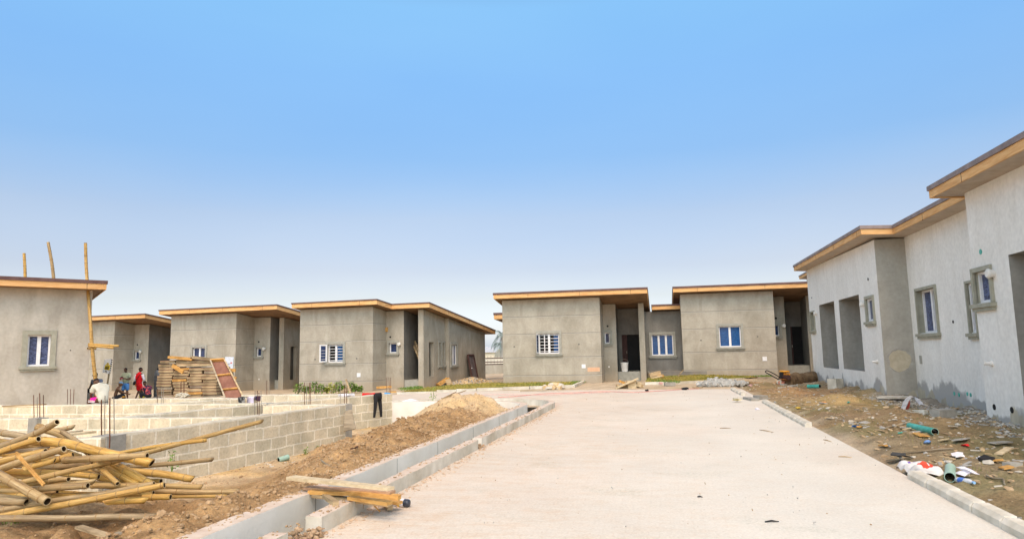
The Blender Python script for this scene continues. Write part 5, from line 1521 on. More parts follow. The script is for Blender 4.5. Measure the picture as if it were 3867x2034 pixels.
# ribbed black water tank
tk = Thing('water_tank', D(*cP(215, 1040), 29.2), 'black ribbed plastic water tank behind the formwork stack', 'water tank')
cx_ = D(*cP(215, 900), 29.2); zt_ = D(*cP(215, 440), 29.2).z; z0_ = cx_.z - .5; rr_ = abs(D(*cP(140, 600), 29.2).x - cx_.x)
m = MB(); hh = zt_ - z0_
ps, rs_ = [], []
for k in range(33):
    f = k / 32 * .86; ps.append(Vector((cx_.x, cx_.y, z0_ + hh * f))); rs_.append(rr_ * (1.0 if k % 4 else .93))
for f, r_ in ((.9, .93), (.94, .8), (.98, .55), (1.0, .3)): ps.append(Vector((cx_.x, cx_.y, z0_ + hh * f))); rs_.append(rr_ * r_)
m.tube(ps, rs_, 24); tk.part('body', m, noisy('dusty_black_plastic', [(.3, (.03, .034, .04)), (.7, (.10, .11, .12))], scale=5, bump=0, rough=.5))
m = MB(); m.tube([Vector((cx_.x, cx_.y, zt_ - .02)), Vector((cx_.x, cx_.y, zt_ + .06))], rr_ * .4, 20); tk.part('lid', m, MT['black'])
# ------------------------------------------------------------------ people
SK1 = noisy('dark_skin', [(.3, (.085, .04, .024)), (.7, (.13, .066, .04))], scale=12, bump=0, rough=.5)
SK2 = noisy('brown_skin', [(.3, (.16, .08, .042)), (.7, (.22, .115, .065))], scale=8, bump=0, rough=.5)
HAIR = noisy('black_hair', [(.3, (.008, .007, .007)), (.7, (.018, .016, .015))], scale=60, bump=.5, bscale=90, dist=.005)
EYE = plain('eye_white', (.55, .5, .45), .4)
def skin(name, chains, mat, parent, sub=2, root=0):
    """one continuous surface grown round a jointed skeleton; chains of (point, radius)"""
    vs, rs, es, idx = [], [], [], {}
    for ch in chains:
        prev = None
        for p, r in ch:
            key = (round(p.x, 4), round(p.y, 4), round(p.z, 4))
            if key not in idx: idx[key] = len(vs); vs.append(p); rs.append(r)
            i = idx[key]
            if prev is not None and prev != i and (prev, i) not in es: es.append((prev, i))
            prev = i
    me = bpy.data.meshes.new(name); me.from_pydata([tuple(v) for v in vs], es, []); me.update()
    o = bpy.data.objects.new(name, me); COL.objects.link(o)
    o.modifiers.new('skin', 'SKIN').use_smooth_shade = True
    for i, r in enumerate(rs):
        rr = r if hasattr(r, '__len__') else (r, r)
        me.skin_vertices[0].data[i].radius = rr
        me.skin_vertices[0].data[i].use_root = (i == root)
    ss = o.modifiers.new('sub', 'SUBSURF'); ss.levels = sub; ss.render_levels = sub
    # freeze the modifiers into a mesh
    dg = bpy.context.evaluated_depsgraph_get(); ev = o.evaluated_get(dg)
    me2 = bpy.data.meshes.new_from_object(ev)
    bpy.data.objects.remove(o); me2.name = name; me2.materials.clear(); me2.materials.append(mat)
    me2.polygons.foreach_set('use_smooth', [True] * len(me2.polygons))
    o = bpy.data.objects.new(name, me2); COL.objects.link(o); o.parent = parent
    return o
def V(*a): return Vector(a)
def ell(name, c, r, mat, parent, rot=None, top=None, n=16):
    bm = bmesh.new(); bmesh.ops.create_uvsphere(bm, u_segments=n, v_segments=n - 4, radius=1)
    if top is not None:
        for v in list(bm.verts):
            if v.co.z < top: v.co.z = top + (v.co.z - top) * .04
    q = rot if rot is not None else Matrix.Identity(3)
    for v in bm.verts: v.co = Vector(c) + q @ Vector((v.co.x * r[0], v.co.y * r[1], v.co.z * r[2]))
    me = bpy.data.meshes.new(name); bm.to_mesh(me); bm.free(); me.materials.append(mat)
    me.polygons.foreach_set('use_smooth', [True] * len(me.polygons))
    o = bpy.data.objects.new(name, me); COL.objects.link(o); o.parent = parent; return o
class Person:
    """joints in a frame where y is forward, x to the person's left-hand side of the picture, z up"""
    def __init__(s, px, py, dist, height, face, label, z=None, skinm=SK1):
        b = D(px, py, dist)
        if z is not None: b.z = z
        s.root = bpy.data.objects.new('person', None); COL.objects.link(s.root); s.root.empty_display_size = .2
        s.root.location = b; s.root.rotation_euler = (0, 0, face); s.k = height / 1.75
        s.root.scale = (s.k, s.k, s.k)
        tag(s.root, label, 'person'); s.sk = skinm
    def hand(s, wrist, d, palm_n, curl=.4):
        """palm + five fingers as chains; d: direction of the hand, palm_n: normal of the palm"""
        d = d.normalized(); n = palm_n - d * palm_n.dot(d); n.normalize(); sd = d.cross(n)
        pc = wrist + d * .055
        ch = [[(wrist, .026), (pc, (.036, .020))]]
        for k, L_ in zip((-1.5, -.5, .5, 1.5), (.070, .082, .078, .060)):
            b0 = pc + d * .04 + sd * k * .019
            p1 = b0 + (d * math.cos(curl) + n * math.sin(curl)) * L_ * .55
            p2 = p1 + (d * math.cos(curl * 2.2) + n * math.sin(curl * 2.2)) * L_ * .5
            ch.append([(pc, (.036, .020)), (b0, .011), (p1, .0095), (p2, .008)])
        t0 = wrist + d * .035 + sd * -.036
        t1 = t0 + (d * .7 - sd * .6 + n * .3).normalized() * .045
        ch.append([(pc, (.036, .020)), (t0, .013), (t1, .010), (t1 + (d * .9 + n * .4).normalized() * .03, .009)])
        return ch
    def body(s, pelvis, chest, neck, head, arms, legs, curls=(.5, .5), shoes=None, hand_dirs=(None, None)):
        """arms/legs: lists of joints (shoulder, elbow, wrist) / (hip, knee, ankle, toe)"""
        wst = (pelvis + chest) / 2
        up = (head - neck).normalized()
        ch = [[(pelvis, (.14, .10)), (wst, (.115, .082)), (chest, (.14, .092)), (neck, .056), (neck + up * .05, .052)]]
        for i, (sh, el, wr) in enumerate(arms):
            ch.append([(chest, (.14, .092)), (sh, .057), ((sh + el) / 2, .048), (el, .040), ((el + wr) / 2, .037), (wr, .026)])
            hd, pn = hand_dirs[i] if hand_dirs[i] else ((wr - el), V(0, 1, .2))
            ch += s.hand(wr, hd, pn, curls[i])
        for lg in legs:
            hip, kn, an, toe = lg
            ch.append([(pelvis, (.14, .10)), (hip, .092), ((hip + kn) / 2, .076), (kn, .056), ((kn * 2 + an) / 3, .055), (an, .036), (an + (toe - an) * .3 + V(0, 0, -.02), .038), (toe, (.036, .024))])
        s.body_o = skin('body', ch, s.sk, s.root)
        return ch
    def head(s, c, face, up=V(0, 0, 1), hair='short'):
        """head lump with brow, nose, mouth, ears and eyes, looking along 'face'"""
        f = face.normalized(); r = f.cross(up).normalized(); u = r.cross(f)
        q = Matrix((r, f, u)).transposed()
        bm = bmesh.new(); bmesh.ops.create_icosphere(bm, subdivisions=4, radius=1)
        for v in bm.verts:
            x, y, z = v.co
            w = 1 - .18 * max(0, -z) ** 1.5
            X, Y, Z = x * .077 * w, y * .098, z * .118
            if z < 0: Y *= 1 - .12 * -z; 
            if y > 0 and z < -.2: Y += .010 * min(1, -z * 1.4)
            g_ = math.exp(-(x / .16) ** 2 - ((z + .12) / .2) ** 2) if y > .4 else 0
            Y += .024 * g_
            g_ = math.exp(-((abs(x) - .38) / .17) ** 2 - ((z - .08) / .12) ** 2) if y > .3 else 0
            Y -= .011 * g_
            g_ = math.exp(-(x / .3) ** 2 - ((z + .48) / .08) ** 2) if y > .4 else 0
            Y += .009 * g_
            g_ = math.exp(-(x / .28) ** 2 - ((z + .49) / .025) ** 2) if y > .4 else 0
            Y -= .008 * g_
            g_ = math.exp(-((abs(x) - 1) / .12) ** 2 - ((z) / .22) ** 2 - ((y + .05) / .22) ** 2)
            X += math.copysign(.018 * g_, x)
            v.co = Vector(c) + q @ Vector((X, Y, Z))
        me = bpy.data.meshes.new('head'); bm.to_mesh(me); bm.free(); me.materials.append(s.sk)
        me.polygons.foreach_set('use_smooth', [True] * len(me.polygons))
        o = bpy.data.objects.new('head', me); COL.objects.link(o); o.parent = s.root
        for sx in (-1, 1):
            ell('eye', c + q @ Vector((sx * .030, .083, .010)), (.013, .008, .008), EYE, o, q, n=10)
            ell('pupil', c + q @ Vector((sx * .030, .0905, .010)), (.0055, .002, .0055), MT['black'], o, q, n=8)
        if hair:
            ell('hair', c + q @ Vector((0, -.008, .018)), (.082, .099, .107), HAIR, o, q @ Matrix.Rotation(R(18), 3, 'X'), top=.12, n=20)
        return o, q
def cap(p, c, q, mat, brim=True, nm='cap'):
    o = ell(nm, c + q @ Vector((0, -.004, .03)), (.090, .108, .105), mat, p.root, q, top=.05, n=20)
    if brim:
        m = MB(); n = 10; vs = []
        for k in range(n + 1):
            a = math.pi * k / n; vs.append(c + q @ Vector((.078 * math.cos(a), .08 + .085 * math.sin(a), .045 - .02 * math.sin(a))))
        vs2 = [v + Vector((0, 0, .008)) for v in vs]
        m.add(vs + vs2, [tuple(range(n+1)), tuple(range(2*n+1, n, -1))] + [(k, k+1, n+2+k, n+1+k) for k in range(n)])
        b = m.build('brim', mat, o)
    return o
def cloth(s, name, chains, mat, sub=2): return skin(name, chains, mat, s.root, sub)

CR = noisy('cream_tshirt', [(.3, (.50, .49, .40)), (.7, (.62, .61, .52))], scale=5, bump=.4, bscale=9, dist=.03)
PK = noisy('hot_pink_shorts', [(.3, (.78, .01, .24)), (.7, (.9, .02, .33))], scale=5, bump=0)
SG_ = noisy('sage_polo', [(.3, (.30, .36, .24)), (.7, (.46, .50, .36))], scale=6, bump=.3, bscale=10, dist=.03)
BL = noisy('blue_shorts', [(.3, (.04, .17, .48)), (.7, (.12, .30, .62))], scale=6, bump=.3)
RD = noisy('red_jersey', [(.3, (.55, .006, .012)), (.7, (.68, .012, .02))], scale=6, bump=.3, bscale=10, dist=.03)
WS = noisy('white_sleeve', [(.3, (.66, .64, .72)), (.7, (.78, .76, .82))], scale=6, bump=.2)
GY = noisy('grey_blue_shirt', [(.3, (.12, .14, .19)), (.7, (.22, .24, .30))], scale=6, bump=.3)
BS = noisy('denim_blue_cap', [(.3, (.16, .28, .42)), (.7, (.25, .40, .56))], scale=8, bump=.2)
DT = noisy('dark_trousers', [(.3, (.02, .022, .03)), (.7, (.04, .042, .05))], scale=6, bump=.2)
FL = noisy('floral_shirt', [(.40, (.035, .03, .06)), (.50, (.05, .04, .09)), (.56, (.55, .05, .06)), (.66, (.62, .20, .18))], scale=8, detail=2, bump=.2)
YG = noisy('yellow_glove', [(.3, (.62, .60, .02)), (.7, (.8, .78, .05))], scale=8, bump=0)

def gz(p): return p
# standing man eating from a pink bowl
dq = 29.5
def pk(x, y): return cq(x, y)
def standing(px_x, feet_y, head_y, dist, face, label, skinm=SK1):
    a = D(*pk(px_x, feet_y), dist); b = D(*pk(px_x, head_y), dist)
    h = b.z - a.z
    return Person(*pk(px_x, feet_y), dist, h, face, label, skinm=skinm)
P = standing(1110, 1040, 245, 29.5, R(180 - 8), 'standing man in sage polo and blue shorts eating from a pink bowl')
pel, che, nek, hd = V(0, 0, .95), V(0, .01, 1.33), V(0, .02, 1.50), V(0, .07, 1.635)
arms = [(V(-.19, 0, 1.40), V(-.27, .05, 1.12), V(-.07, .27, 1.19)), (V(.19, 0, 1.40), V(.29, .06, 1.12), V(.10, .26, 1.27))]
legs = [(V(-.09, 0, .90), V(-.11, .02, .50), V(-.12, -.02, .09), V(-.13, .14, .03)), (V(.09, 0, .90), V(.12, .05, .50), V(.13, .0, .09), V(.15, .16, .03))]
P.body(pel, che, nek, hd, arms, legs, (.7, .9), hand_dirs=((V(.8, .3, .1), V(0, 0, 1)), (V(-.8, .1, .1), V(0, .2, -1))))
P.head(hd, V(0, 1, -.45))
cloth(P, 'polo_shirt', [[(V(0, 0, .86), (.185, .145)), (V(0, .0, 1.10), (.175, .135)), (che, (.20, .15)), (V(0, .01, 1.44), (.13, .10)), (V(0, .018, 1.51), .075)],
    [(che, (.20, .15)), (arms[0][0], .10), (V(-.25, .03, 1.20), .078)], [(che, (.20, .15)), (arms[1][0], .10), (V(.26, .035, 1.20), .078)]], SG_)
cloth(P, 'shorts', [[(V(0, 0, .98), (.155, .115)), (V(0, 0, .90), (.16, .12))], [(V(0, 0, .90), (.16, .12)), (V(-.10, .01, .80), .11), (V(-.115, .02, .52), .095)], [(V(0, 0, .90), (.16, .12)), (V(.10, .01, .80), .11), (V(.125, .045, .52), .095)]], BL)
bw = V(.02, .33, 1.20)
m = MB(); m.smooth = True
m.tube([bw + V(0, 0, -.03), bw + V(0, 0, -.015), bw + V(0, 0, .035)], [.04, .07, .095], 18, cap=False)
m.disc(bw + V(0, 0, -.03), V(0, 0, 1), .04); m.disc(bw + V(0, 0, .02), V(0, 0, 1), .085)
# the bowl is held: a thing of its own, standing where the hand is
bo = m.build('bowl', plain('pink_bowl', (.72, .18, .20), .4))
bo.location = P.root.location; bo.rotation_euler = P.root.rotation_euler; bo.scale = P.root.scale
tag(bo, 'pink bowl held by the man in the sage polo', 'bowl')
# walking man in red
P = standing(1430, 1035, 240, 29.8, R(-18), 'walking man in red jersey with white sleeves and black shoulder bag, seen from behind')
hd = V(.01, .06, 1.64)
arms = [(V(-.19, 0, 1.41), V(-.25, -.05, 1.14), V(-.30, .04, .90)), (V(.19, 0, 1.41), V(.26, .05, 1.14), V(.23, .20, .95))]
legs = [(V(-.09, 0, .90), V(-.10, .10, .50), V(-.11, -.08, .10), V(-.11, .06, .03)), (V(.09, 0, .90), V(.10, .12, .50), V(.11, .24, .09), V(.11, .40, .04))]
P.body(pel, che, nek, hd, arms, legs, (.5, .5))
P.head(hd, V(.75, .8, -.1))
cloth(P, 'jersey', [[(V(0, 0, .78), (.19, .15)), (V(0, .0, 1.08), (.175, .14)), (che, (.205, .155)), (V(0, .01, 1.44), (.135, .10)), (V(0, .018, 1.51), .072)], [(che, (.205, .155)), (V(-.19, 0, 1.41), .10)], [(che, (.205, .155)), (V(.19, 0, 1.41), .10)]], RD)
cloth(P, 'shorts', [[(V(0, 0, .98), (.158, .118)), (V(0, 0, .90), (.162, .122))], [(V(0, 0, .90), (.162, .122)), (V(-.10, .03, .78), .112), (V(-.105, .09, .50), .10)], [(V(0, 0, .90), (.162, .122)), (V(.10, .03, .78), .112), (V(.11, .10, .50), .10)]], RD)
for (a, b, c) in arms: cloth(P, 'sleeve', [[(a, .082), ((a + b) / 2, .070), (b, .062), ((b + c) / 2, .055)]], WS)
m = MB(); m.beam(V(.165, .06, .98), V(.205, .09, .50), .02, .05, up=V(1, 0, 0)); m.build('side_stripe', MT['white'], P.root)
m = MB(); m.tube([V(.16, -.09, 1.42), V(.05, -.155, 1.2), V(-.10, -.17, 1.0)], .014, 6); st = m.build('strap', MT['black'], P.root)
gl = cloth(P, 'bag', [[(V(-.16, -.20, .82), .055), (V(-.10, -.22, .92), .085), (V(-.02, -.22, 1.04), .07)]], MT['black'])
ell('orange_glove', V(-.31, .07, .83), (.045, .05, .075), plain('orange_glove', (.55, .2, .02), .7), P.root)

def sitter(x, seat_y, head_y, dist, face, label, seat=.34, lean=.25, skinm=SK1, headdir=None, shirt=None, pants=None, arms=None, legs=None, k=1.0, knee_up=.12):
    b = D(*pk(x, seat_y), dist); t = D(*pk(x, head_y), dist)
    hh = t.z - b.z
    # torso + head above the seat is .86 of a 1.75 m body when upright
    up = .86 * math.cos(lean)
    H = hh / up * 1.75
    P = Person(*pk(x, seat_y), dist, H * k, face, label, skinm=skinm)
    P.root.location.z -= seat * P.k
    return P, seat
# seated man in cream T-shirt and pink shorts, head bowed
P, st_ = sitter(560, 1085, 520, 22.6, R(62), 'seated man in cream T-shirt and pink shorts bowing his head, on the block wall', seat=.42, lean=.5)
pel = V(0, -.02, st_ + .10); che = V(0, .16, st_ + .46); nek = V(0, .26, st_ + .60); hd = V(0, .40, st_ + .66)
ar = [(V(-.20, .18, st_ + .50), V(-.22, .30, st_ + .25), V(-.10, .46, st_ + .16)), (V(.20, .18, st_ + .50), V(.23, .30, st_ + .25), V(.08, .48, st_ + .18))]
lg = [(V(-.10, .04, st_ + .07), V(-.17, .46, st_ + .10), V(-.15, .50, .10), V(-.15, .64, .03)), (V(.10, .04, st_ + .07), V(.17, .46, st_ + .10), V(.15, .50, .10), V(.16, .64, .03))]
P.body(pel, che, nek, hd, ar, lg, (.8, .8)); P.head(hd, V(0, .75, -.75), V(0, .6, .7))
cloth(P, 'tshirt', [[(V(0, -.06, st_ - .04), (.18, .15)), (V(0, .0, st_ + .2), (.172, .14)), (che, (.195, .14)), (V(0, .225, st_ + .56), (.14, .11)), (V(0, .27, st_ + .615), .075)], [(che, (.205, .155)), (ar[0][0], .105), (V(-.215, .26, st_ + .31), .085)], [(che, (.205, .155)), (ar[1][0], .105), (V(.22, .26, st_ + .31), .085)]], CR)
cloth(P, 'shorts', [[(V(0, -.0, st_ + .10), (.16, .12)), (V(0, .03, st_ + .09), (.16, .115))], [(V(0, .03, st_ + .09), (.16, .115)), (V(-.12, .12, st_ + .08), .098), (V(-.165, .38, st_ + .095), .085)], [(V(0, .03, st_ + .09), (.16, .115)), (V(.12, .12, st_ + .08), .098), (V(.165, .38, st_ + .095), .085)]], PK)
for sx in (-1, 1):
    m = MB(); m.beam(V(sx * .205, .08, st_ + .06), V(sx * .245, .38, st_ + .07), .012, .02); m.beam(V(sx * .21, .08, st_ + .02), V(sx * .245, .38, st_ + .03), .012, .02); m.build('white_stripe', MT['white'], P.root)
# man behind him in dark cap
P, st_ = sitter(440, 860, 395, 26.5, R(70), 'seated man in dark cap and grey shirt, half hidden behind the bamboo pole', seat=.42)
pel = V(0, 0, st_ + .10); che = V(0, .08, st_ + .48); nek = V(0, .13, st_ + .64); hd = V(0, .18, st_ + .77)
ar = [(V(-.19, .08, st_ + .54), V(-.22, .2, st_ + .26), V(-.10, .40, st_ + .2)), (V(.19, .08, st_ + .54), V(.22, .2, st_ + .26), V(.10, .40, st_ + .2))]
lg = [(V(-.10, .04, st_ + .07), V(-.15, .46, st_ + .10), V(-.13, .48, .10), V(-.13, .62, .03)), (V(.10, .04, st_ + .07), V(.15, .46, st_ + .10), V(.13, .48, .10), V(.13, .62, .03))]
P.body(pel, che, nek, hd, ar, lg, (.6, .6)); o, q = P.head(hd, V(0, 1, -.3)); cap(P, hd, q, MT['black'])
def torso(P, mat, che, st_, ar, name='shirt'):
    cloth(P, name, [[(V(0, -.0, st_ + .0), (.18, .15)), (V(0, che.y / 2, st_ + .25), (.175, .145)), (che, (.20, .15)), (che + V(0, .05, .10), (.13, .10)), (che + V(0, .08, .16), .072)], [(che, (.20, .15)), (ar[0][0], .10), ((ar[0][0] + ar[0][1]) / 2, .082)], [(che, (.20, .15)), (ar[1][0], .10), ((ar[1][0] + ar[1][1]) / 2, .082)]], mat)
def trousers(P, mat, pel, lg):
    cloth(P, 'trousers', [[(pel + V(0, 0, .03), (.155, .115)), (pel + V(0, .02, -.01), (.16, .115))]] + [[(pel + V(0, .02, -.01), (.16, .115)), (l[0], .10), (l[1], .075), (l[2] + V(0, 0, .05), .055)] for l in lg], mat)
torso(P, GY, che, st_, ar); trousers(P, DT, pel, lg)
# shirtless man in blue cap
P, st_ = sitter(840, 1010, 605, 28.2, R(-55), 'shirtless seated man in a blue cap, seen from behind', seat=.30, lean=.3, skinm=SK2)
pel = V(0, 0, st_ + .10); che = V(0, .12, st_ + .44); nek = V(0, .19, st_ + .60); hd = V(0, .26, st_ + .74)
ar = [(V(-.20, .13, st_ + .50), V(-.24, .32, st_ + .28), V(-.12, .50, st_ + .3)), (V(.20, .13, st_ + .50), V(.25, .36, st_ + .32), V(.14, .56, st_ + .24))]
lg = [(V(-.10, .04, st_ + .07), V(-.18, .42, st_ + .22), V(-.15, .46, .10), V(-.15, .60, .03)), (V(.10, .04, st_ + .07), V(.18, .42, st_ + .22), V(.15, .46, .10), V(.15, .60, .03))]
P.body(pel, che, nek, hd, ar, lg, (.8, .8)); o, q = P.head(hd, V(-.2, 1, -.3), hair=None); cap(P, hd, q, BS); trousers(P, DT, pel, lg)
ell('orange_cloth', V(.16, .40, st_ + .12), (.09, .10, .06), plain('orange_cloth', (.7, .33, .03), .8), P.root)
# crouching man in floral shirt
P, st_ = sitter(1690, 955, 570, 28.6, R(65), 'crouching man in dark floral shirt with yellow gloves', seat=.24, lean=.4)
pel = V(0, 0, st_ + .10); che = V(0, .20, st_ + .42); nek = V(0, .29, st_ + .56); hd = V(0, .36, st_ + .69)
ar = [(V(-.20, .21, st_ + .47), V(-.24, .38, st_ + .24), V(-.12, .50, st_ + .02)), (V(.20, .21, st_ + .47), V(.24, .40, st_ + .24), V(.13, .54, st_ + .0))]
lg = [(V(-.10, .04, st_ + .07), V(-.20, .40, st_ + .24), V(-.16, .30, .10), V(-.16, .46, .03)), (V(.10, .04, st_ + .07), V(.20, .40, st_ + .24), V(.16, .30, .10), V(.16, .46, .03))]
P.body(pel, che, nek, hd, ar, lg, (.6, .6)); P.head(hd, V(0, .9, -.5)); torso(P, FL, che, st_, ar); trousers(P, DT, pel, lg)
for a in ar: cloth(P, 'glove', [[(a[2] + (a[1] - a[2]) * .25, .042), (a[2], .046), (a[2] + (a[2] - a[1]) * .35, .048)]], YG)
# what the men sit on
for (x, y, dd, w, lb) in ((560, 1090, 22.6, .5, 'grey block under the man in the cream T-shirt'), (1740, 960, 28.6, .55, 'grey block under the crouching man'), (840, 1015, 28.3, .5, 'low block under the shirtless man'), (300, 850, 26.4, .5, 'tall grey block beside the man in the dark cap')):
    c = D(*pk(x, y), dd); m = MB(); hh = .24 if dd > 27 else .42
    T = lambda u, v, z: Vector((c.x + u, c.y + v, c.z + z))
    m.box(T, -w/2, w/2, -.16, .16, -hh, -.005); single('concrete_block', m, MT['conc_grey'], lb, 'block')
# ------------------------------------------------------------------ helpers for ground height
def hnp(f, s, t): return float(f(np.array([[s]], float), np.array([[t]], float))[0, 0])
def gl(p):                                    # ground height under a world point
    s, t = toST(p)
    if 2 < s < S_END and -26 < t < T_LOT: return hnp(hlot, s, t)
    if 2 < s < 45 and 3.0 < t < 8.5: return hnp(hright, s, t)
    return float(base(np.array(t)))
def on(px, py, dz=0):                         # where a sight line lands on the ground as built
    z = 0
    for _ in range(12):
        p = G(px, py, z); z = .5 * z + .5 * gl(p)
    p = G(px, py, z); return Vector((p.x, p.y, gl(p) + dz))
cD = lambda x, y: (2600 + x / 5.152, 1380 + y / 5.152)
cE = lambda x, y: (3100 + x / 3.388, 1450 + y / 3.388)
cF = lambda x, y: (1250 + x / 3.0306, 1400 + y / 3.0306)
cH = lambda x, y: (1450 + x / 3.388, 1100 + y / 3.388)
c7 = lambda x, y: (1800 + x / 2.71, 1000 + y / 2.71)
c8 = lambda x, y: (2400 + x / 2.71, 1000 + y / 2.71)
rg = random.Random(99)

# ------------------------------------------------------------------ lawns with their kerbs
def lawn(name, poly, label, z=.03, blades=5000, kerb=None, col='grass', kz=.10, gz=0):
    pts = [G(p[0], p[1], p[2] if len(p) > 2 else 0) for p in poly]; dz = [(p[2] if len(p) > 2 else 0) for p in poly]
    bm = bmesh.new(); vs = [bm.verts.new((p.x, p.y, z + e_ + float(base(np.array(toST(p)[1]))))) for p, e_ in zip(pts, dz)]
    f = bm.faces.new(vs); bmesh.ops.triangulate(bm, faces=[f])
    tris = [[v.co.copy() for v in f.verts] for f in bm.faces]; bm.free()
    m = MB()
    for t in tris: m.add(t, [(0, 1, 2)])
    ar = [((t[1]-t[0]).cross(t[2]-t[0])).length for t in tris]; tot = sum(ar)
    for _ in range(blades):
        r = rg.uniform(0, tot); i = 0
        while r > ar[i] and i < len(ar) - 1: r -= ar[i]; i += 1
        u, v = rg.random(), rg.random()
        if u + v > 1: u, v = 1 - u, 1 - v
        t = tris[i]; p = t[0] + (t[1]-t[0]) * u + (t[2]-t[0]) * v
        h = rg.uniform(.03, .09); a = rg.uniform(0, 6.28); w = .025
        d = Vector((math.cos(a) * w, math.sin(a) * w, 0)); tip = p + Vector((rg.uniform(-.05, .05), rg.uniform(-.05, .05), h))
        m.add([p - d, p + d, tip], [(0, 1, 2)])
    o = single(name, m, MT[col], label, 'lawn', kind='stuff')
    if kerb:
        K = [G(*p, gz) for p in kerb]
        k_ = Thing('lawn_kerb', K[0], label.split(' lawn')[0] + ' lawn edge, low pale kerb of short blocks', 'kerb')
        for a, b in zip(K[:-1], K[1:]):
            n = max(1, int((b - a).length / .9))
            for q in range(n):
                A = a + (b - a) * (q / n); B = a + (b - a) * ((q + 1) / n - .02 / max(1, (b - a).length))
                za = float(base(np.array(toST(A)[1])))
                m = MB(); m.beam(A + V(0, 0, kz / 2 - .03 + za + gz / 2), B + V(0, 0, kz / 2 - .03 + za + gz / 2), .14, kz + .06 + gz)
                k_.part('kerb_block', m, MT['conc_dirty'])
lawn('lawn', [(1505, 1474), (1560, 1458), (1700, 1448), (1840, 1444), (2000, 1446), (2120, 1440), (2195, 1436), (2212, 1438), (2165, 1458), (2000, 1463), (1800, 1468)], 'brownish dry lawn strip in front of the barred-window bungalow', blades=9000,
     kerb=[(1500, 1477), (1650, 1473.5), (1800, 1471), (2000, 1466), (2165, 1460.5), (2216, 1438)])
lawn('lawn', [(2436, 1446, .03), (2452, 1427, .1), (2580, 1420, .2), (2760, 1411, .24), (2900, 1405, .26), (2918, 1418, .12), (2800, 1430, .05), (2650, 1440, .03), (2540, 1446, .03)], 'greener lawn patch in front of the double blue window', blades=9000, col='grass', 
     kerb=[(2436, 1449.5), (2540, 1448.5), (2655, 1443), (2800, 1433.5), (2916, 1423)])
lawn('lawn', [(1000, 1486), (1060, 1472), (1120, 1470), (1330, 1472), (1290, 1481), (1100, 1487)], 'yellowing lawn strip under the row of small shrubs', blades=4000, kerb=[(1290, 1484), (1160, 1489), (1010, 1490)])
GR2 = noisy('green_grass', [(.3, (.09, .17, .03)), (.7, (.19, .27, .06))], scale=4, bump=0)
m = MB()
for a, b, n in (((2160, 1447), (2205, 1437), 500), ((2850, 1417), (2905, 1418), 500), ((2450, 1436), (2560, 1442), 450), ((1515, 1470), (1590, 1463), 350)):
    for _ in range(n):
        f = rg.random(); p = G(a[0] + (b[0]-a[0])*f + rg.uniform(-14, 14), a[1] + (b[1]-a[1])*f + rg.uniform(-4, 4), (.14 if a[0] > 2700 else .08) if a[0] > 2300 else .03); an = rg.uniform(0, 6.28)
        d = Vector((math.cos(an), math.sin(an), 0)) * .025; m.add([p - d, p + d, p + V(rg.uniform(-.04, .04), 0, rg.uniform(.05, .11))], [(0, 1, 2)])
single('grass', m, GR2, 'fresh green grass growing at the ends of the lawns', 'grass', kind='stuff')

# ------------------------------------------------------------------ plants
def leafcloud(m, c, r, h, n, sz, lo=.1):
    for _ in range(n):
        a = rg.uniform(0, 6.28); rr = r * rg.random() ** .5; z = lo + (h - lo) * rg.random()
        f = 1 - (z / h) * .45
        p = c + V(rr * f * math.cos(a), rr * f * math.sin(a), z)
        q = Matrix.Rotation(rg.uniform(0, 6.28), 3, 'Z') @ Matrix.Rotation(rg.uniform(-1, 1), 3, 'X')
        s_ = sz * rg.uniform(.6, 1.3)
        L_ = [Vector((0, 0, 0)), Vector((s_*.35, s_*.5, .02*s_)), Vector((0, s_*1.2, -.1*s_)), Vector((-s_*.35, s_*.5, .02*s_))]
        m.add([p + q @ v for v in L_], [(0, 1, 2, 3)])
def shrub(c, r, h, label, group=None, n=110, sz=.09, mt='leaf', name='shrub', cat='shrub'):
    t = Thing(name, c, label, cat, group)
    m = MB()
    for k in range(5): m.tube([c, c + V(rg.uniform(-r, r) * .6, rg.uniform(-r, r) * .6, h * .75)], [.012, .005], 5)
    t.part('stem', m, MT['timber_grey'])
    m = MB(); leafcloud(m, c, r, h, n, sz); t.part('foliage', m, MT[mt])
shl = ['leftmost small green shrub before the bungalow with the leaning door', 'second small shrub from the left under the rendered wall', 'third small shrub from the left under the rendered wall', 'fourth small shrub from the left, under the open window', 'yellowish shrub in the middle of the row', 'broad shrub right of the yellowish one', 'tall shrub in the right half of the row', 'small shrub behind the starter bars', 'shrub third from the right end of the row', 'shrub second from the right end of the row', 'rightmost small shrub in the row']
for (x, y, r, h), lb in zip([(95, 1240, .32, .55), (190, 1243, .25, .42), (298, 1243, .34, .6), (392, 1243, .36, .45), (452, 1243, .2, .3), (535, 1240, .40, .5), (606, 1240, .3, .6), (665, 1243, .2, .4), (762, 1240, .27, .55), (815, 1240, .2, .4), (878, 1234, .22, .3)], shl):
    px, py = 1100 + x / 3.3875, 1100 + y / 3.3875
    p = D(px, py, 35.8); p.z = float(base(np.array(toST(p)[1]))) + .0
    shrub(p, r, h, lb, 'small shrubs in a row before the bungalow', n=150, sz=.11, mt='leaf_y' if 'yellowish' in lb else 'leaf')
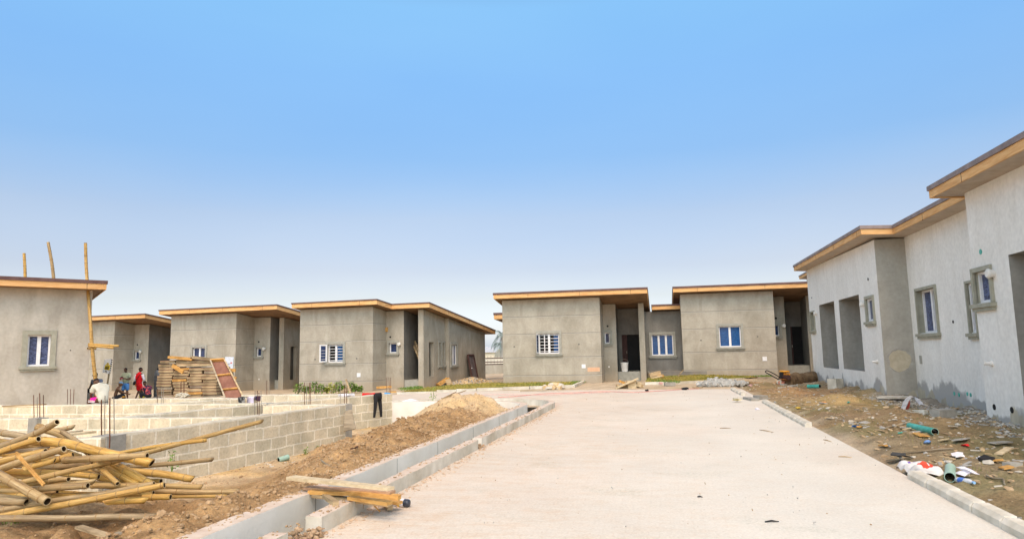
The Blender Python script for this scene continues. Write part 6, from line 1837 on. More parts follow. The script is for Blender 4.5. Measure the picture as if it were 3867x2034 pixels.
for (cf, x, y, r, h, lb) in ((c2, 1505, 770, .11, .34, 'young leafy plant growing against the block wall behind the bamboo'), (c2, 2215, 690, .07, .16, 'small weed at the foot of the block wall pilaster'),
                             (c4, 645, 545, .09, .14, 'grassy weed at the block wall foot left of centre'), (c4, 755, 505, .07, .10, 'tiny weed at the block wall foot, further along'),
                             (cF, 1165, 395, .18, .62, 'thin young plant on the left slope of the sand mound'), (cF, 775, 648, .16, .12, 'low weed on the pale sand before the trousers wall'), (c4, 1545, 290, .14, .10, 'low weed on the sand near the brown ridge'),
                             (cF, 1310, 440, .2, .12, 'low weed on the sand mound slope'), (cF, 1410, 455, .2, .12, 'second low weed lower on the sand mound slope'), (c2, 1960, 740, .08, .12, 'small weed in the soil right of the young plant')):
    p = on(*cf(x, y))
    if 'young leafy plant' in lb: p = D(*cf(x, y), 11.0); p.z = D(*cf(x, y), 11.0).z - .02
    if 'pilaster' in lb: p = D(*cf(x, y), 14.0); p.z = gl(p)
    t = Thing('weed', p, lb, 'weed'); m = MB()
    nst = 3
    for k in range(nst): m.tube([p, p + V(rg.uniform(-r, r) * .5, rg.uniform(-r, r) * .5, h * .9)], [.006, .003], 5)
    t.part('stem', m, MT['leaf']); m = MB(); leafcloud(m, p, r, h, 26 if h > .3 else 34, .055 if h > .3 else .04, lo=.02 if h < .3 else h * .2); t.part('leaves', m, MT['leaf'])
m = MB()
for (x, y) in ((300, 1115), (330, 1105), (150, 1175), (130, 1120), (120, 1195), (450, 1050)):
    c = on(*c2(x, y))
    for k in range(46):
        a = rg.uniform(0, 6.28); l = rg.uniform(.05, .13); p = c + V(rg.gauss(0, .06), rg.gauss(0, .06), 0); d = V(math.cos(a), math.sin(a), 0)
        m.add([p - d.cross(V(0,0,1))*.004, p + d.cross(V(0,0,1))*.004, p + d * l * .8 + V(0, 0, l)], [(0, 1, 2)])
single('grass', m, MT['leaf'], 'bright grass blades under the front of the bamboo heap', 'grass', kind='stuff')

# ------------------------------------------------------------------ loose clods and rubble
m = MB(); n = 0
while n < 6500:
    s = rg.uniform(4.5, 19.0); t = rg.uniform(-9, -4.05)
    if s > 15.0 + (t + 6) * .8 and rg.random() > .10: continue
    lim = -6.3 + .6 * (1 - max(0, min(1, (s - 8.5) / 2.5)))
    if t < lim and rg.random() > .08: continue
    z = hnp(hlot, s, t) if False else None
    n += 1; m.f.append(None) if False else None
    r = rg.choice([.008, .011, .014, .017, .020, .024, .032]) * rg.uniform(.7, 1.3)
    m.blob(ST(s, t, r * .15), r, rg, sq=.75, j=.22)
# set the clods on the ground in one vectorised pass
V_ = np.array([[v.x, v.y, v.z] for v in m.v]).reshape(-1, 12, 3); C_ = V_.mean(1)
s_ = C_[:, 0] * SA + C_[:, 1] * CA; t_ = C_[:, 0] * CA - C_[:, 1] * SA
zz = hlot(s_[:, None], t_[:, None])[:, 0]
V_[:, :, 2] += zz[:, None]; m.v = [Vector(v) for v in V_.reshape(-1, 3)]
clodm = noisy('soil_clods', [(.3, (.27, .175, .09)), (.7, (.47, .32, .18))], scale=2.5, bump=.6, bscale=30, scale2=30, stops2=[(.3, (.7, .7, .7)), (.6, (1.1, 1.1, 1.1))], f2=.7)
single('soil_clods', m, clodm, 'loose brown clods scattered over the turned soil beside the drain', 'soil clods', kind='stuff')
def scatter(n, srange, tfun, sizes, hf, name, mats, label, cat, sq=.5, flat_=0, clump=0):
    m = MB(); cl = [(rg.uniform(*srange), rg.random()) for _ in range(60)]
    for _ in range(n):
        if clump and rg.random() < clump: c0 = rg.choice(cl); s = c0[0] + rg.gauss(0, .35); t = tfun(s, min(1, max(0, c0[1] + rg.gauss(0, .05))))
        else: s = rg.uniform(*srange); t = tfun(s, rg.random())
        m.mat(rg.randrange(len(mats)))
        r = rg.choice(sizes) * rg.uniform(.7, 1.3)
        if rg.random() < flat_:
            a = rg.uniform(0, 3.14); d = ST(math.cos(a), math.sin(a)) * r * rg.uniform(1.2, 3); c = ST(s, t, .02 + r * .1)
            bs = len(m.v); m.beam(c - d / 2 + V(0, 0, rg.uniform(-.01, .02)), c + d / 2 + V(0, 0, rg.uniform(-.01, .02)), r * rg.uniform(.25, .7), .012)
            while len(m.v) - bs < 12: m.v.append(m.v[-1].copy())
        else: m.blob(ST(s, t, r * .12), r, rg, sq=sq)
    V_ = np.array([[v.x, v.y, v.z] for v in m.v]).reshape(-1, 12, 3); C_ = V_.mean(1)
    s_ = C_[:, 0] * SA + C_[:, 1] * CA; t_ = C_[:, 0] * CA - C_[:, 1] * SA
    V_[:, :, 2] += hf(s_[:, None], t_[:, None])[:, 0][:, None]; m.v = [Vector(v) for v in V_.reshape(-1, 3)]
    return single(name, m, mats, label, cat, kind='stuff')
st1 = noisy('pale_stone', [(.3, (.42, .38, .31)), (.7, (.60, .56, .48))], scale=6, bump=.3)
st2 = noisy('brown_stone', [(.3, (.26, .18, .10)), (.7, (.42, .31, .19))], scale=6, bump=.3)
st3 = noisy('wood_chip', [(.3, (.36, .25, .13)), (.7, (.52, .40, .24))], scale=6, bump=.3)
st4 = noisy('grey_chip', [(.3, (.26, .25, .23)), (.7, (.42, .41, .38))], scale=6, bump=.3)
scatter(2300, (5, 32), lambda s, f: 3.15 + f * (3.6), [.012, .02, .03, .045], hright, 'rubble', [st1, st2, st3, st2, st4], 'mixed stones, chips and splinters littering the right verge', 'rubble', flat_=.3, clump=.45)
scatter(2400, (7, 23), lambda s, f: 5.75 + f * 1.1, [.015, .025, .035], hright, 'gravel', [st4, st4, st1], 'grey gravel banked along the foot of the pale row building', 'gravel', flat_=.05)
scatter(130, (9, 24), lambda s, f: 3.3 + f * 3.2, [.05, .07, .10], hright, 'rubble', [st1, st4, st3, st2], 'larger broken pieces of render and board on the right verge', 'rubble', sq=.3, flat_=.5, clump=.3)
hz_ = lambda s, t: 0 * s + .006
scatter(420, (4, 28), lambda s, f: -3.2 + f * 6.0, [.005, .007, .010], hz_, 'grit', [st2, st4, st2], 'grit and crumbs scattered on the dusty road', 'grit', flat_=.25, clump=.4)
scatter(500, (12, 20), lambda s, f: -8.2 + f * 1.8, [.012, .02, .03], hlot, 'rubble', [st1, st2], 'small stones on the pale sand inside the lot', 'rubble')
m = MB()
for _ in range(26):
    s0, t0 = rg.uniform(7, 22), rg.uniform(3.3, 6.2)
    for k in range(40):
        s, t = s0 + rg.gauss(0, .16), t0 + rg.gauss(0, .12); c = ST(s, t, 0); a = rg.uniform(0, 6.28); l = rg.uniform(.02, .07); d = V(math.cos(a), math.sin(a), 0)
        m.add([c - d.cross(V(0, 0, 1)) * .004, c + d.cross(V(0, 0, 1)) * .004, c + d * l * .7 + V(0, 0, l)], [(0, 1, 2)])
V_ = np.array([[v.x, v.y, v.z] for v in m.v]).reshape(-1, 3, 3); C_ = V_.mean(1)
s_ = C_[:, 0] * SA + C_[:, 1] * CA; t_ = C_[:, 0] * CA - C_[:, 1] * SA
V_[:, :, 2] += hright(s_[:, None], t_[:, None])[:, 0][:, None]; m.v = [Vector(v) for v in V_.reshape(-1, 3)]
single('weeds', m, noisy('dull_weeds', [(.3, (.15, .16, .05)), (.7, (.27, .25, .09))], scale=4, bump=0), 'thin dull green weeds sprouting in patches on the right verge', 'weeds', kind='stuff')
# dark gravel heap by the trousers wall
def heap(px, py, rx, h, n, r, mats, name, label, cat, kind=None, ry=None, z=None):
    c = on(px, py) if z is None else G(px, py, z); m = MB(); ry = ry or rx * .7
    ring = 18
    for k in range(n):
        a = rg.uniform(0, 6.28); q = rg.random() ** .6
        zz = h * (1 - q) ** 1.0
        m.mat(rg.randrange(len(mats))).blob(c + V(rx * q * math.cos(a), ry * q * math.sin(a), zz * rg.uniform(.55, 1)), r * rg.uniform(.6, 1.3), rg, sq=.8)
    return single(name, m, mats, label, cat, base=c, kind=kind)
dg1 = noisy('dark_gravel', [(.3, (.12, .12, .115)), (.7, (.26, .26, .25))], scale=9, bump=.3)
heap(*cF(745, 545), .5, .3, 380, .05, [dg1, st4], 'gravel_heap', 'small heap of dark grey gravel at the end of the trousers wall', 'gravel', 'stuff')
sandm = noisy('heap_sand', [(.3, (.47, .33, .17)), (.7, (.62, .47, .28))], scale=7, bump=.8, bscale=25)
heap(*cH(1130, 1175), 1.6, .38, 1500, .055, [sandm, sandm, st4, st2], 'rubble_heap', 'low heap of grey sand and rubble by the leaning dark door', 'rubble', 'stuff')
heap(*cH(545, 1205), .8, .16, 160, .06, [st1, sandm], 'rubble_heap', 'thin rubble scatter before the porch fin of the bungalow', 'rubble', 'stuff')
rb = noisy('red_soil', [(.3, (.24, .12, .07)), (.7, (.36, .20, .12))], scale=7, bump=.6)
heap(600 + 1830 / 3.6625, 1130 + 1215 / 3.6625, 1.1, .4, 260, .14, [rb], 'soil_heap', 'reddish soil heap left of the shrub row', 'soil', 'stuff')

# ------------------------------------------------------------------ laundry
def drape(name, pxs, label, mat, cat, thick=.012, folds=5, y=None, zt=ZT, over=.12, seed=0):
    """cloth laid over the wall head and hanging down its near face; pxs: left, right (top line) and hang bottoms"""
    (xl, yl), (xr, yr), bl, br = pxs
    a = G(xl, yl, zt + .02); b = G(xr, yr, zt + .02)
    r_ = random.Random(seed); NX, NY = 14, 10
    d = (b - a); n_ = Vector((d.y, -d.x, 0)).normalized()
    if n_.y > 0: n_ = -n_
    hl = (a.z - D(xl, bl, a.y).z); hr = (b.z - D(xr, br, b.y).z)
    ph = [r_.uniform(0, 6) for _ in range(3)]
    vs = []
    for j in range(NY + 1):
        for i in range(NX + 1):
            u = i / NX; v = j / NY
            p = a + d * u
            w = (math.sin(u * folds * 6.28 + ph[0]) * .5 + math.sin(u * folds * 2.7 + ph[1]) * .5) * .02
            if v < .3: p = p - n_ * (.3 - v) / .3 * over + V(0, 0, w * .4 + .004)
            else:
                f = (v - .3) / .7; h = hl + (hr - hl) * u
                p = p + n_ * (.018 + w * f) - V(0, 0, f * h * (1 + .06 * math.sin(u * 9 + ph[2])))
            vs.append(p)
    m = MB(); m.smooth = True
    fs = [(j*(NX+1)+i, j*(NX+1)+i+1, (j+1)*(NX+1)+i+1, (j+1)*(NX+1)+i) for j in range(NY) for i in range(NX)]
    m.add(vs, fs); return single(name, m, mat, label, cat)
navy = plain('navy_cloth', (.03, .02, .07), .9); char_ = noisy('charcoal_print', [(.45, (.02, .02, .022)), (.55, (.25, .25, .24))], scale=8, bump=.2)
lil = plain('lilac_white_cloth', (.62, .58, .72), .9)
dx = lambda x, y: cP(x, y)
drape('shirt', (dx(1998, 1045), dx(2150, 1050), dx(0, 1165)[1], dx(0, 1170)[1]), 'black and grey shirt drying over the foundation wall', char_, 'clothing', seed=1, zt=.52)
drape('cloth', (dx(2190, 1040), dx(2335, 1040), dx(0, 1168)[1], dx(0, 1172)[1]), 'pale lilac cloth drying between the dark garments', lil, 'clothing', seed=2, folds=2, zt=.52)
drape('shirt', (dx(2345, 1030), dx(2490, 1030), dx(0, 1110)[1], dx(0, 1140)[1]), 'navy garment drying right of the lilac cloth', navy, 'clothing', seed=3, zt=.52)
drape('cloth', (cB(905, 842), cB(1030, 838), cB(0, 860)[1], cB(0, 846)[1]), 'bright red cloth lying on the far foundation wall', MT['red'], 'clothing', seed=4, folds=3)
drape('cloth', (cB(728, 848), cB(850, 842), cB(0, 862)[1], cB(0, 858)[1]), 'white cloth lying on the wall behind the starter bars', MT['white'], 'clothing', seed=5, folds=3)
drape('shorts', (cB(1062, 838), cB(1110, 836), cB(0, 888)[1], cB(0, 878)[1]), 'blue shorts hanging at the wall end beside the black trousers', plain('sky_blue_cloth', (.07, .28, .55), .85), 'clothing', seed=6, folds=3)
drape('cloth', (cB(1036, 840), cB(1066, 838), cB(0, 862)[1], cB(0, 860)[1]), 'beige cloth hanging between black trousers and blue shorts', plain('beige_cloth', (.55, .44, .32), .85), 'clothing', seed=7, folds=2)
m = MB(); m.smooth = True                      # black trousers
TA = G(*cB(995, 852), .5); TBp = G(*cB(1045, 848), .5); yy = TA.y - .14
def Q(x, y, o=0): return D(*cB(x, y), (TA.y if x < 1018 else TBp.y) - .16 + o)
m.tube([TA + V(.02, .05, .02), TBp + V(-.02, .05, .02)], .035, 10)
for ch, rr in (([(1006, 852), (1006, 880), (1002, 930), (998, 975), (992, 1018)], [.10, .10, .085, .07, .055]), ([(1030, 850), (1032, 880), (1038, 930), (1042, 970), (1044, 1012)], [.10, .10, .085, .07, .055])):
    ps = [Q(*c) for c in ch]; m.tube(ps, [r_ * .62 for r_ in rr], 10)
m.beam(Q(996, 866), Q(1042, 864), .09, .16)
single('trousers', m, MT['black'], 'long black trousers hanging down the far foundation wall', 'clothing')

# cement crumbs and thrown soil along the drain walls, spilling onto the concrete
m = MB()
for _ in range(900):
    s = rg.uniform(4.5, 18.5)
    if rg.random() < .7: t, z = -4.04 + abs(rg.gauss(0, .06)), .212
    else: t, z = -3.45 + rg.uniform(0, .16), .168
    if t > -3.86 and z > .2: continue
    m.blob(ST(s, t, z), rg.choice([.006, .01, .014, .02]), rg, sq=.6, j=.25)
single('soil_crumbs', m, clodm, 'brown crumbs spilled on top of the drain walls', 'soil crumbs', kind='stuff')
m = MB()
for _ in range(700):
    s = rg.uniform(4.5, 20); t = -3.27 + abs(rg.gauss(0, .12))
    m.blob(ST(s, t, .008), rg.choice([.006, .01, .016, .024]), rg, sq=.5, j=.25)
single('soil_crumbs', m, [noisy('pinkish_crumbs', [(.3, (.38, .26, .17)), (.7, (.56, .43, .31))], scale=5)], 'pinkish crumbs gathered at the foot of the left kerb', 'soil crumbs', kind='stuff')

# ------------------------------------------------------------------ boards and poles about the lot
tb(cB, (815, 1108), (806, 965), 16.35, 16.6, .30, .03, 'timber_grey', 'wide weathered board leaning on the end of the nearest block wall', w2=.16, up=Vector((0, -1, .3)), name='leaning_board', cat='board')
tb(cF, (240, 298), (172, 98), 21.2, 21.5, .05, .07, 'timber', 'short timber leaning up beside the white cloth', up=Vector((0, 1, 0)))
tb(cF, (120, 255), (195, 200), 21.6, 21.8, .3, .03, 'timber', 'brown board scrap lying behind the white cloth')
tb(cF, (520, 190), (690, 180), 31, 31.2, .12, .1, 'timber_or', 'orange timber lying before the bungalow porch', name='timber_beam', cat='timber')
tb(cF, (650, 240), (745, 236), 25.5, 25.6, .12, .05, 'timber_or', 'flat brown wood scrap beyond the wall end', name='timber_beam', cat='timber')
tb(cF, (1270, 318), (1545, 222), 18.2, 19.0, .03, .02, 'timber', 'thin stick lying up the sand mound, upper of two', name='stick', cat='stick')
tb(cF, (1280, 312), (1430, 240), 18.25, 18.7, .03, .02, 'timber', 'thin stick lying up the sand mound, lower of two', name='stick', cat='stick')
p = on(*cF(915, 435)); m = MB(); m.smooth = True; m.blob(p + V(0, 0, .1), .26, rg, sq=.55, j=.15); single('sack', m, MT['white'], 'white sack lying on the sand by the far drain wall', 'sack')
p = on(*cF(395, 595)); m = MB(); m.blob(p + V(0, 0, .04), .09, rg, sq=.8); single('litter', m, MT['yellow'], 'small yellow litter at the foot of the trousers wall', 'litter')
p = on(*cF(350, 760)); m = MB(); 
for k in range(8): m.blob(p + V(-.25 + k * .07, rg.uniform(-.03, .03), .04), .07, rg)
single('mortar_lump', m, st2, 'long brown mortar lump on the sand before the ridge', 'mortar lump')
# twisted wires and twigs
for cf, pts, lb in ((cF, [(225, 940), (300, 870), (370, 800), (400, 780), (465, 772)], 'bent rusty wire arching out of the soil'), (c4, [(1080, 530), (1150, 455), (1200, 405), (1270, 395)], None), (c4, [(790, 620), (830, 650), (890, 680)], 'dark twig on the soil by the pipe'),
                    (cE, [(850, 570), (950, 550), (1050, 520), (1150, 505)], 'dark fallen branch on the dirt left of the turquoise pipe'), (cE, [(255, 405), (300, 440), (280, 470), (200, 480)], 'dry twig on the verge near the road edge'), (cE, [(2120, 1190), (2200, 1230), (2330, 1240), (2350, 1290)], 'dry forked twig at the lower right verge'),
                    (cE, [(1080, 900), (1300, 880), (1500, 870), (1700, 850)], 'long straight twig across the verge')):
    if lb is None: continue
    ps = [on(*cf(*q), .03) for q in pts]; m = MB(); m.tube(catmull(ps, 12), .012 if 'branch' not in lb else .025, 5)
    single('twig' if 'wire' not in lb else 'wire', m, MT['timber_grey'] if 'wire' not in lb else MT['rust'], lb, 'twig' if 'wire' not in lb else 'wire')
for x, y, x2, y2, lb, dk in ((587, 1155, 695, 1153, 'black stick lying alone on the open road', 1), (68, 963, 108, 966, 'short black stick on the road, left of centre', 1), (1150, 655, 1255, 662, 'brown twig on the road near the verge gap', 0), (240, 438, 328, 440, 'thin twig on the far part of the road', 0), (545, 450, 655, 470, 'pale twig on the far part of the road', 0), (1035, 525, 1100, 542, 'orange splinter at the road edge', 0)):
    cf = lambda a, b: (2600 + a / 2.033, 1400 + b / 2.033)
    a = G(*cf(x, y), .015); b = G(*cf(x2, y2), .015); m = MB(); m.tube([a, (a + b) / 2 + V(0, .01, .006), b], [.006, .009, .004], 6)
    single('stick', m, MT['black'] if dk else MT['timber'], lb, 'stick')

# ------------------------------------------------------------------ pipes and litter on the right verge
def pipe(a, b, r, mat, label, th=.008):
    t = Thing('pipe', (a + b) / 2 - V(0, 0, r), label, 'pipe'); d = (b - a).normalized()
    m = MB(); m.tube([a, b], r, 20, cap=False); t.part('outer_wall', m, MT[mat])
    m = MB(); m.tube([a, b], r - th, 20, cap=False); t.part('inner_wall', m, MT['void'])
    for e in (a, b):
        u = d.cross(V(0, 0, 1)).normalized(); w_ = u.cross(d); m = MB(); vs = []
        for rr in (r, r - th):
            for k in range(20): vs.append(e + (u * math.cos(k * math.pi / 10) + w_ * math.sin(k * math.pi / 10)) * rr)
        m.add(vs, [(k, (k+1) % 20, 20 + (k+1) % 20, 20 + k) for k in range(20)]); t.part('rim', m, MT['pipe_pale'])
def ongr(cf, x, y, r): 
    p = on(*cf(x, y)); return p + V(0, 0, r)
r_ = .055
pipe(ongr(cE, 1140, 570, r_), ongr(cE, 1462, 628, r_), .062, 'pipe', 'turquoise plastic pipe lying on the dirt right of the road')
pipe(ongr(cE, 1662, 1120, .055), ongr(cE, 1655, 1240, .055), .062, 'pipe_pale', 'pale green pipe pointing at the viewer beside the cement bag')
pipe(ongr(cD, 2330, 448, .055), ongr(cD, 2560, 440, .055), .075, 'pipe', 'turquoise pipe near the far corner of the pale row building')
pipe(on(*c4(385, 612), .03), on(*c4(480, 600), .07), .055, 'pipe_pale', 'green pipe stub sticking out at the foot of the near block wall')
pipe(ongr(cE, 985, 635, .01), ongr(cE, 1045, 620, .01), .012, 'pipe', 'thin short turquoise tube beside the larger pipe')
# cement bag
b0 = on(*cE(1370, 1190)); cb = Thing('cement_bag', b0, 'crumpled white cement bag with red and blue print beside the kerb', 'cement bag')
ax = (on(*cE(1580, 1150)) - on(*cE(1240, 1080))); ax.z = 0; Lb = ax.length * .95; ax.normalize(); ay = Vector((-ax.y, ax.x, 0))
if ay.y < 0: ay = -ay
ctr = (on(*cE(1580, 1150)) + on(*cE(1240, 1080))) / 2
bagm, nt, b_ = newmat('printed_bag'); L = nt.links.new
tc = N(nt, 'ShaderNodeTexCoord'); n_ = N(nt, 'ShaderNodeTexNoise'); n_.inputs['Scale'].default_value = 5; n_.inputs['Detail'].default_value = 3; L(tc.outputs['Object'], n_.inputs['Vector'])
r1 = ramp(nt, [(.35, (.42, .40, .38)), (.6, (.60, .58, .56))]); L(n_.outputs['Fac'], r1.inputs[0]); L(r1.outputs[0], b_.inputs['Base Color'])
bp_ = N(nt, 'ShaderNodeBump'); bp_.inputs['Strength'].default_value = .8; bp_.inputs['Distance'].default_value = .03; L(n_.outputs['Fac'], bp_.inputs['Height']); L(bp_.outputs[0], b_.inputs['Normal'])
def bagpt(u, v, side=1, off=0):
    e = (max(0, 1 - (2*u-1)**4)) ** .5 * (max(0, 1 - (2*v-1)**4)) ** .5
    w = .085 * e * (1 + .25 * math.sin(u * 9) * math.cos(v * 7)) + .02 * math.sin(u * 23 + v * 5) + off
    return ctr + ax * (u - .5) * Lb + ay * (v - .10) * .34 + V(0, 0, (w if side > 0 else -.01) + .012)
m = MB(); m.smooth = True; NU, NV = 26, 14
vs = [bagpt(i / NU, j / NV) for j in range(NV + 1) for i in range(NU + 1)]
m.add(vs, [(j*(NU+1)+i, j*(NU+1)+i+1, (j+1)*(NU+1)+i+1, (j+1)*(NU+1)+i) for j in range(NV) for i in range(NU)])
rim = [bagpt(i / NU, 0) for i in range(NU + 1)]; m.add(rim + [v - V(0, 0, .05) for v in rim], [(i, i+1, NU+2+i, NU+1+i) for i in range(NU)])
cb.part('sack', m, bagm)
def decal(u0, u1, v0, v1, nm, mat, nn=6, wob=0):
    m = MB(); m.smooth = True
    vs = [bagpt(u0 + (u1-u0)*i/nn + wob * math.sin(j * 2.1), v0 + (v1-v0)*j/nn, 1, .005) for j in range(nn+1) for i in range(nn+1)]
    m.add(vs, [(j*(nn+1)+i, j*(nn+1)+i+1, (j+1)*(nn+1)+i+1, (j+1)*(nn+1)+i) for j in range(nn) for i in range(nn)]); cb.part(nm, m, mat)
pb = plain('purple_blue_print', (.14, .08, .34), .6); pr = plain('red_print', (.60, .06, .03), .6)
decal(.02, .10, .0, .9, 'print_stripe', pr); decal(.11, .14, .1, .9, 'print_stripe', pb); decal(.24, .40, .26, .50, 'print_block', pb); decal(.25, .40, .04, .22, 'print_block', pr)
decal(.25, .40, .62, .72, 'print_block', pb); decal(.56, .84, .30, .66, 'print_emblem', pr, wob=.01); decal(.60, .84, .06, .24, 'print_emblem', pr, wob=.012); decal(.15, .55, .02, .08, 'print_stripe', plain('brown_print', (.35, .1, .04), .7))
# second torn bag with a pale slab
b0 = on(*cE(1240, 385)); t = Thing('cement_bag', b0, 'torn white and red cement bag arched over a pale slab on the brown mound', 'cement bag')
A = [on(*cE(1065, 380), .02), on(*cE(1120, 330), .2), on(*cE(1180, 300), .26), on(*cE(1260, 310), .24), on(*cE(1330, 330), .12)]
m = MB(); m.smooth = True; back = V(.1, .38, -.02); r2 = random.Random(4)
C = catmull(A, 14); vs = C + [c + back * .5 + V(0, 0, .03 + r2.uniform(-.02, .02)) for c in C] + [c + back for c in C]
m.add(vs, [(k*15+i, k*15+i+1, (k+1)*15+i+1, (k+1)*15+i) for k in range(2) for i in range(14)]); t.part('sack', m, bagm)
m = MB(); m.add([C[1] + V(0, -.01, -.0), C[5] + V(0, -.01, .004), C[5] + V(0, -.01, -.12), C[1] + V(0, -.01, -.14)], [(0, 1, 2, 3)]); t.part('print_block', m, pr)
m = MB(); a = on(*cE(1110, 385), .05); b = on(*cE(1350, 390), .05); m.beam(a, b, .14, .09); single('slab', m, MT['conc_dirty'], 'pale narrow slab lying in front of the torn cement bag', 'slab')
def blk(cf, a, b, w, h, mat, lb, name='concrete_block', cat='block', sink=.02):
    p, q = on(*cf(*a)), on(*cf(*b)); z = max(p.z, q.z) + h / 2 - sink; p.z = q.z = z
    m = MB(); m.beam(p, q, w, h); return single(name, m, MT[mat], lb, cat)
blk(cE, (1460, 440), (1680, 425), .24, .17, 'conc_grey', 'large grey block lying behind the turquoise pipe')
blk(cE, (145, 68), (240, 70), .35, .42, 'conc_dirty', 'upright cream block beside the far wall of the pale building')
blk(cD, (1320, 665), (1490, 665), .3, .16, 'conc_grey', 'grey block on the dirt behind the far kerb run')
blk(cD, (1130, 650), (1300, 690), .25, .10, 'conc_grey', 'flat grey block right behind the far kerb run')
blk(cD, (905, 665), (1005, 672), .2, .10, 'conc_dirty', 'small block standing on the road at the end of the kerb run')
blk(cD, (1980, 450), (2085, 448), .2, .15, 'conc_grey', 'small grey block on the brown dirt near the far pipe')
blk(cD, (1800, 405), (1900, 400), .2, .12, 'conc_grey', 'flat grey block below the orange machine')
blk(cE, (2400, 1040), (2507, 1050), .2, .06, 'conc_grey', 'grey slab at the right edge of the frame', sink=.01)
p = on(*cE(920, 190), .05); m = MB(); ring = [p + V(math.cos(a) * .42 * rg.uniform(.85, 1.1), math.sin(a) * .3 * rg.uniform(.85, 1.1), .03) for a in [k * .45 for k in range(14)]]
m.add(ring + [v - V(0, 0, .05) for v in ring], [tuple(range(14)), tuple(range(27, 13, -1))] + [(k, (k+1) % 14, 14 + (k+1) % 14, 14 + k) for k in range(14)]); single('mortar_slab', m, st1, 'flat cream mortar slab under the filled hole in the wall', 'mortar slab')
def lit(cf, x, y, r, mat, lb, sq=.4, name='litter', cat='litter'):
    p = on(*cf(x, y), r * .3); m = MB(); m.smooth = False
    for k in range(3): m.blob(p + V(rg.uniform(-r, r) * .5, rg.uniform(-r, r) * .3, rg.uniform(0, r * .3)), r * .7, rg, sq=sq, j=.45)
    single(name, m, mat, lb, cat)
ltur = plain('light_plastic', (.66, .64, .72), .4)
lit(cE, 1808, 1200, .12, ltur, 'crumpled clear plastic bag right of the pale green pipe'); lit(cE, 2095, 1000, .14, MT['black'], 'black plastic scrap on the verge near the right edge')
lit(cE, 455, 555, .07, plain('blue_plastic', (.03, .15, .45), .5), 'blue wrapper on the dirt left of the turquoise pipe'); lit(cE, 490, 562, .06, MT['timber_or'], 'orange wrapper beside the blue one')
lit(cE, 1350, 772, .07, plain('light_blue_plastic', (.2, .35, .65), .5), 'light blue scrap in the middle of the verge'); lit(cE, 1838, 770, .05, MT['red'], 'small red scrap on the right of the verge')
lit(cE, 1040, 965, .13, plain('black_ash', (.05, .05, .05), .9), 'patch of black ash crumbs near the road edge', .2); lit(cE, 2065, 965, .07, MT['white'], 'white paper scrap by the black plastic')
lit(cE, 1780, 960, .10, MT['white'], 'white paper scrap left of the black plastic', .25); lit(cE, 25, 258, .09, MT['orange_m'], 'orange scrap on the far verge'); lit(cE, 350, 225, .05, MT['pipe'], 'small green plastic scrap on the far verge')
lit(cD, 960, 710, .16, MT['leaf_y'] if False else plain('yellow_foam', (.66, .58, .3), .8), 'flat yellow scrap on the road by the kerb run', .12); lit(cD, 2130, 850, .09, plain('ochre_rag', (.5, .35, .06), .9), 'ochre rag among the stones behind the kerb')
lit(cD, 1220, 420, .12, plain('pink_rag', (.6, .4, .38), .9), 'pink plastic rag near the paving-block heap'); lit(cD, 1330, 860, .07, ltur, 'pale crumpled plastic beside the kerb run')
lit(c8, 265, 1220, .12, plain('pinkish_rag', (.6, .35, .33), .9), 'pink and white rag at the left end of the small lawn kerb', .7)
for (x, y, x2, y2, w, mt, lb) in ((1190, 640, 1330, 700, .16, 'timber_or', 'brown tile shard below the turquoise pipe'), (1045, 596, 1160, 590, .05, 'timber_pale', 'pale wood strip left of the turquoise pipe'), (2310, 1105, 2440, 1092, .14, 'timber_or', 'orange board scrap near the right edge'),
                                  (2200, 1000, 2340, 1003, .08, 'timber_or', 'orange splinter beside the black plastic'), (1510, 740, 1640, 738, .07, 'timber_pale', 'pale splinter on the middle verge'), (2190, 800, 2400, 760, .14, 'conc_grey', 'grey board lying near the gravel bank'), (850, 1000, 1050, 990, .06, 'timber_grey', 'grey lath at the road edge by the ash'),
                                  (2270, 905, 2420, 850, .1, 'timber_pale', 'white lath leaning near the right edge'), (760, 800, 850, 805, .07, 'timber_or', 'orange chip on the near verge'), (1700, 735, 1890, 760, .2, 'conc_grey', 'broken grey tile on the right of the verge')):
    a, b = on(*cE(x, y), .03), on(*cE(x2, y2), .045); m = MB(); m.beam(a, b, w, .018); single('board_scrap', m, MT[mt], lb, 'board scrap')
a, b = on(*cE(1740, 1262), .04), on(*cE(1955, 1300), .04); d = b - a
t = Thing('bottle', (a + b) / 2 - V(0, 0, .035), 'clear plastic bottle with a blue label in front of the pale green pipe', 'bottle')
m = MB(); m.tube([a, a + d * .08, a + d * .12, a + d * .8, a + d * .92, b], [.028, .034, .036, .036, .018, .014], 14); t.part('body', m, plain('clear_plastic', (.62, .64, .66), .2, .5))
m = MB(); m.tube([a + d * .22, a + d * .55], .0372, 14, cap=False); t.part('label', m, plain('blue_label', (.08, .2, .6), .4))
m = MB(); m.tube([b - d * .02, b + d * .06], .017, 10); t.part('cap', m, plain('blue_cap', (.25, .45, .7), .4))

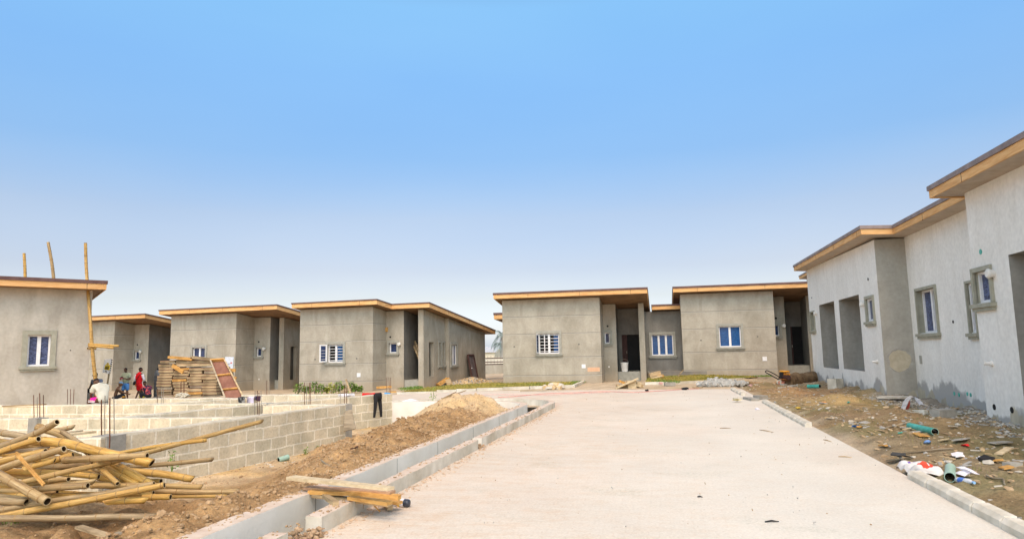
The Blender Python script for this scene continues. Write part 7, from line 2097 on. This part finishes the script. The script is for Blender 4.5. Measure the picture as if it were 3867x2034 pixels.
# ------------------------------------------------------------------ paving-block heap, compactor, log
pv = noisy('paver_grey', [(.3, (.28, .28, .26)), (.7, (.46, .455, .42))], scale=7, bump=.3, vary=.2)
c0 = G(*cD(640, 400), 0)
spots = []
for k in range(95):
    u = rg.random(); x = 200 + 920 * u; hmax = (150 if 300 < x < 560 else 110) * (1 - abs(u - .42) * .9)
    y = (400 if x < 560 else 385 - (x - 560) * .01) - rg.random() ** 1.3 * max(20, hmax)
    spots.append((x, y))
spots.sort(key=lambda q: -q[1])
for k, (x, y) in enumerate(spots):
    gy = 410
    bpt = G(*cD(x, gy - 10), 0); p = D(*cD(x, y), bpt.y + (gy - y) * .006); p.z = max(.05, p.z)
    q = Matrix.Rotation(rg.uniform(0, 3), 3, 'Z') @ Matrix.Rotation(rg.uniform(-.9, .9), 3, 'X') @ Matrix.Rotation(rg.uniform(-.5, .5), 3, 'Y')
    T = lambda a, b, c: p + q @ V(a, b, c)
    m = MB(); m.box(T, -.15, .15, -.08, .08, -.05, .05)
    lb = 'grey paving block in the loose heap at the far end of the road'
    if k == len(spots) - 1: lb = 'topmost grey paving block of the loose heap'
    single('paving_block', m, pv, lb, 'paving block', group='loose grey paving blocks in a heap' if k < len(spots) - 1 else None)
tb(cD, (85, 425), (270, 420), G(*cD(180, 425), 0).y, G(*cD(270, 420), 0).y, .12, .03, 'timber', 'board lying at the left end of the paving-block heap')
# plate compactor
yc = G(*cD(1830, 380), .05).y
def K(x, y, o=0): return D(*cD(x, y), yc + o)
t = Thing('plate_compactor', G(*cD(1830, 380), .0), 'orange plate compactor with black handle bars resting by the log', 'plate compactor')
m = MB()
Bp = [K(1715, 355), K(1770, 260), K(1900, 275), K(1850, 375)]
m.hexa([K(1720, 375), K(1850, 380), K(1900, 330, .45), K(1770, 320, .45), K(1715, 340), K(1850, 350), K(1895, 275, .45), K(1765, 262, .45)]); pl_ = t.part('base_plate', m, plain('faded_red_paint', (.55, .24, .16), .6))
m = MB(); m.tube([K(1870, 270, .25), K(1870, 230, .25)], .17, 14); m.box(lambda a, b, c: K(1880, 200, .25) + V(a, b, c), -.16, .16, -.14, .14, -.12, .12); t.part('engine', m, MT['orange_m'])
m = MB(); m.box(lambda a, b, c: K(1808, 190, .2) + V(a, b, c), -.05, .06, -.1, .1, -.13, .13); t.part('air_filter', m, MT['black'])
m = MB(); e1 = K(1870, 215, .05); m.tube([e1, e1 + V(0, -.06, 0)], .09, 16); m.tube([K(1940, 225, .1), K(1940, 225, .02)], .11, 16); t.part('flywheel_cover', m, MT['doorwood'])
m = MB(); m.smooth = True; m.tube([K(1870, 128, .25), K(1870, 122, .25), K(1870, 100, .25), K(1870, 93, .25)], [.16, .21, .21, .17], 18); t.part('fuel_tank', m, plain('bright_orange_tank', (.75, .33, .02), .35, .5))
m = MB(); m.tube([K(1870, 170, .25), K(1870, 122, .25)], .09, 12); t.part('tank_neck', m, MT['orange_m'])
m = MB(); m.tube(catmull([K(1760, 272), K(1600, 180), K(1500, 125), K(1510, 98, .15), K(1545, 100, .4), K(1680, 165, .4), K(1830, 258, .4)], 24), .022, 8); t.part('handle_bar', m, MT['black'])
m = MB(); m.smooth = True; m.tube(catmull([K(1735, 350, -.05), K(1730, 300, -.06), K(1790, 290, -.06), K(1790, 350, -.06)], 12), .03, 8); t.part('bumper', m, MT['conc_dirty'])
# log
m = MB(); m.smooth = True
yl_ = yc + .3
ps = [D(*cD(x, y), yl_ + k * .35) for k, (x, y) in enumerate([(1880, 330), (1960, 312), (2100, 285), (2280, 268), (2440, 258), (2560, 250)])]
m.tube(catmull(ps, 30), [.30 + .035 * math.sin(k * 1.7) + .03 * math.sin(k * .6 + 1) for k in range(31)], 16)
single('log', m, noisy('bark', [(.3, (.09, .055, .03)), (.7, (.24, .16, .085))], scale=4, bump=1, bscale=12, dist=.05), 'thick brown log lying behind the orange compactor', 'log')
m = MB()
for k in range(90): m.blob(D(*cD(rg.uniform(1180, 1720), rg.uniform(330, 390)), G(*cD(1400, 380), 0).y), rg.uniform(.05, .13), rg, sq=.6)
single('soil_heap', m, clodm, 'ridge of brown soil between the paving-block heap and the compactor', 'soil', kind='stuff')

# ------------------------------------------------------------------ things about the central houses
# bucket on the porch step
b0 = fr4(fr4.front(*c7(1514, 1064), q4['yf'] + .4)[0], q4['yf'] + .4, .472); t = Thing('bucket', b0, 'white bucket with wire handle on the porch step by the open door', 'bucket')
m = MB(); m.smooth = True; hgt = .48; m.tube([b0, b0 + V(0, 0, hgt * .5), b0 + V(0, 0, hgt)], [.17, .19, .215], 20, cap=False); m.disc(b0 + V(0, 0, .01), V(0, 0, 1), .17); t.part('body', m, MT['plastic_w'])
m = MB(); m.tube([b0 + V(0, 0, hgt - .02), b0 + V(0, 0, hgt + .02)], .225, 20, cap=False); t.part('rim', m, MT['plastic_w'])
m = MB(); m.tube([b0 + V(.22 * math.cos(a), -.02, hgt + .2 * math.sin(a)) for a in [k * math.pi / 10 for k in range(11)]], .008, 6); t.part('handle', m, MT['steel'])
# broken wood in front
def wd(cf, a, b, da, w, h, mt, lb, db=None, up=V(0, 0, 1)):
    p = D(*cf(*a), da); q = D(*cf(*b), da if db is None else db); m = MB(); m.beam(p, q, w, h, up=up); single('timber_scrap', m, MT[mt], lb, 'timber scrap')
yw = G(*c7(1550, 1255), 0).y
wd(c7, (1420, 1262), (1650, 1160), yw, .3, .05, 'timber_pale', 'pale plank propped on the timber pile before the porch')
wd(c7, (1430, 1238), (1700, 1235), yw + .4, .35, .14, 'timber', 'flat board at the bottom of the timber pile before the porch')
wd(c7, (1460, 1185), (1530, 1215), yw + .3, .25, .1, 'timber_or', 'yellowish wood piece on the timber pile before the porch')
wd(c7, (1540, 1225), (1625, 1220), yw + .2, .4, .35, 'timber_pale', 'pale boxy wood piece in the middle of the timber pile')
wd(c7, (1630, 1215), (1680, 1225), yw + .2, .3, .2, 'timber_pale', 'small pale wood piece at the right end of the timber pile')
wd(c7, (445, 1288), (910, 1288), G(*c7(680, 1290), 0).y, .12, .04, 'timber_grey', 'long thin board lying at the lawn kerb')
yw = fr4(q4['xf1'] + 1, 1.2, 0).y
wd(c7, (1770, 1140), (1880, 1110), yw, .4, .3, 'timber', 'brown rubble board left in the gap between the two bungalows')
wd(c7, (1790, 1165), (1897, 1130), yw - .4, .3, .06, 'timber_pale', 'pale board lying in the gap between the two bungalows')
wd(c7, (1860, 1145), (1910, 1130), yw - .3, .3, .12, 'timber_or', 'orange board lying in the gap between the two bungalows')
wd(c8, (430, 1145), (490, 1070), yw - .2, .06, .05, 'timber', 'stick leaning against the wall left of the double blue window')
heap(*c7(1830, 1150), 1.0, .25, 120, .07, [st2, st3, sandm], 'rubble_heap', 'scattered rubble in the gap between the two bungalows', 'rubble', 'stuff')
heap(*c7(800, 1262), .5, .32, 26, .16, [st1, sandm], 'rubble_heap', 'cream stones heaped on the long lawn kerb', 'rubble', 'stuff')
blk(c8, (295, 1232), (405, 1230), .25, .16, 'conc_grey', 'cream block lying before the small lawn kerb')
for k, (x0, x1, lb) in enumerate(((0, 0, ''),)): pass
# pink hose
pts = [(1880, 1499), (1960, 1494), (2060, 1485), (2160, 1482), (2280, 1477), (2380, 1480), (2440, 1478), (2560, 1470), (2640, 1466)]
m = MB(); m.tube(catmull([G(x, y, .025) for x, y in pts], 60), .014, 6); single('hose', m, plain('pink_hose', (.66, .30, .26), .5), 'thin pink hose trailing across the far end of the road', 'hose')
pts = [(1800, 1490), (1900, 1488), (2050, 1490), (2200, 1484), (2300, 1479)]
m = MB(); m.tube(catmull([G(x, y, .025) for x, y in pts], 40), .012, 6); single('hose', m, plain('pale_pink_hose', (.66, .42, .38), .5), 'fainter pink hose lying left of the main hose loop', 'hose')
lit(c8, 508, 1278, .12, MT['black'], 'black scrap on the road below the small lawn', .6)
lit(c7, 1745, 1292, .10, MT['black'], 'black scrap at the hose on the road', .6)
# leaning dark door by the side wall
w0 = q3['Wx']; A = q3['S2']
yb0, zb0 = fr3.side(*cH(1125, 1135), q3['xR'] + .5); yb1, _ = fr3.side(*cH(1195, 1135), q3['xR'] + .5)
yt0, zt0_ = fr3.side(*cH(1055, 815), q3['xR'] + .05); yt1, _ = fr3.side(*cH(1130, 810), q3['xR'] + .05)
P4 = [fr3(q3['xR'] + .55, yb0, .0), fr3(q3['xR'] + .55, yb1, .0), fr3(q3['xR'] + .12, yt1, zt0_), fr3(q3['xR'] + .12, yt0, zt0_)]
t = Thing('leaning_door', P4[0], 'dark brown framed door leaning against the long side wall of a bungalow', 'door')
n_ = (P4[1]-P4[0]).cross(P4[3]-P4[0]).normalized()
if n_.dot(fr3.ex) < 0: n_ = -n_
m = MB(); m.add([p_ for p_ in P4] + [p_ - n_ * .04 for p_ in P4], [(0, 1, 2, 3), (7, 6, 5, 4), (0, 4, 5, 1), (1, 5, 6, 2), (2, 6, 7, 3), (3, 7, 4, 0)]); t.part('panel', m, noisy('dusty_dark_door', [(.3, (.07, .055, .055)), (.7, (.15, .125, .125))], scale=3, bump=.2))
m = MB()
for i in range(4): m.beam(P4[i] + n_ * .02, P4[(i+1) % 4] + n_ * .02, .10, .08, up=n_)
t.part('frame', m, MT['doorwood'])
m = MB(); h_ = P4[0] + (P4[3] - P4[0]) * .5 + (P4[1] - P4[0]) * .12 + n_ * .06; m.tube([h_, h_ + n_ * .05], .03, 10); t.part('handle', m, MT['upvc'])
# timbers leaning in the porch
yb = fr3(q3['xr'] + .4, q3['d1'] + .6, 0).y
for a, b, lb in (((335, 585), (440, 830), 'left timber leaning in the dark porch'), ((370, 590), (440, 740), 'right timber leaning in the dark porch')):
    p = D(*cH(*a), yb + 1.2); q = D(*cH(*b), yb + .2); m = MB(); e = (q - p).normalized(); q2_ = q + e * .9; m.beam(p, q2_, .12, .06); single('timber_plank', m, MT['timber'], lb, 'timber', group=None)
wd(cH, (690, 1195), (820, 1110), G(*cH(760, 1200), -.15).y, .5, .12, 'timber_or', 'orange wedge of broken timber beside the side wall', db=G(*cH(760, 1200), -.15).y + .3)
wd(cH, (815, 1120), (845, 1195), G(*cH(760, 1200), -.15).y, .12, .3, 'timber', 'upright broken timber beside the orange wedge')
# ------------------------------------------------------------------ beyond the gap: boundary wall, warehouse, palm
yb = 62
t = Thing('boundary_wall', D(1860, 1430, yb), 'low grey boundary wall with three dark rails between the bungalows', 'wall')
A = D(1780, 1433, yb); Bb = D(1960, 1433, yb); ztop = D(1850, 1377, yb).z
m = MB(); T = lambda x, y, z: V(x, yb + y, z); m.box(T, A.x - 3, Bb.x + 4, 0, .25, -.4, ztop); t.part('wall_panel', m, MT['plaster'])
for y_ in (1352, 1366, 1375):
    m = MB(); z = D(1850, y_, yb).z; m.beam(V(A.x - 3, yb + .1, z), V(Bb.x + 4, yb + .1, z), .05, .09)
    for k in range(46): m.beam(V(A.x - 3 + k * .3, yb + .1, z), V(A.x - 3 + k * .3, yb + .1, z + .22), .02, .02, up=V(0, 1, 0))
    t.part('rail', m, MT['doorwood'])
yb2 = 62.6
hz1 = noisy('hazy_buff_wall', [(.3, (.50, .47, .38)), (.7, (.58, .55, .46))], scale=1, bump=0)
t = Thing('far_wall', D(1860, 1400, 75), 'buff wall seen behind the railed boundary wall', 'wall')
m = MB(); z = D(1850, 1349, 75).z; m.box(lambda x, y, z_: V(x, 75 + y, z_), -8, 3, 0, .3, -.4, z); t.part('wall_panel', m, hz1)
yb = 110
t = Thing('warehouse', D(1870, 1340, yb), 'pale grey-roofed warehouse far away between the bungalows', 'warehouse')
a, b, c = D(1780, 1329, yb), D(1868, 1327, yb), D(1896, 1327, yb)
r0, r1, r2_ = D(1780, 1311, yb).z, D(1866, 1310, yb).z, D(1882, 1308, yb).z
m = MB(); m.add([V(a.x, yb, -.3), V(b.x, yb, -.3), V(b.x, yb, D(1868, 1327, yb).z), V(a.x, yb, D(1780, 1329, yb).z)], [(0, 1, 2, 3)])
e1_, e2_ = V(b.x, yb, D(1868, 1327, yb).z), V(D(1897, 1330, yb).x, yb + 6, D(1897, 1330, yb).z); ap = V(D(1881, 1309, yb + 3).x, yb + 3, D(1881, 1309, yb + 3).z)
m.add([V(b.x, yb, -.3), V(e2_.x, yb + 6, -.3), e2_, ap, e1_], [(0, 1, 2, 3, 4)]); t.part('wall', m, noisy('hazy_cream_wall', [(.3, (.55, .49, .37)), (.7, (.63, .57, .45))], scale=1, bump=0))
m = MB(); ap2 = V(a.x, yb + 3, ap.z); m.add([V(a.x, yb - .3, e1_.z - .1), e1_ + V(.2, -.3, -.1), ap + V(.3, 0, .05), ap2 + V(0, 0, .05)], [(0, 1, 2, 3)]); m.add([ap + V(.3, 0, .05), e2_ + V(.3, .2, -.1), V(a.x, yb + 6.2, e2_.z - .1), ap2], [(0, 1, 2, 3)])
t.part('roof', m, noisy('hazy_grey_roof', [(.3, (.37, .39, .42)), (.7, (.45, .47, .50))], scale=1, bump=0))
# palm
def palm(px, py_top, py_b, yb, label, cr=2.6):
    b = D(px, py_b, yb); b.z = -.2; c = D(px + 4, py_top, yb)
    t = Thing('palm_tree', b, label, 'palm tree')
    m = MB(); m.tube([b, (b + c) / 2 + V(.15, 0, 0), c], [.26, .2, .16], 10); t.part('trunk', m, noisy('hazy_trunk', [(.3, (.28, .26, .22)), (.7, (.38, .36, .32))], scale=4))
    m = MB()
    for k in range(22):
        a = k * 2.399; el = rg.uniform(-.2, 1.2); L_ = cr * rg.uniform(.85, 1.15)
        d = V(math.cos(a), math.sin(a), 0); pts = []
        for q in range(9):
            f = q / 8; pts.append(c + d * L_ * f * (1 - .18 * f * f) * math.cos(el * .6) + V(0, 0, L_ * (math.sin(el) * f - .75 * f * f)))
        m.tube(pts, [.035 * (1 - f / 9) + .008 for f in range(9)], 5)
        for q in range(1, 9):
            for sub in (0, .33, .66):
                if q == 8 and sub: continue
                p0 = pts[q] + (pts[min(8, q+1)] - pts[q]) * sub
                dr_ = (pts[min(q+1, 8)] - pts[q-1]).normalized(); sd = dr_.cross(V(0, 0, 1)).normalized(); ll = L_ * .2 * math.sin(math.pi * (q + sub) / 9.5) + .12
                for sg in (-1, 1):
                    tip = p0 + sd * sg * ll * .8 + dr_ * ll * .5 - V(0, 0, ll * .5)
                    m.add([p0, p0 + dr_ * .045, tip], [(0, 1, 2)])
    t.part('fronds', m, MT['palm'])
palm(1893, 1262, 1350, 78, 'hazy palm tree peeping out left of the barred-window bungalow', 1.6)
palm(1889, 1300, 1350, 84, 'lower palm crown beside the taller palm', 1.5)
# small roof corner of the next building beyond the pale row
zf = frr.front(3020, 1046, -.3)[1]
SKYR = [(0.0, (1.5, 1.65, 2.2)), (.03, (1.47, 1.44, 1.72)), (.078, (1.33, 1.15, 1.15)), (.119, (1.28, 1.08, 1.07)), (.194, (1.42, 1.25, 1.19)),
        (.279, (1.2, 1.41, 1.5)), (.384, (1.38, 1.81, 1.92)), (.47, (1.66, 2.27, 2.24)), (.62, (1.45, 1.4, 1.25)), (1.0, (1.4, 1.15, .92))]
SKYS, SUNE = .135, 1.4
FILL1, FILL2 = (2.25, 1.86, 1.52), (3.2, 2.6, 2.05)
# ------------------------------------------------------------------ light
w = bpy.data.worlds.new("World"); scene.world = w; w.use_nodes = True
nt = w.node_tree; L = nt.links.new
bg = nt.nodes['Background']
sky = nt.nodes.new('ShaderNodeTexSky'); sky.sky_type = 'NISHITA'; sky.sun_disc = False
SUN_EL, SUN_AZ = R(57), R(180)               # azimuth clockwise from +Y
sky.sun_elevation = SUN_EL; sky.sun_rotation = SUN_AZ
sky.air_density = 1.0; sky.dust_density = 1.2; sky.ozone_density = 1.5; sky.altitude = 0
tc = nt.nodes.new('ShaderNodeTexCoord'); sp = nt.nodes.new('ShaderNodeSeparateXYZ'); L(tc.outputs['Generated'], sp.inputs[0])
cr_ = ramp(nt, SKYR)
L(sp.outputs['Z'], cr_.inputs['Fac'])
mx = nt.nodes.new('ShaderNodeMixRGB'); mx.blend_type = 'MULTIPLY'; mx.inputs[0].default_value = 1
L(sky.outputs[0], mx.inputs[1]); L(cr_.outputs[0], mx.inputs[2])
# sky glow added behind the camera, out of frame, to fill the walls
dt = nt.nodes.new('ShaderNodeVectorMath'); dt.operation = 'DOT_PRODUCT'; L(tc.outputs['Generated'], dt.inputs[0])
FILL_AZ = R(193); dt.inputs[1].default_value = (math.sin(FILL_AZ) * math.cos(R(45)), math.cos(FILL_AZ) * math.cos(R(45)), math.sin(R(45)))
gr = ramp(nt, [(0.03, (1, 1, 1)), (.35, FILL1), (1.0, FILL2)]); L(dt.outputs['Value'], gr.inputs['Fac'])
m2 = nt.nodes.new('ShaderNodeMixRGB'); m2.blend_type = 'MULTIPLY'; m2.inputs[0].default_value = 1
# faint unevenness of the haze
sm_ = nt.nodes.new('ShaderNodeMapping'); sm_.inputs['Scale'].default_value = (1.2, 1.2, 4.5); L(tc.outputs['Generated'], sm_.inputs[0])
sn = nt.nodes.new('ShaderNodeTexNoise'); sn.inputs['Scale'].default_value = 1.5; sn.inputs['Detail'].default_value = 5; sn.inputs['Roughness'].default_value = .45; L(sm_.outputs[0], sn.inputs['Vector'])
sr = ramp(nt, [(.3, (.955, .97, .985)), (.7, (1.06, 1.03, 1.0))]); L(sn.outputs['Fac'], sr.inputs['Fac'])
m3 = nt.nodes.new('ShaderNodeMixRGB'); m3.blend_type = 'MULTIPLY'; m3.inputs[0].default_value = 1; L(mx.outputs[0], m3.inputs[1]); L(sr.outputs[0], m3.inputs[2])
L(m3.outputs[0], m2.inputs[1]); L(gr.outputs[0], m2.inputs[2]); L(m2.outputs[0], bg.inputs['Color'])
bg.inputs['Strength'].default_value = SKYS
sl_ = bpy.data.lights.new('sun', 'SUN'); sl_.energy = SUNE; sl_.angle = R(24); sl_.color = (1.0, .965, .91)
so = bpy.data.objects.new('sun', sl_); COL.objects.link(so)
dv = Vector((math.sin(SUN_AZ) * math.cos(SUN_EL), math.cos(SUN_AZ) * math.cos(SUN_EL), math.sin(SUN_EL)))
so.rotation_euler = dv.to_track_quat('Z', 'Y').to_euler(); so.location = dv * 60
scene.view_settings.view_transform = 'Standard'; scene.view_settings.look = 'None'
scene.view_settings.exposure = 0
scene.render.engine = 'CYCLES'
